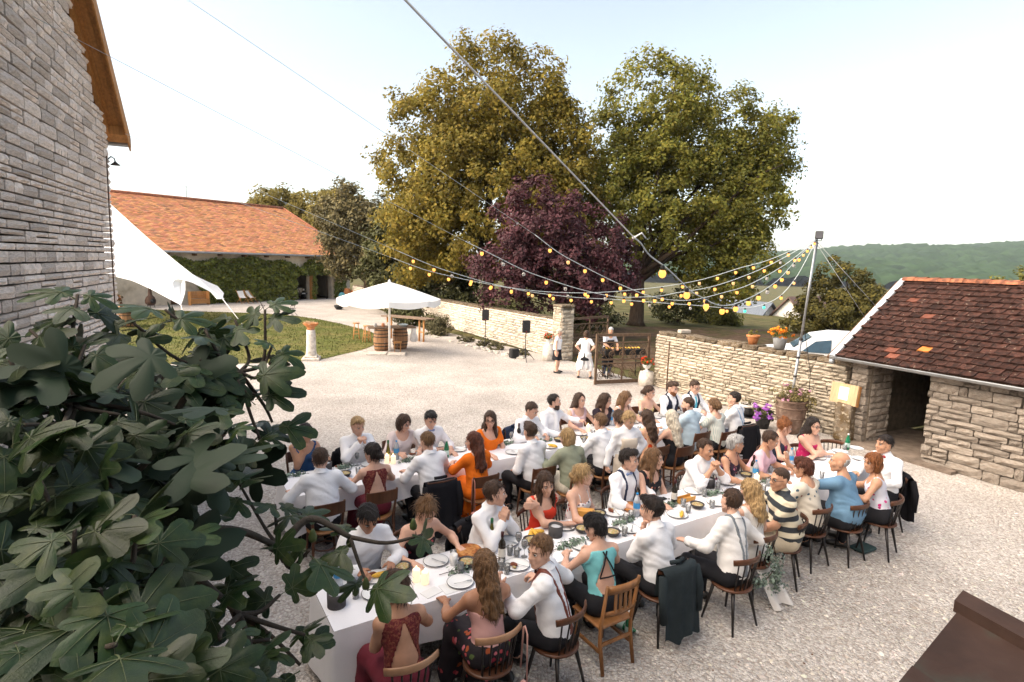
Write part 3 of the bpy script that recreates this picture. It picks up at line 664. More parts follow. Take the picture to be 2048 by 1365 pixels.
tree('maple_tree', 'tallest tree, broad golden-green crown hung with seed clusters, behind the boundary wall', (-1.6, 36, 0), 4.5, .42,
     [(-1.0, 36, 12.9, 4.3, 3.4, 3.9), (-4.6, 36, 10.2, 3.6, 3.2, 4.2), (1.9, 36.2, 10.2, 2.8, 3, 4.0), (-2, 35.2, 7.5, 5.6, 4, 4.6), (-5.6, 35.6, 5.4, 2.6, 2.4, 3.6), (2.6, 36, 6.3, 2.8, 3, 3.8)],
     1350, 74, .74, .12, m_lf_gold, 51, ((.92, 1, .8), (1.26, 1.1, .72)), nl=12)
tree('plane_tree', 'large spreading olive-green tree with visible trunk to the right behind the gate', (8.0, 37.2, 0), 3.2, .46,
     [(9.0, 37.5, 12.8, 3.5, 3.2, 4.1), (12.8, 38, 10.4, 4.2, 3.6, 4.4), (9.4, 38, 7.4, 4.6, 4, 4.2), (14.6, 38, 8.2, 2.9, 3, 3.6), (13.6, 37.6, 4.4, 2.9, 3, 3.2), (5.9, 38.4, 9.4, 2.7, 3, 4.2), (15.8, 38, 11.2, 2.0, 2, 2.3)],
     1420, 70, .68, .115, m_lf_green, 52, ((.85, 1, .8), (1.25, 1.12, .7)), nl=14, trim=lambda C: (C[:, 2] > 2.2) | (C[:, 0] > 3.2))
tree('purple_plum_tree', 'dark purple-leaved tree standing in front of the tall green ones', (2.3, 29, 0), 1.7, .22,
     [(1.2, 29, 5.9, 2.1, 2, 2.1), (2.8, 29, 4.4, 2.9, 2.4, 2.4), (.1, 28.8, 3.5, 2.2, 2, 1.9), (4.8, 29.2, 3.3, 1.7, 1.8, 1.5), (2.4, 28.4, 2.7, 2.7, 1.8, 1.5)],
     420, 80, .5, .095, m_lf_purple, 53, ((1, 1, 1), (1.5, 1.15, 1.3)), nl=10)
tree('willow_tree', 'grey-green fine-leaved tree leaning over the end of the barn', (-11.6, 45.5, 0), 2.2, .3,
     [(-12.6, 45.5, 6.6, 2.6, 2.4, 2.9), (-10.2, 45, 5.0, 2.5, 2.2, 3.0), (-9, 44.6, 3.2, 2.6, 2.2, 2.4), (-13.3, 46, 4.6, 1.9, 2, 2.4)], 420, 80, .75, .13, m_lf_willow, 54, ((1, 1, 1), (1.25, 1.1, .9)))
tree('walnut_tree', 'olive tree top showing above the barn roof', (-27, 68, 0), 5, .35, [(-28, 68, 9.4, 4.2, 3.5, 2.2), (-24.6, 68, 8.6, 3.4, 3, 2.6), (-21.5, 66, 8.2, 3.2, 3, 2.8), (-18.4, 62, 8, 3.4, 3, 3.4)], 260, 70, .9, .22, m_lf_gold, 55)
tree('dark_bushy_tree', 'dark dense tree behind the parasol between willow and maple', (-7.4, 41, 0), 2, .3, [(-7.6, 41, 4.6, 2.6, 2.4, 3.4), (-5.4, 40, 2.6, 2.6, 2, 2.2), (-8.8, 40, 2.6, 2.2, 2, 2)], 260, 70, .7, .15, m_lf_dark, 56)
tree('round_tree', 'rounded brown-green tree behind the parked white van', (20.2, 35, -.9), 1.2, .2, [(20.0, 35, 1.9, 2.3, 2.2, 2.4), (21.3, 35, 1.0, 1.9, 2, 2), (18.5, 35, .7, 1.6, 1.8, 1.7)], 330, 80, .42, .095, m_lf_dark, 57, ((1.15, 1.05, .9), (1.7, 1.35, .8)))
tree('far_tree', 'pale treetop peeping over the shed roof ridge', (47, 52, -2), 2, .2, [(46, 52, 2.0, 3.4, 2.6, 2.2), (50, 52, 1.6, 3.2, 2.4, 2.4)], 120, 60, .7, .16, m_lf_green, 58)
for i, (x, y, z, s, lb) in enumerate(((31.0, 45, -1.7, 1.5, 'garden bush between the round tree and the shed roof'), (14.8, 43, -.6, 1.5, 'shrubby tree under the spreading crown near the white house'))):
    tree('garden_tree', lb, (x, y, z), .6, .1, [(x, y, z + s * .55, s * 1.1, s, s * .62), (x + s * .7, y, z + s * .4, s * .8, s * .8, s * .5)], 110, 60, .5, .12, m_lf_green, 60 + i, group='garden trees beyond the wall')
# hedge and understory beyond the wall
def bush(name, label, c, r_, n, per, ls, m, seed, cat='bush', tint=None, group=None):
    t = thing(name, label, cat, (c[0], c[1], 0), group=group)
    P, Nn, sz, cc = leaf_cloud([(0, 0, c[2], *r_)], n, per, min(r_) * .4, ls, seed, .5); P[:, 2] = np.maximum(P[:, 2], .01)
    k = MB(); r = np.random.default_rng(seed)
    for i in range(5): limb(k, (0, 0, -.02), (r.normal(0, r_[0] * .5), r.normal(0, r_[1] * .5), c[2] + r_[2] * .4), .02 * r_[0], .006, seed + i, n=5)
    k.build('stems', m_bark, t); leaf_obj('foliage', P, Nn, sz, cc, m, t, tint); return t
bush('wall_bush', 'rounded green bush at the foot of the boundary wall beside the bar', (-3.85, 29.3, .45), (.75, .6, .6), 90, 60, .05, m_lf_willow, 71)
bush('wall_bush', 'darker bush at the wall behind the parasol', (-6.0, 33.2, .6), (1.2, .9, .8), 90, 60, .07, m_lf_dark, 72)
for i, (x, y, s) in enumerate(((-2.2, 27.0, .35), (-1.3, 25.8, .28), (-.6, 24.9, .36), (.4, 23.6, .26))):
    bush('weed_tuft', ('scrubby weeds by the wall nearest the bush', 'scrubby weeds behind the rear loudspeaker', 'scrubby weeds between the two loudspeakers', 'scrubby weeds by the gate pillar')[i], (x, y, s * .35), (s * 1.3, s * .8, s * .6), 30, 40, .035, m_lf_willow, 80 + i, 'weeds', group='weeds along the boundary wall')
for i, (x, y, s) in enumerate(((0, 32.5, 1.5), (4.5, 34, 1.6), (-3, 36, 1.8), (11.5, 40, 1.7))):
    bush('understory_shrub', ('dark shrub under the purple tree', 'shrub just beyond the gate pillar', 'shrub at the foot of the tallest tree', 'shrub beside the visible trunk')[i], (x, y, s * .5), (s * 1.4, s, s * .8), 60, 50, .1, m_lf_dark, 90 + i, group='shrubs behind the wall')
# earth bank under the trees
flat_sheet('earth_bank', smooth_poly([(4.8, 20), (9, 17), (16, 22), (22, 30), (18, 36), (8, 36), (3, 31), (2.6, 25)]), .0, mat('leafy_earth', (.09, .06, .04), .95, .1, var=.4, vs=3, bump=.8, bs=20, col2=(.06, .055, .02), mixs=.6), kind='structure')
# ivy on the barn
r = np.random.default_rng(12); n = 21000
U = r.uniform(0, 1, n); Z = r.uniform(0, EH - .2, n)
top_ = 3.45 + .14 * np.sin(U * 23) + .1 * np.sin(U * 61 + 1) - .5 * np.exp(-((U - .80) / .02) ** 2)
ok = (U > .33) & (U < .985) & (Z < top_)
lowcut = np.interp(U, [.33, .36, .40, .46, .50, .96, .985], [2.9, 2.7, 2.2, 1.9, .0, .0, 2.2]) + .12 * np.sin(U * 160)
ok &= (Z > lowcut)
for a, e, h in OP[1:]: ok &= ~((U > a - .004) & (U < e + .004) & (Z < h + .05 * np.sin(U * 300) - .12))
U, Z = U[ok], Z[ok]; lump = .18 + .22 * (1 + np.sin(U * 90 + np.sin(Z * 3) * 2) * np.sin(Z * 4.2 + U * 40)) * r.random(len(U))
Pl = np.stack([U * BL, -lump, Z], 1); Mi_ = np.array(M if False else frame((*BA, 0), BU))
Pw = Pl @ Mi_[:3, :3].T + Mi_[:3, 3]
Nw = (np.array([0, -1, .45]) + r.normal(0, .45, (len(U), 3))); Nw /= np.linalg.norm(Nw, axis=1)[:, None]; Nw = Nw @ Mi_[:3, :3].T
iv = thing('ivy', 'dense green ivy covering the front of the barn', 'ivy', (*BA, 0))
leaf_obj('foliage', Pw - np.array([*BA, 0]), Nw, r.uniform(.09, .17, len(U)), r.uniform(.6, 1.35, len(U)), mat('ivy_leaf', (.10, .112, .026), .7, .3, var=.2, vs=.7, attr=True), iv, ((.9, 1, 1), (1.25, 1.15, .6)))
k = MB()
for i in range(9): limb(k, (bx(.5 + i * .05), -.1, 0), (bx(.46 + i * .055), -.1, 3.2), .05, .015, 300 + i, n=5)
k.build('stems', m_bark, iv).matrix_local = FR(iv) @ frame((*BA, 0), BU)
# ---- far wooded hill
r = np.random.default_rng(77); nxh, nyh = 330, 110
hx = np.linspace(150, 3300, nxh); hy = np.linspace(0, 1, nyh); HX, HT = np.meshgrid(hx, hy)
crest = 1650 + 90 * np.sin(HX / 420); HY = 720 + (crest - 720) * HT * 1.5
ridge = np.interp(HX, [150, 500, 720, 1080, 1420, 2200, 3300], [-8, 20, 38, 66, 82, 103, 90]) + 4 * np.sin(HX / 70) + 2.5 * np.sin(HX / 31)
HZ = -16 + (ridge + 16) * np.clip(np.sin(np.clip(HT * 1.5, 0, 1.35) * PI / 2), 0, 1) ** .9
cell = 15.0; gi, gj = np.floor(HX / cell), np.floor(HY / cell); best = np.full(HX.shape, 9e9); tone = np.zeros(HX.shape)
def hsh(a, b, s): v = np.sin(a * 127.1 + b * 311.7 + s * 74.7) * 43758.5453; return v - np.floor(v)
for di in (-1, 0, 1):
    for dj in (-1, 0, 1):
        a, b_ = gi + di, gj + dj; fx = (a + hsh(a, b_, 1)) * cell; fy = (b_ + hsh(a, b_, 2)) * cell
        dd = (HX - fx) ** 2 + (HY - fy) ** 2; mk = dd < best; best = np.where(mk, dd, best); tone = np.where(mk, hsh(a, b_, 3), tone)
HZ += np.sqrt(np.clip(1 - best / (cell * .8) ** 2, 0, 1)) * 15 * (.5 + .8 * tone)
V = np.stack([HX, HY, HZ], -1).reshape(-1, 3); Q = [(j * nxh + i, j * nxh + i + 1, (j + 1) * nxh + i + 1, (j + 1) * nxh + i) for j in range(nyh - 1) for i in range(nxh - 1)]
m_for = mat('forest_canopy', (.03, .052, .022), .95, .05, var=.3, vs=.02, attr=True, bump=1.0, bs=.12)
obj('forest', quad_mesh('forest', V, Q, m_for, smooth=True, col=(.65 + .7 * tone).reshape(-1, 1) * np.ones(3)), kind='stuff', label='wooded hillside fading blue on the horizon', category='forest')
# ---- houses beyond the wall
def house(label, loc, rz, W_, D_, E_, R_, roofm, wallm, win):
    h = thing('house', label, 'house', loc, rz)
    k = MB(); k.add([(-W_ / 2, 0, -2), (W_ / 2, 0, -2), (W_ / 2, 0, E_), (0, 0, R_), (-W_ / 2, 0, E_), (-W_ / 2, D_, -2), (W_ / 2, D_, -2), (W_ / 2, D_, E_), (0, D_, R_), (-W_ / 2, D_, E_)],
                    [(0, 1, 2, 3, 4), (9, 8, 7, 6, 5), (1, 6, 7, 2), (5, 0, 4, 9)]); k.build('wall', wallm, h)
    s = (R_ - E_) / (W_ / 2)
    for sg in (-1, 1):
        k = MB(); xe = W_ / 2 + .4; ze = E_ - .4 * s
        V = [(0, -.35, R_ + .02), (sg * xe, -.35, ze + .02), (sg * xe, D_ + .35, ze + .02), (0, D_ + .35, R_ + .02)]
        V += [(x, y, z + .16) for x, y, z in V]; F = [(0, 1, 2, 3), (7, 6, 5, 4), (4, 5, 1, 0), (5, 6, 2, 1), (6, 7, 3, 2)]
        k.add(V, F if sg < 0 else [f[::-1] for f in F]); k.build('roof', roofm, h)
    for (x, y, z, w, hh, side) in win:
        if side == 0: d1, d2, c = (w, .08, hh), (w - .14, .1, hh - .14), (x, -.02, z)
        else: d1, d2, c = (.08, w, hh), (.1, w - .14, hh - .14), (side * (W_ / 2 + .02), y, z)
        k = MB(); k.box(c, d1); f = k.build('window', mat('window_frame', (.75, .75, .74), .5), h)
        k = MB(); k.box(c, d2); k.build('pane', mat('window_pane', (.06, .08, .1), .1, .6), f)
m_white_r = mat('white_render', (.74, .72, .68), .85, .2, var=.06, vs=1)
m_roofb = mat('brown_house_roof', (.15, .10, .085), .85, .2, var=.2, vs=1.5, stretch=(1, 6, 6), bump=.6, bs=4); m_roofs = mat('slate_house_roof', (.13, .15, .18), .7, .3, var=.2, vs=1.5, stretch=(1, 6, 6), bump=.5, bs=4)
house('white gabled house with brown roof glimpsed beyond the van', (27.6, 57.5, -3.6), -.95, 5.0, 9, 1.9, 4.6, m_roofb, m_white_r, [(-.6, 0, .9, .9, 1.1, 0)])
house('white house with slate roof half hidden by the spreading tree', (26.2, 58.8, -3.6), .62, 5, 8, 2.0, 3.9, m_roofs, m_white_r, [(0, 3, 1.3, 1.2, .7, -1), (0, 6, 1.3, 1.2, .7, -1), (.3, 0, 1.2, 1.1, .7, 0)])
# ================================================================ things standing in the yard
m_white_p = mat('white_paint', (.75, .75, .74), .5, .3, var=.04)
m_canvas = mat('white_canvas', (.80, .80, .79), .8, .2, var=.04, vs=3, bump=.12, bs=5, thin=.15)
m_pine = mat('pine_wood', (.46, .22, .075), .55, .3, var=.2, vs=5, stretch=(5, 5, .7), bump=.1, bs=30)
m_grey_w = mat('grey_board', (.20, .14, .10), .7, .2, var=.3, vs=6, stretch=(.6, 6, 6), bump=.3, bs=30)
m_terra = mat('terracotta', (.46, .18, .07), .85, .2, var=.2, vs=8, bump=.2, bs=40, col2=(.55, .33, .2), mixs=6, lo=.55, hi=.7)
m_paleStone = mat('carved_stone', (.60, .55, .49), .9, .2, var=.25, vs=9, bump=.6, bs=25, col2=(.4, .34, .28), mixs=7, lo=.52, hi=.68)
# parasol
t = thing('parasol', 'large white canvas parasol shading the barrel bar', 'parasol', (-4.99, 23.2, 0))
k = MB(); k.tube([(0, 0, .05), (0, 0, 2.9)], .045, 10); k.build('pole', m_white_p, t)
n8 = 8; a = np.arange(n8) * 2 * PI / n8 + .2; R8 = 2.05
for i in range(n8):
    a0, a1 = a[i], a[i] + 2 * PI / n8; V, F = [], []
    for j, s in enumerate(np.linspace(.02, 1, 6)):
        for q in np.linspace(0, 1, 5):
            p = (1 - q) * np.array([math.cos(a0), math.sin(a0)]) + q * np.array([math.cos(a1), math.sin(a1)])
            V.append((*(p * R8 * s), 2.88 - .66 * s ** 1.12 - .05 * math.sin(PI * q) * s))
    for j in range(5):
        for q in range(4): F.append((j * 5 + q, j * 5 + q + 1, j * 5 + q + 6, j * 5 + q + 5))
    k = MB(); k.add(V, F, smooth=True); k.build('canopy_panel', m_canvas, t)
    k = MB(); e = V[-5:]; V2 = [(x * 1.0, y * 1.0, z) for x, y, z in e] + [(x * 1.012, y * 1.012, z - .2 - .05 * math.sin(PI * q)) for (x, y, z), q in zip(e, np.linspace(0, 1, 5))]
    k.add(V2, [(q, q + 1, q + 6, q + 5) for q in range(4)], smooth=True); k.build('valance', m_canvas, t)
    k = MB(); k.tube([(0, 0, 2.75), (math.cos(a0) * R8 * .98, math.sin(a0) * R8 * .98, 2.17)], .013, 5); k.build('rib', m_pine, t)
k = MB(); k.lathe([(.07, 2.86), (.05, 2.93), (.0001, 2.99)], 8); k.build('finial', m_canvas, t)
for i, (x, y, lb) in enumerate(((-.42, -.3, 'pale paving slab weighing down the parasol foot, nearer the column'), (.38, -.32, 'pale paving slab weighing down the parasol foot, nearer the loudspeakers'))):
    k = MB(); k.box((0, 0, .03), (.8 - .1 * i, .62, .06), bev=.012); k.build('paving_slab', m_paleStone, None, (-4.99 + x, 23.2 + y - .1, 0), .12, label=lb, category='slab', group='parasol slabs')
# barrels with planks, and a crate
m_oak = mat('barrel_oak', (.34, .18, .085), .6, .3, var=.25, vs=5, stretch=(5, 5, .6), bump=.15, bs=30, orand=.15)
def barrel(label, loc, h=.92, r=.33, group='oak barrels under the parasol', lying=False):
    t = thing('oak_barrel', label, 'barrel', loc, group=group)
    prof = lambda q: r * (.82 + .18 * math.sin(PI * q))
    ns = 14; zs = np.linspace(0, 1, 7); k = MB()
    for s in range(ns):
        a0, a1 = s * 2 * PI / ns, (s + 1) * 2 * PI / ns - .03; V = []
        for q in zs:
            for aa in (a0, a1): V.append((prof(q) * math.cos(aa), prof(q) * math.sin(aa), q * h))
        k = MB(); k.add(V, [(2 * i, 2 * i + 1, 2 * i + 3, 2 * i + 2) for i in range(6)], smooth=True); k.build('stave', m_oak, t)
    for q in (.06, .22, .36, .64, .78, .94):
        k = MB(); k.lathe([(prof(q - .02) + .006, (q - .02) * h), (prof(q + .02) + .006, (q + .02) * h)], 24, cap=False); k.build('hoop', m_iron, t)
    k = MB(); k.lathe([(.0001, h - .04), (prof(1) - .01, h - .04)], 20, cap=False); k.build('lid', m_oak, t); return t
barrel('oak barrel holding up the bar top, left of the parasol pole', (-5.45, 23.75, 0)); barrel('oak barrel holding up the bar top, right of the parasol pole', (-4.78, 24.35, 0))
t = thing('plank_table', 'dark plank table top laid across two barrels', 'table', (-5.1, 24.1, .93), .35)
for i in range(4): k = MB(); k.box((0, -.33 + i * .22, .025), (1.95, .21, .045), bev=.006); k.build('plank', m_grey_w, t)
t = thing('wooden_stool', 'small pine box stool beside the parasol pole', 'stool', (-4.72, 23.5, 0), .2)
k = MB(); k.box((0, 0, .40), (.34, .28, .035), bev=.008); k.build('seat', m_pine, t)
for s in (-1, 1): k = MB(); k.box((s * .12, 0, .19), (.03, .24, .38)); k.build('leg', m_pine, t)
# things on the bar
for i, (x, y, c_, lb) in enumerate(((-5.7, 23.75, (.5, .5, .5), 'small glass jar at the near end of the bar top'), (-5.4, 23.85, (.6, .25, .12), 'orange jar on the bar top'), (-5.25, 24.2, (.55, .55, .58), 'steel bowl in the middle of the bar top'))):
    k = MB(); k.lathe([(.05, 0), (.07, .03), (.07, .12), (.05, .16)], 12); k.build('jar', mat('jar%d' % i, c_, .3, .5), None, (x, y, .978), label=lb, category='jar', group='things on the bar')
t = thing('wash_basin', 'pale blue basin lying on the bar top', 'basin', (-4.62, 24.2, .978)); k = MB(); k.lathe([(.12, 0), (.2, .09), (.21, .10), (.19, .09), (.11, .015), (.0001, .012)], 18); k.build('bowl', mat('basin_blue', (.55, .66, .72), .4, .4), t)
k = MB(); k.lathe([(.012, .14), (.06, .12), (.10, .05), (.16, -.45), (.11, -.5), (.0001, -.5)], 14, wob=.12); k.build('plastic_bag', mat('clear_bag', (.75, .76, .78), .25, .5, alpha=.55), None, (-4.2, 24.32, .83), label='translucent white bag hanging off the bar end', category='bag')
# high table and stools behind the bar
def stool_high(label, loc, rz, h=.78):
    t = thing('bar_stool', label, 'stool', loc, rz, 'tall pine stools by the parasol')
    k = MB(); k.lathe([(.0001, h - .04), (.16, h - .04), (.175, h - .02), (.165, h), (.0001, h)], 16); k.build('seat', m_pine, t)
    for i in range(4):
        a_ = PI / 4 + i * PI / 2; k = MB(); k.tube([(.2 * math.cos(a_), .2 * math.sin(a_), 0), (.11 * math.cos(a_), .11 * math.sin(a_), h - .03)], [.024, .02], 6); k.build('leg', m_pine, t)
    for z, r_ in ((.25, .178), (.42, .16)):
        for i in range(4):
            a0, a1 = PI / 4 + i * PI / 2, PI / 4 + (i + 1) * PI / 2; k = MB(); k.tube([(r_ * math.cos(a0), r_ * math.sin(a0), z), (r_ * math.cos(a1), r_ * math.sin(a1), z)], .011, 5); k.build('rung', m_pine, t)
stool_high('tall pine stool furthest from the parasol pole', (-7.35, 26.9, 0), .3); stool_high('tall pine stool next to the barrels', (-6.6, 25.9, 0), .6)
t = thing('high_table', 'tall pine table with plank top behind the barrels', 'table', (-5.0, 27.3, 0), -.5)
for i in range(3): k = MB(); k.box((0, -.25 + i * .25, 1.06), (2.7, .24, .05), bev=.006); k.build('plank', m_grey_w, t)
for x in (-1.1, -.85, .85, 1.1):
    k = MB(); k.tube([(x, -.2, 0), (x, -.18, 1.04)], .045, 6); k.build('leg', m_pine, t)
for x in (-.97, .97): k = MB(); k.box((x, -.2, .45), (.3, .03, .05)); k.build('rail', m_pine, t)
# column with terracotta bowl
t = thing('stone_column', 'short weathered stone column at the lawn edge', 'column', (-7.45, 21.1, 0), .2)
k = MB(); k.box((0, 0, .05), (.62, .62, .1), bev=.02); k.box((0, 0, .135), (.46, .46, .07), bev=.02); k.build('base', m_paleStone, t)
k = MB(); k.lathe([(.20, .17), (.205, .2), (.185, .3), (.165, .9), (.155, 1.12)], 10, wob=.03); k.build('shaft', m_paleStone, t)
t = thing('terracotta_bowl', 'terracotta bowl standing on the stone column', 'bowl', (-7.45, 21.1, 1.12))
k = MB(); k.lathe([(.13, 0), (.14, .06), (.12, .08), (.2, .14), (.27, .22), (.28, .25), (.25, .25), (.15, .15), (.0001, .14)], 18); k.build('bowl', m_terra, t)
k = MB(); r = np.random.default_rng(4)
for i in range(40): a_ = r.uniform(0, 2 * PI); q = r.uniform(.02, .2); k.tube([(q * math.cos(a_), q * math.sin(a_), .2), (q * 1.3 * math.cos(a_), q * 1.3 * math.sin(a_), .28 + r.uniform(0, .05))], .006, 4)
k.build('dry_plants', mat('straw', (.42, .3, .18), .9, .1), t)
# loudspeakers
def speaker(label, loc, rz, h):
    s = thing('speaker_stand', 'black tripod stand carrying the ' + label, 'speaker stand', loc, rz, 'loudspeaker stands')
    k = MB(); k.tube([(0, 0, .12), (0, 0, h)], .017, 8); k.build('pole', m_black, s); k = MB(); k.lathe([(.03, .42), (.03, .5)], 8); k.build('collar', m_black, s)
    for i in range(3):
        a_ = i * 2 * PI / 3 + .5; k = MB(); k.tube([(.02 * math.cos(a_), .02 * math.sin(a_), .47), (.45 * math.cos(a_), .45 * math.sin(a_), .015)], .012, 6); k.build('leg', m_black, s)
        k = MB(); k.tube([(.0, 0, .16), (.25 * math.cos(a_), .25 * math.sin(a_), .21)], .008, 5); k.build('brace', m_black, s)
    b = thing('loudspeaker', label, 'loudspeaker', (loc[0], loc[1], h), rz, 'loudspeakers')
    k = MB(); V = [(-.14, -.12), (.14, -.12), (.16, -.06), (.10, .14), (-.10, .14), (-.16, -.06)]; k.prism(V, 0, .46); k.build('cabinet', m_black, b)
    k = MB(); k.box((0, -.126, .23), (.26, .012, .42), bev=.004); k.build('grille', mat('speaker_mesh', (.02, .02, .021), .7, .3, bump=.6, bs=300), b)
    k = MB(); k.box((0, -.134, .05), (.03, .006, .03)); k.build('badge', mat('red_badge', (.4, .02, .02), .5), b)
speaker('black loudspeaker on the stand nearer the gate', (.53, 22.1, 0), .12, 1.12); speaker('black loudspeaker on the stand nearer the parasol', (-1.22, 25.8, 0), .0, 1.18)
k = MB(); k.box((0, 0, .19), (.34, .3, .38), bev=.03); k.build('stage_monitor', m_black, None, (.1, 22.75, 0), .4, label='squat black speaker box on the ground behind the tripod', category='loudspeaker')
# stretch tent behind the gable
t = thing('stretch_tent', 'white stretch tent with pointed corners behind the stone building', 'tent', (-13, 21, 0))
m_tent = mat('tent_fabric', (.74, .76, .79), .6, .3, var=.03, vs=1, thin=.12)
TU = [(-23.87, 33.0, 7.39), (-22.68, 33.0, 6.32), (-21.37, 32.5, 5.39), (-20.05, 32.0, 4.47), (-18.39, 31.5, 3.35), (-16.85, 31.0, 2.38), (-15.43, 30.5, 1.45)]
TL = [(-23.48, 32.0, 2.6), (-21.82, 31.5, 2.44), (-20.49, 31.0, 2.25), (-19.26, 30.5, 1.88), (-17.08, 29.5, 1.14)]
TH = [(-17.08, 29.5, 1.14), (-17.72, 30.0, 1.89), (-17.86, 30.2, 2.35), (-17.58, 30.3, 2.46), (-16.93, 30.4, 2.26), (-16.16, 30.4, 1.89), (-15.43, 30.5, 1.45)]
def resample(P, n):
    P = np.array(P, float); d = np.concatenate([[0], np.cumsum(np.linalg.norm(np.diff(P, axis=0), axis=1))]); q = np.linspace(0, d[-1], n)
    return np.stack([np.interp(q, d, P[:, i]) for i in range(3)], 1)
def strip(A_, B_, n1, n2, belly):
    A_, B_ = resample(A_, n1), resample(B_, n1); V = []
    for i in range(n1):
        for j in range(n2):
            q = j / (n2 - 1); V.append((1 - q) * A_[i] + q * B_[i] + np.array([belly * .5, belly, 0]) * math.sin(PI * q))
    return V, [(i * n2 + j, i * n2 + j + 1, (i + 1) * n2 + j + 1, (i + 1) * n2 + j) for i in range(n1 - 1) for j in range(n2 - 1)]
o0 = np.array([-13, 21, 0])
k = MB(); V, F = strip(TU[:5], TL, 24, 10, .35); k.add(np.array(V) - o0, F, smooth=True); V, F = strip(TU[4:], TH, 24, 8, .12); k.add(np.array(V) - o0, F, smooth=True)
V, F = strip(TU, [(-26, 37, 3), (-24, 38, 2.6), (-22, 38, 2.4), (-20, 37, 2.0), (-18, 35, 1.9), (-16.6, 33, 1.6), (-15.43, 30.5, 1.45)], 24, 8, -.3); k.add(np.array(V) - o0, F, smooth=True)
k.build('canopy', m_tent, t)
k = MB()
for a_, b_ in (((-17.08, 29.5, 1.14), (-16.2, 28.4, 0)), ((-15.43, 30.5, 1.45), (-14.0, 29.9, 0))): k.tube([np.array(a_) - o0, np.array(b_) - o0], .02, 5)
k.build('guy_ropes', m_white_p, t)
k = MB(); k.tube([(-23.9 + 13, 33.4 - 21, 0), (-23.9 + 13, 33.1 - 21, 7.4)], .06, 8); k.build('mast', m_white_p, t)
# barn front: jeep, bench, deckchair, chiminea, pots, bistro set
jp = BA + BU * BL * .8125; jr = math.atan2(BU[1], BU[0])
t = thing('jeep', 'old dark off-road car parked nose out in the barn doorway', 'car', (jp[0] - BU[1] * .6, jp[1] + BU[0] * .6, 0), jr)
m_jeep = mat('dark_green_paint', (.06, .06, .045), .4, .5, var=.1); m_tyre = mat('tyre', (.015, .015, .015), .9, .1); m_lampg = mat('headlamp_glass', (.75, .75, .7), .15, .6); m_chrome = mat('dull_chrome', (.45, .45, .43), .3, .5, metal=.9)
k = MB(); k.box((0, 1.9, .75), (1.35, 3.0, .55), bev=.05); k.box((0, .45, .86), (1.1, .9, .34), bev=.06); k.build('body', m_jeep, t)
for s in (-1, 1):
    k = MB(); k.box((s * .58, .5, .83), (.34, .85, .12), bev=.04); k.build('fender', m_jeep, t)
    k = MB(); k.lathe([(.0001, 0), (.09, 0), (.1, .02), (.09, .05), (.0001, .06)], 14, M=xf((s * .42, .0, .83), rx=PI / 2)); k.build('headlight', m_lampg, t)
    for y_ in (.55, 2.7):
        k = MB(); k.lathe([(.0001, -.1), (.2, -.1), (.34, -.09), (.36, 0), (.34, .09), (.2, .1), (.0001, .1)], 18, M=xf((s * .62, y_, .36), ry=PI / 2)); w_ = k.build('wheel', m_tyre, t)
        k = MB(); k.lathe([(.0001, s * .105), (.16, s * .103), (.17, s * .09)], 14, M=xf((s * .62, y_, .36), ry=PI / 2)); k.build('rim', m_chrome, w_)
k = MB(); k.box((0, -.01, .8), (.5, .05, .36), bev=.01); k.build('grille', m_chrome, t)
for i in range(5): k = MB(); k.box((-.18 + i * .09, -.045, .8), (.03, .02, .32)); k.build('grille_slat', m_iron, t)
k = MB(); k.box((0, -.14, .5), (1.5, .1, .14), bev=.02); k.build('bumper', m_iron, t); k = MB(); k.box((.3, -.2, .52), (.34, .01, .09)); k.build('number_plate', m_white_p, t)
k = MB(); k.box((0, 1.35, 1.3), (1.25, .03, .45)); k.build('windscreen', mat('car_glass', (.05, .06, .07), .08, .6), t); k = MB(); k.tube([(-.66, 1.35, 1.0), (-.66, 1.35, 1.56), (.66, 1.35, 1.56), (.66, 1.35, 1.0)], .03, 6); k.build('windscreen_frame', m_jeep, t); k = MB(); k.box((0, 2.4, 1.6), (1.3, 2.0, .06), bev=.02); k.build('roof', mat('canvas_top', (.16, .14, .1), .9), t)
def on_barn(s, out): q = BA + BU * BL * s; return (q[0] + BU[1] * out, q[1] - BU[0] * out)
t = thing('wooden_bench', 'pale wooden bench chest against the barn wall', 'bench', (*on_barn(.462, .9), 0), jr)
k = MB(); k.box((0, 0, .42), (1.4, .45, .06), bev=.01); k.build('seat', m_pine, t)
for i in range(4): k = MB(); k.box((0, .2, .55 + i * .13), (1.4, .03, .12)); k.build('back_board', m_pine, t)
k = MB(); k.box((0, -.18, .25), (1.4, .03, .3)); k.build('front_board', m_pine, t)
for x in (-.66, .66):
    k = MB(); k.box((x, 0, .5), (.06, .4, 1.0)); k.build('side', m_pine, t)
for i, (s, lb) in enumerate(((.575, 'white deckchair leaning by the ivy, nearer the bench'), (.60, 'white deckchair leaning by the ivy, further from the bench'))):
    t = thing('deckchair', lb, 'chair', (*on_barn(s, 1.4), 0), jr + .5 * i, 'deckchairs by the ivy')
    for x in (-.28, .28):
        k = MB(); k.tube([(x, -.5, .02), (x, .35, 1.05)], .02, 5); k.build('frame', m_pine, t); k = MB(); k.tube([(x * .9, .4, .02), (x * .9, -.35, .5)], .02, 5); k.build('leg', m_pine, t)
    k = MB(); V = [(x, -.36 + .68 * q, .48 - .36 * math.sin(PI * q) * .6 + .5 * q) for q in np.linspace(0, 1, 7) for x in (-.26, .26)]; k.add(V, [(2 * i_, 2 * i_ + 1, 2 * i_ + 3, 2 * i_ + 2) for i_ in range(6)], smooth=True); k.build('sling', m_canvas, t)
t = thing('chiminea', 'dark clay chiminea with tall neck in front of the barn', 'chiminea', (*on_barn(.33, 1.5), 0), jr)
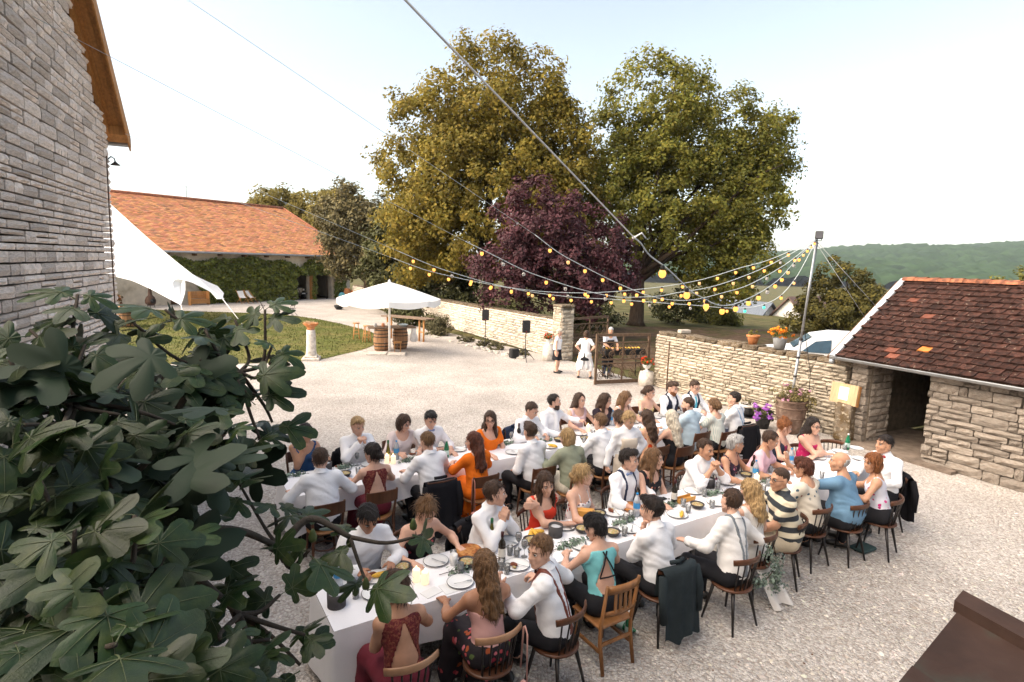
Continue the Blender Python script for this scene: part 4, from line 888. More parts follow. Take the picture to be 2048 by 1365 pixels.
k = MB(); k.lathe([(.2, .15), (.32, .3), (.34, .5), (.26, .72), (.13, .85), (.1, 1.3), (.14, 1.36), (.11, 1.36), (.08, 1.3)], 18); k.build('body', mat('smoked_clay', (.10, .06, .045), .8, .2, var=.3), t)
k = MB(); k.lathe([(.0001, 0), (.14, 0), (.16, .03)], 14, M=xf((0, -.33, .48), rx=PI / 2)); k.build('mouth', m_black, t)
for i in range(3): k = MB(); k.tube([(.26 * math.cos(i * 2.1), .26 * math.sin(i * 2.1), 0), (.2 * math.cos(i * 2.1), .2 * math.sin(i * 2.1), .25)], .02, 5); k.build('leg', m_iron, t)
for i, (s, o_, h, lb) in enumerate(((.966, .8, .95, 'tall clay pot by the barn corner, nearest the doorway'), (.985, 1.1, .8, 'clay pot by the barn corner, nearest the parasol'))):
    k = MB(); k.lathe([(.22, 0), (.3, .3), (.34, h * .7), (.25, h * .9), (.28, h), (.24, h), (.2, h * .8)], 16); k.build('clay_pot', m_terra, None, (*on_barn(s, o_), 0), label=lb, category='pot', group='clay pots at the barn corner')
k = MB(); k.ball((0, 0, .3), .32, 14); k.build('gym_ball', mat('teal_rubber', (.1, .32, .38), .5, .4), None, (*on_barn(.94, .9), 0), label='teal ball on the ground by the barn doorway', category='ball')
k = MB(); k.lathe([(.2, 0), (.33, .2), (.36, .32), (.33, .32), (.2, .05)], 16); k.build('black_bucket', m_black, None, (-12.8, 42.2, 0), label='black bucket on the gravel beyond the parasol', category='bucket')
def bistro_chair(label, loc, rz):
    t = thing('bistro_chair', label, 'chair', loc, rz, 'folding bistro chairs')
    for s in (-1, 1):
        k = MB(); k.tube([(s * .2, .22, 0), (s * .2, -.16, .85)], .012, 5); k.build('frame', m_iron, t); k = MB(); k.tube([(s * .18, -.24, 0), (s * .18, .2, .46)], .012, 5); k.build('leg', m_iron, t)
    for i in range(4): k = MB(); k.box((0, -.12 + i * .1, .46), (.38, .07, .018)); k.build('slat', m_iron, t)
    for z in (.68, .8): k = MB(); k.box((0, -.1 - (z - .68) * .45, z), (.42, .016, .07)); k.build('back_slat', m_iron, t)
bistro_chair('thin folding bistro chair beyond the lawn, nearest the barn doorway', (-14.2, 36.9, 0), 1.3); bistro_chair('thin folding bistro chair beyond the lawn, furthest from the doorway', (-16.9, 38.6, 0), -1.2)
t = thing('bistro_table', 'thin round bistro table between two folding chairs', 'table', (-15.4, 37.9, 0))
k = MB(); k.lathe([(.0001, .71), (.32, .71), (.33, .725), (.0001, .73)], 20); k.build('top', m_iron, t)
for i in range(4): a_ = i * PI / 2 + .4; k = MB(); k.tube([(.28 * math.cos(a_), .28 * math.sin(a_), 0), (-.1 * math.cos(a_), -.1 * math.sin(a_), .71)], .012, 5); k.build('leg', m_iron, t)
barrel('dark barrel used as a table on the lawn by the building corner', (-19.6, 29.0, 0), .95, .42, None)
t = thing('barrel_table', 'round wooden table top on the lawn barrel', 'table', (-19.6, 29.0, .96)); k = MB(); k.lathe([(.0001, 0), (.85, 0), (.86, .02), (.85, .045), (.0001, .045)], 24); k.build('top', m_pine, t)
t = thing('flower_vase', 'small dark vase of flowers on the lawn barrel table', 'vase', (-19.75, 28.9, 1.005)); k = MB(); k.lathe([(.05, 0), (.09, .1), (.05, .25), (.06, .28)], 12); k.build('vase', m_rust, t)
P, Nn, sz, cc = leaf_cloud([(0, 0, .45, .3, .3, .15)], 14, 14, .1, .05, 5); leaf_obj('blooms', P, Nn, sz, cc, m_lf_dark, t, ((2, .6, .5), (1, 1, 1)))
k = MB(); k.box((0, 0, .04), (.5, .3, .08), bev=.03); k.build('folded_cloth', mat('navy_cloth', (.03, .04, .09), .9), None, (-19.2, 28.75, 1.005), .4, label='folded navy cloth on the lawn barrel table', category='cloth')
t = thing('tent_peg_plate', 'white tent weight with upright peg on the lawn', 'tent weight', (-13.9, 21.8, 0)); k = MB(); k.lathe([(.0001, .03), (.28, .03), (.3, .045), (.28, .06), (.0001, .06)], 18); k.build('plate', m_white_p, t); k = MB(); k.tube([(0, 0, .05), (0, 0, .45)], .025, 6); k.build('peg', m_iron, t)
# ---- iron gate, two open leaves
def gate_leaf(label, A_, B_, H_):
    A_, B_ = np.array(A_), np.array(B_); L_ = np.linalg.norm(B_ - A_); a_ = math.atan2(*(B_ - A_)[::-1]); t = thing('iron_gate', label, 'gate', (*A_, 0), a_, 'gate leaves')
    for x, w in ((0, .07), (L_, .07), (L_ * .5, .04)):
        k = MB(); k.box((x, 0, H_ / 2 + .02), (w, w, H_ if w > .05 else H_ * .96)); k.build('post', m_gate, t)
    for z, h in ((.09, .12), (H_ * .42, .05), (H_ * .5, .05), (H_ * .84, .04), (H_ - .02, .09)):
        k = MB(); k.box((L_ / 2, -.002, z), (L_ - .07, .05, h)); k.build('rail', m_gate, t)
    for zc, hh in ((H_ * .26, H_ * .28), (H_ * .67, H_ * .30)):
        for j in range(5):
            xc = L_ * (j + .5) / 5
            for s in (-1, 1):
                th = np.linspace(0, 3.6 * PI, 26); rr = .02 + .0105 * th * 1.0; rr = rr * min(1, L_ / 11 / rr.max() * 1.0 * .9)
                P = np.stack([xc + s * (rr * np.cos(th)), 0 * th, zc + s * (hh * .22) + rr * np.sin(th)], 1); k = MB(); k.tube(P, .011, 5); k.build('scroll', m_gate, t)
            k = MB(); k.tube([(xc - L_ * .1, 0, zc - hh / 2), (xc, 0, zc), (xc + L_ * .1, 0, zc + hh / 2)], .010, 5); k.build('bar', m_gate, t)
m_gate = mat('gate_iron', (.13, .085, .055), .8, .3, metal=.2, var=.25, vs=14)
gate_leaf('open iron gate leaf with scrolls, nearer the tables', (4.46, 18.55), (2.68, 17.95), 1.62); gate_leaf('open iron gate leaf with scrolls beside the stone pillar', (2.35, 23.1), (4.1, 24.6), 1.62)
# urns of red flowers
def urn(label, loc, h0):
    p = thing('pedestal', 'rough stone block under the ' + label.replace('white urn of red geraniums ', 'urn '), 'pedestal', loc, .3, 'gate pedestals'); k = MB(); k.lathe([(.26, 0), (.25, h0 * .5), (.22, h0)], 8, wob=.05); k.build('block', m_paleStone, p)
    t = thing('flower_urn', label, 'urn', (loc[0], loc[1], h0), 0, 'urns of red flowers'); t.scale = (.72,) * 3; k = MB(); k.lathe([(.15, 0), (.14, .03), (.05, .08), (.05, .11), (.14, .17), (.19, .28), (.21, .32), (.18, .32), (.1, .2)], 16); k.build('urn', m_white_p, t)
    P, Nn, sz, cc = leaf_cloud([(0, 0, .45, .28, .28, .2)], 34, 22, .08, .03, 6, .6); leaf_obj('leaves', P, Nn, sz, cc, m_lf_green, t)
    P, Nn, sz, cc = leaf_cloud([(0, 0, .47, .3, .3, .22)], 30, 26, .05, .024, 7, .8); leaf_obj('blooms', P, Nn, sz, cc, mat('red_geranium', (.75, .06, .015), .7, .2, attr=True), t)
urn('white urn of red geraniums at the wall end by the near gate leaf', (4.34, 18.15, 0), .45); urn('white urn of red geraniums in front of the gate pillar', (1.45, 22.4, 0), .62)
k = MB(); k.box((0, 0, .11), (.5, .34, .22), bev=.02); k.build('yellow_crate', mat('yellow_plastic', (.75, .36, .02), .5, .4), None, (2.9, 22.4, 0), .5, label='yellow crate on the ground behind the gate', category='crate')
# charcoal grill beyond the near gate leaf
t = thing('charcoal_grill', 'long black charcoal trough grill on trestle legs by the gate', 'grill', (3.78, 19.35, 0), .3)
k = MB(); k.box((0, 0, .82), (1.5, .42, .03)); k.box((0, -.2, .9), (1.5, .02, .15)); k.box((0, .2, .9), (1.5, .02, .15)); k.box((-.74, 0, .9), (.02, .38, .15)); k.box((.74, 0, .9), (.02, .38, .15)); k.build('trough', m_black, t)
for x in (-.6, .6):
    for y_ in (-.16, .16): k = MB(); k.tube([(x * 1.05, y_ * 1.2, 0), (x, y_, .8)], .018, 5); k.build('leg', m_black, t)
k = MB(); k.box((0, 0, .985), (1.45, .42, .012)); k.build('grate', m_iron, t)
for i in range(11):
    k = MB(); k.tube([(0, -.09, .02), (0, -.045, .035), (0, .045, .035), (0, .09, .02)], [.014, .024, .024, .012], 7); k.build('corn_cob', mat('corn', (.72, .42, .06), .6, .3, var=.2, vs=80), None, (3.2 + i * .115, 19.2 + i * .035, .985), .3, label='corn cob roasting in the row on the charcoal grill, ' + ('leftmost', 'second', 'third', 'fourth', 'fifth', 'sixth', 'seventh', 'eighth', 'ninth', 'tenth', 'eleventh')[i] + ('' if i == 0 else ' from left'), category='corn', group='corn cobs on the grill')
# ---- wall furniture: pole, rod, pots, board
t = thing('light_pole', 'tall thin pale pole carrying the festoon lights, beside the stone wall', 'pole', (6.62, 13.36, 0))
k = MB(); k.tube([(0, 0, -.1), (.12, -.03, 2.2)], .034, 10); k.build('lower_tube', m_zincp if False else m_zinc, t)
k = MB(); k.tube([(.12, -.03, 2.16), (.25, -.06, 4.58)], .027, 10); k.build('upper_tube', m_zinc, t)
for z in (1.3, 1.75, 2.18): k = MB(); k.lathe([(.04, z), (.046, z + .02), (.04, z + .05)], 10, (.055 * z, -.014 * z, 0)); k.build('clamp', m_iron, t)
t2 = thing('floodlight', 'dark square floodlight strapped to the top of the light pole', 'floodlight', (6.88, 13.24, 4.52), -.4); t2.scale = (.8,) * 3
k = MB(); k.box((0, -.03, .1), (.2, .1, .22), bev=.015); k.build('housing', m_iron, t2); k = MB(); k.box((0, -.085, .1), (.17, .012, .18)); k.build('glass', mat('lamp_glass', (.1, .1, .11), .1, .6), t2); k = MB(); k.tube([(-.1, 0, .05), (-.06, 0, -.06), (.06, 0, -.06), (.1, 0, .05)], .012, 5); k.build('bracket', m_iron, t2)
k = MB(); k.tube([(0, 0, -.05), (0, 0, 1.55)], .02, 6); k.build('iron_rod', m_rust, None, (4.78, 17.3, 0), label='rusty iron rod standing against the stone wall', category='rod')
k = MB(); k.tube([(6.88, 13.3, 4.45), (8.6, 12.9, 2.6)], .006, 4); k.tube([(6.88, 13.3, 4.4), (8.2, 12.95, 2.45)], .006, 4); k.build('guy_wire', m_zinc, None, label='thin stay wires from the light pole to the shed roof', category='wire')
k = MB(); k.tube([(6.9, 13.3, 4.45), (6.8, 13.4, 2.6), (7.1, 13.45, 1.4), (7.12, 13.4, .3)], .008, 5); k.build('power_cable', m_black, None, label='black power cable dropping from the pole along the wall', category='cable')
def wall_pt(s, off=.22): 
    A_ = np.array([4.62, 18.15]); B_ = np.array([7.66, 12.86]); u = (B_ - A_) / np.linalg.norm(B_ - A_); q = A_ + u * s; return (q[0] - u[1] * off, q[1] + u[0] * off)
ZT = 1.79
t = thing('terracotta_pot', 'terracotta pot with garland relief on top of the wall', 'pot', (*wall_pt(3.35), ZT)); t.scale = (.85,) * 3; k = MB(); k.lathe([(.12, 0), (.17, .2), (.175, .22), (.2, .23), (.205, .3), (.18, .3), (.15, .24), (.0001, .22)], 18); k.build('pot', m_terra, t)
P, Nn, sz, cc = leaf_cloud([(0, 0, .36, .14, .14, .1)], 10, 14, .06, .025, 8); leaf_obj('seedlings', P, Nn, sz, cc, m_lf_green, t)
t = thing('zinc_bucket', 'zinc bucket full of orange flowers on top of the wall', 'bucket', (*wall_pt(4.15), ZT)); t.scale = (.82,) * 3; k = MB(); k.lathe([(.16, 0), (.21, .32), (.22, .34), (.2, .33), (.17, .25), (.0001, .24)], 18); k.build('bucket', mat('galvanised', (.42, .44, .46), .5, .4, metal=.3, var=.15, vs=9), t)
P, Nn, sz, cc = leaf_cloud([(0, 0, .5, .34, .3, .2)], 26, 18, .09, .03, 9, .5); leaf_obj('leaves', P, Nn, sz, cc, m_lf_green, t)
P, Nn, sz, cc = leaf_cloud([(0, 0, .52, .38, .32, .2)], 22, 16, .06, .035, 10, .7); leaf_obj('blooms', P, Nn, sz, cc, mat('orange_petal', (.85, .26, .02), .7, .2, attr=True), t)
k = MB(); k.box((0, 0, .06), (.36, .2, .11), bev=.02); k.build('loose_stone', m_wstone, None, (*wall_pt(.9), ZT), .3, label='pale squared stone lying loose on top of the wall', category='stone')
t = thing('large_flower_pot', 'huge banded terracotta jar overflowing with cut flowers by the wall', 'pot', (6.6, 13.2, 0)); t.scale = (.84,) * 3
m_jar = mat('aged_jar', (.15, .095, .07), .8, .25, var=.3, vs=7, bump=.2, bs=25, col2=(.24, .17, .13), mixs=4, lo=.5, hi=.68)
k = MB(); k.lathe([(.24, 0), (.30, .2), (.36, .45), (.40, .7), (.38, .86), (.41, .9), (.42, .95), (.36, .95), (.3, .8), (.0001, .78)], 24); k.build('jar', m_jar, t)
for z, r_ in ((.46, .37), (.74, .41)): k = MB(); k.lathe([(r_ - .01, z - .025), (r_ + .018, z), (r_ - .01, z + .025)], 24, cap=False); k.build('band', m_jar, t)
P, Nn, sz, cc = leaf_cloud([(0, 0, 1.05, .52, .5, .26), (.25, -.1, .85, .3, .3, .25)], 60, 26, .12, .035, 11, .5); leaf_obj('foliage', P, Nn, sz, cc, m_lf_willow, t, ((1, 1, 1), (2.2, 1.9, 1.4)))
P, Nn, sz, cc = leaf_cloud([(-.05, -.1, 1.12, .5, .42, .25)], 16, 18, .05, .03, 12, .8); leaf_obj('blooms', P, Nn, sz, cc, mat('pink_petal', (.55, .3, .34), .7, .2, attr=True), t, ((1, 1, 1), (1, .9, 1.2)))
t = thing('hydrangea_pot', 'dark pot of purple hydrangeas next to the huge jar', 'pot', (6.1, 13.5, 0)); t.scale = (.8,) * 3; k = MB(); k.lathe([(.16, 0), (.24, .34), (.25, .36), (.22, .35), (.0001, .32)], 16); k.build('pot', m_black, t)
P, Nn, sz, cc = leaf_cloud([(0, 0, .45, .28, .28, .15)], 18, 16, .1, .05, 13); leaf_obj('leaves', P, Nn, sz, cc, m_lf_dark, t)
for i, (x, y_, z) in enumerate(((-.22, -.1, .5), (-.05, -.2, .62), (.1, -.05, .68), (-.18, .1, .66), (.05, -.26, .42), (-.28, -.2, .36))):
    P, Nn, sz, cc = leaf_cloud([(x, y_, z, .09, .09, .08)], 9, 26, .045, .02, 20 + i, .9); leaf_obj('flower_head', P, Nn, sz, cc, mat('hydrangea', (.30, .16, .52), .7, .2, attr=True), t, ((1, 1, 1), (1.6, .7, 1)))
t = thing('planter', 'small dark planter with pale rim by the foot of the wall', 'pot', (6.15, 14.55, 0)); k = MB(); k.lathe([(.15, .02), (.2, .28), (.0001, .27)], 16); k.build('pot', m_black, t); k = MB(); k.lathe([(.2, .27), (.235, .28), (.235, .34), (.19, .34), (.18, .28)], 18, cap=False); k.build('rim', m_paleStone, t); k = MB(); k.lathe([(.0001, 0), (.22, 0), (.23, .02), (.0001, .02)], 16); k.build('saucer', m_black, t)
P, Nn, sz, cc = leaf_cloud([(0, 0, .37, .13, .13, .06)], 8, 14, .05, .025, 14); leaf_obj('plant', P, Nn, sz, cc, m_lf_willow, t)
t = thing('stone_trough', 'rough mossy stone block standing against the shed corner', 'stone block', (7.55, 12.62, 0), math.atan2(-.893, .45)); V, F = bevbox(.19, .14, .44, .05); V = V + rng.normal(0, .012, V.shape); k = MB(); k.add(V + [0, 0, .43], F); k.build('block', m_cope, t)
t = thing('notice_board', 'light wooden board with a white paper sheet, leaning on the stone block', 'board', (7.47, 12.66, .84), math.atan2(-.893, .45))
k = MB(); k.box((0, 0, .24), (.62, .035, .46), bev=.004, M=xf(rx=-.12)); k.build('panel', mat('plywood', (.50, .36, .21), .6, .2, var=.2, vs=4, stretch=(6, 6, .8)), t); k = MB(); k.box((.0, -.022, .25), (.22, .004, .29), M=xf(rx=-.12)); k.build('paper', m_white_p, t)
k = MB(); k.box((.3, .05, .23), (.04, .06, .46), M=xf(rx=-.12)); k.build('batten', m_pine, t)
# fallen stones along the yard edges
r = np.random.default_rng(31); m_rub = mat('rubble_stone', (.52, .48, .42), .9, .2, var=.25, vs=12, bump=.6, bs=30, orand=.2)
for i in range(46):
    q = r.random(); f_ = -4.2 + 5.6 * q; y_ = 30.8 - 7.9 * q; V, F = bevbox(.5, .4, .3, .14); V = V * r.uniform(.7, 1.2, V.shape) * r.uniform(.1, .24)
    k = MB(); k.add(V, F); k.build('edging_stone', m_rub, None, (f_ - 1.0 + r.normal(0, .12), y_ - .4, .02), r.uniform(0, 6), label='loose pale stone edging the bed along the boundary wall', category='stone', group='edging stones of the wall bed')
# ---- parked van behind the wall
t = thing('parked_van', 'white van parked behind the stone wall', 'van', (11.5, 21.0, -.22), math.atan2(-.35, .93) )
m_van = mat('van_paint', (.78, .78, .78), .3, .5, var=.03, coat=.4); m_glass = mat('van_glass', (.05, .09, .13), .06, .7)
prof = [(-2.1, .35), (-2.1, .95), (-1.95, 1.08), (-1.1, 1.2), (-.45, 1.68), (.2, 1.82), (2.1, 1.82), (2.25, 1.6), (2.3, .9), (2.25, .35)]
V = [(x, s * .86 * (1 - max(0, z - 1.0) * .12), z) for s in (-1, 1) for x, z in prof]; n = len(prof)
k = MB(); k.add(V, [tuple(range(n)), tuple(range(2 * n - 1, n - 1, -1))] + [(i, n + i, n + (i + 1) % n, (i + 1) % n) for i in range(n)]); k.build('body', m_van, t)
k = MB(); k.add([(-1.08, -.66, 1.24), (-1.08, .66, 1.24), (-.5, .62, 1.65), (-.5, -.62, 1.65)], [(0, 3, 2, 1)]); k.add([(-1.1, -.66, 1.245), (-1.1, .66, 1.245), (-.52, .62, 1.665), (-.52, -.62, 1.665)], [(0, 1, 2, 3)]); k.build('windscreen', m_glass, t)
for s in (-1, 1):
    k = MB(); V = [(-.85, s * .856, 1.12), (-.4, s * .826, 1.52), (.1, s * .82, 1.6), (.1, s * .856, 1.12)]; k.add(V + [(x, y_ + s * .012, z) for x, y_, z in V], [(0, 1, 2, 3), (7, 6, 5, 4), (0, 4, 5, 1), (1, 5, 6, 2), (2, 6, 7, 3)]); k.build('side_window', m_glass, t)
    k = MB(); k.box((-.95, s * 1.0, 1.08), (.1, .16, .16), bev=.03); k.build('mirror', m_van, t)
    for x in (-1.4, 1.5): k = MB(); k.lathe([(.0001, -.1), (.3, -.1), (.33, -.05), (.33, .05), (.3, .1), (.0001, .1)], 18, M=xf((x, s * .8, .33), rx=PI / 2)); k.build('wheel', m_tyre, t)
# ---- festoon strings
m_cable = mat('cable_grey', (.5, .55, .56), .6, .3, var=0); m_rope = mat('pale_rope', (.82, .82, .8), .8, .2, var=.1); m_sock = mat('bulb_socket', (.02, .02, .02), .5)
m_bulb = mat('lit_bulb', (.06, .03, .01), .3, .3, var=0, emit=(1.0, .40, .08), es=.36); m_bulbw = mat('dim_bulb', (.25, .18, .1), .3, .3, var=0, emit=(1.0, .5, .17), es=.18); m_bulbg = mat('green_bulb', (.1, .7, .5), .3, .3, var=0, emit=(.02, .45, .26), es=.22); m_bulbc = mat('unlit_bulb', (.7, .66, .6), .1, .5, var=0, trans=.6)
kb = MB(); kb.ball((0, 0, -.075), .034, 12, sq=(1, 1, 1.15)); BM = [kb.mesh('bulb', q) for q in (m_bulb, m_bulbw, m_bulbg, m_bulbc)]; ks = MB(); ks.lathe([(.012, 0), (.02, -.01), (.02, -.045)], 8); SM = ks.mesh('socket', m_sock)
POLE = (6.87, 13.3, 4.52)
STR = {'from the gable corner, hanging lowest': ((-8.14, 11.75, 5.7), [(-2.56, 12.33, 3.81), (-1.91, 12.39, 3.59), (-1.24, 12.46, 3.44), (-0.41, 12.55, 3.29), (0.52, 12.64, 3.15), (1.37, 12.73, 3.07), (2.29, 12.83, 3.04), (3.27, 12.93, 2.99), (4.1, 13.01, 2.95), (4.74, 13.08, 2.91), (5.27, 13.14, 2.91), (5.7, 13.18, 2.99), (6.11, 13.22, 3.2), (6.45, 13.26, 3.62), (6.69, 13.28, 4.11)], .45, .78),
'from the gable eave, hanging highest': ((-7.71, 11.71, 6.09), [(-2.44, 12.28, 3.96), (-1.9, 12.34, 3.74), (-1.33, 12.4, 3.55), (-0.36, 12.51, 3.3), (0.52, 12.61, 3.19), (1.42, 12.7, 3.17), (2.02, 12.77, 3.2), (2.63, 12.84, 3.26), (3.44, 12.93, 3.37), (4.26, 13.02, 3.54), (5.09, 13.11, 3.81), (5.81, 13.18, 4.03)], .43, .8),
'starting in front of the purple tree, left one': ((-6.76, 8.43, 6.99), [(-0.89, 10.53, 4.15), (-0.41, 10.7, 3.93), (0.18, 10.91, 3.66), (0.62, 11.07, 3.51), (1.12, 11.25, 3.36), (1.58, 11.41, 3.25), (1.97, 11.55, 3.18), (2.31, 11.67, 3.16), (3.0, 11.92, 3.19), (3.41, 12.06, 3.26), (4.2, 12.35, 3.39), (4.96, 12.62, 3.62), (5.8, 12.92, 3.96)], .45, .78),
'starting in front of the purple tree, right one': ((-6.27, 8.13, 8.28), [(0.37, 10.74, 4.31), (0.85, 10.93, 3.99), (1.44, 11.16, 3.71), (1.92, 11.35, 3.5), (2.31, 11.5, 3.35), (2.76, 11.68, 3.2), (3.28, 11.89, 3.12), (3.81, 12.09, 3.13), (4.51, 12.37, 3.28), (5.12, 12.61, 3.45), (5.86, 12.9, 3.81), (6.32, 13.08, 4.1)], .43, .8),
'with thick pale rope, nearest the camera': ((-1.79, -.48, 5.37), [(0.73, 3.58, 3.97), (0.8, 3.7, 3.94), (0.89, 3.83, 3.87), (1.09, 4.15, 3.79), (1.29, 4.47, 3.69), (1.47, 4.76, 3.6), (1.68, 5.08, 3.53), (1.96, 5.52, 3.45), (2.28, 6.03, 3.42), (2.65, 6.62, 3.44), (3.27, 7.6, 3.51), (4.08, 8.88, 3.67), (5.15, 10.57, 4.02)], .66, .95)}
def spline(P, n):
    P = np.array(P, float); Pp = np.vstack([2 * P[0] - P[1], P, 2 * P[-1] - P[-2]]); out = []
    for i in range(1, len(Pp) - 2):
        a, b_, c, d = Pp[i - 1], Pp[i], Pp[i + 1], Pp[i + 2]
        for q in np.arange(n) / n: out.append(.5 * ((2 * b_) + (-a + c) * q + (2 * a - 5 * b_ + 4 * c - d) * q * q + (-a + 3 * b_ - 3 * c + d) * q ** 3))
    out.append(P[-1]); return np.array(out)
r = np.random.default_rng(17)
for si, (nm, (an, pts, step, lit)) in enumerate(STR.items()):
    o0 = np.array(pts[0]); near = si == 4
    t = thing('festoon_light_string', 'festoon light string ' + nm, 'light string', tuple(o0), group='festoon light strings over the tables')
    C_ = spline(pts + [POLE], 6); k = MB(); k.tube(C_ - o0, .005 if near else .0075, 6); k.build('cable', m_cable, t)
    k = MB(); k.tube([np.array(an) - o0, np.array(pts[0]) - o0], .0042 if near else .004, 5); k.build('rope', m_rope if near else m_cable, t)
    if near: k = MB(); k.ball((0, 0, 0), .013, 8, sq=(1, 1.4, .8)); k.tube([(0, 0, 0), (.05, .02, .03), (.08, .04, .0)], .005, 5); k.build('knot', m_rope, t)
    d = np.concatenate([[0], np.cumsum(np.linalg.norm(np.diff(C_, axis=0), axis=1))]); nb = int((d[-1] - .6 - .45) / step) + 1
    for j in range(nb):
        s = (.62 if near else .35) + j * step + r.normal(0, .02)
        if s > d[-1] - .4: break
        p = np.array([np.interp(s, d, C_[:, q]) for q in range(3)]) - o0; u_ = r.random()
        kind = 0 if u_ < lit else (3 if u_ < lit + .14 else 1)
        if s > d[-1] * .6 and kind == 0 and r.random() < .4: kind = 1
        pw = p + o0; upx = px(pw)[0]
        if not near and abs(upx - 1437) < 13 and si == 4 or (si == 0 and (abs(upx - 1488) < 12 or abs(upx - 1518) < 12)): kind = 2
        sk = obj('socket', SM, t, tuple(p), scale=(.8, .8, .8) if near else None); obj('bulb', BM[kind], sk)
# ================================================================ people: implicit surfaces turned into one continuous mesh each
def unit(v): v = np.asarray(v, float); return v / (np.linalg.norm(v) + 1e-9)
def field(prims, h, k, pad=.05, bounds=None):
    los, his = [], []
    for p in prims:
        if p[0] == 'c': a, b, ra, rb = p[1:]; r_ = max(ra, rb); los.append(np.minimum(a, b) - r_); his.append(np.maximum(a, b) + r_)
        else: c, R_, r_ = p[1:]; e = np.sqrt(((R_ * np.asarray(r_)[:, None]) ** 2).sum(0)); los.append(c - e); his.append(c + e)
    los, his = np.array(los), np.array(his)
    lo, hi = los.min(0) - pad, his.max(0) + pad
    if bounds is not None: lo, hi = np.maximum(lo, bounds[0]), np.minimum(hi, bounds[1])
    n = np.ceil((hi - lo) / h).astype(int) + 1; ax = [(lo[i] + h * np.arange(n[i])).astype(np.float32) for i in range(3)]
    D = np.full(n, .4, np.float32)
    for p, l, u in zip(prims, los, his):
        m = k + 2.2 * h; i0 = np.clip(((l - m - lo) / h).astype(int), 0, n - 1); i1 = np.clip(((u + m - lo) / h).astype(int) + 2, 1, n)
        sl = tuple(slice(a, b) for a, b in zip(i0, i1)); x, y, z = ax[0][sl[0]][:, None, None], ax[1][sl[1]][None, :, None], ax[2][sl[2]][None, None, :]
        if x.size == 0 or y.size == 0 or z.size == 0: continue
        if p[0] == 'c':
            a, b, ra, rb = p[1:]; ab = b - a; L2 = float(ab @ ab) + 1e-9; X_, Y_, Z_ = x - a[0], y - a[1], z - a[2]
            t = np.clip((X_ * ab[0] + Y_ * ab[1] + Z_ * ab[2]) / L2, 0, 1)
            d = np.sqrt((X_ - t * ab[0]) ** 2 + (Y_ - t * ab[1]) ** 2 + (Z_ - t * ab[2]) ** 2) - (ra + (rb - ra) * t)
        else:
            c, R_, r_ = p[1:]; X_, Y_, Z_ = x - c[0], y - c[1], z - c[2]; k0 = 0; k1 = 0
            for j in range(3):
                q = (X_ * R_[j, 0] + Y_ * R_[j, 1] + Z_ * R_[j, 2]) / r_[j]; k0 = k0 + q * q; k1 = k1 + (q / r_[j]) ** 2
            k0 = np.sqrt(k0); d = k0 * (k0 - 1) / (np.sqrt(k1) + 1e-6)
        S = D[sl]; hh = np.maximum(k - np.abs(S - d), 0); D[sl] = np.minimum(S, d) - hh * hh / (4 * k)
    return D, lo, ax
_CORN = np.array([(i, j, k) for i in (0, 1) for j in (0, 1) for k in (0, 1)])
_EDG = [(a, b) for a in range(8) for b in range(a + 1, 8) if np.abs(_CORN[a] - _CORN[b]).sum() == 1]
def nets(D, lo, h):
    s = D < 0; n = np.array(D.shape)
    acc = np.zeros(n - 1, np.int8)
    for c in _CORN: acc += s[c[0]:n[0] - 1 + c[0], c[1]:n[1] - 1 + c[1], c[2]:n[2] - 1 + c[2]]
    act = np.argwhere((acc > 0) & (acc < 8))
    if len(act) == 0: return np.zeros((0, 3)), np.zeros((0, 4), int)
    idx = np.full(n - 1, -1, np.int64); idx[act[:, 0], act[:, 1], act[:, 2]] = np.arange(len(act))
    val = np.stack([D[act[:, 0] + c[0], act[:, 1] + c[1], act[:, 2] + c[2]] for c in _CORN], 1); P = np.zeros((len(act), 3)); cnt = np.zeros(len(act))
    for a, b in _EDG:
        va, vb = val[:, a], val[:, b]; m = (va < 0) != (vb < 0); t = np.where(m, va / (va - vb + 1e-12), 0)
        P += np.where(m[:, None], _CORN[a] + t[:, None] * (_CORN[b] - _CORN[a]), 0); cnt += m
    V = lo + h * (act + P / cnt[:, None]); F = []
    for axn in range(3):
        o1, o2 = (axn + 1) % 3, (axn + 2) % 3; sl0 = [slice(1, -1)] * 3; sl1 = [slice(1, -1)] * 3; sl0[axn] = slice(0, -1); sl1[axn] = slice(1, None)
        A, B = s[tuple(sl0)], s[tuple(sl1)]; e = np.argwhere(A != B); fl = A[tuple(e.T)]; e1 = e.copy(); e1[:, o1] += 1; e1[:, o2] += 1
        def cid(d1, d2): q = e1.copy(); q[:, o1] -= d1; q[:, o2] -= d2; return idx[q[:, 0], q[:, 1], q[:, 2]]
        q = np.stack([cid(1, 1), cid(0, 1), cid(0, 0), cid(1, 0)], 1); q[~fl] = q[~fl][:, ::-1]; F.append(q)
    F = np.concatenate(F); F = F[(F >= 0).all(1)]; return V, F
def C(a, b, ra, rb=None): return ('c', np.asarray(a, float), np.asarray(b, float), ra, ra if rb is None else rb)
def E(c, r_, R_=None): return ('e', np.asarray(c, float), np.eye(3) if R_ is None else R_, np.asarray(r_, float))
def infl(pr, o):
    return [('c', p[1], p[2], p[3] + o, p[4] + o) if p[0] == 'c' else ('e', p[1], p[2], p[3] + o) for p in pr]
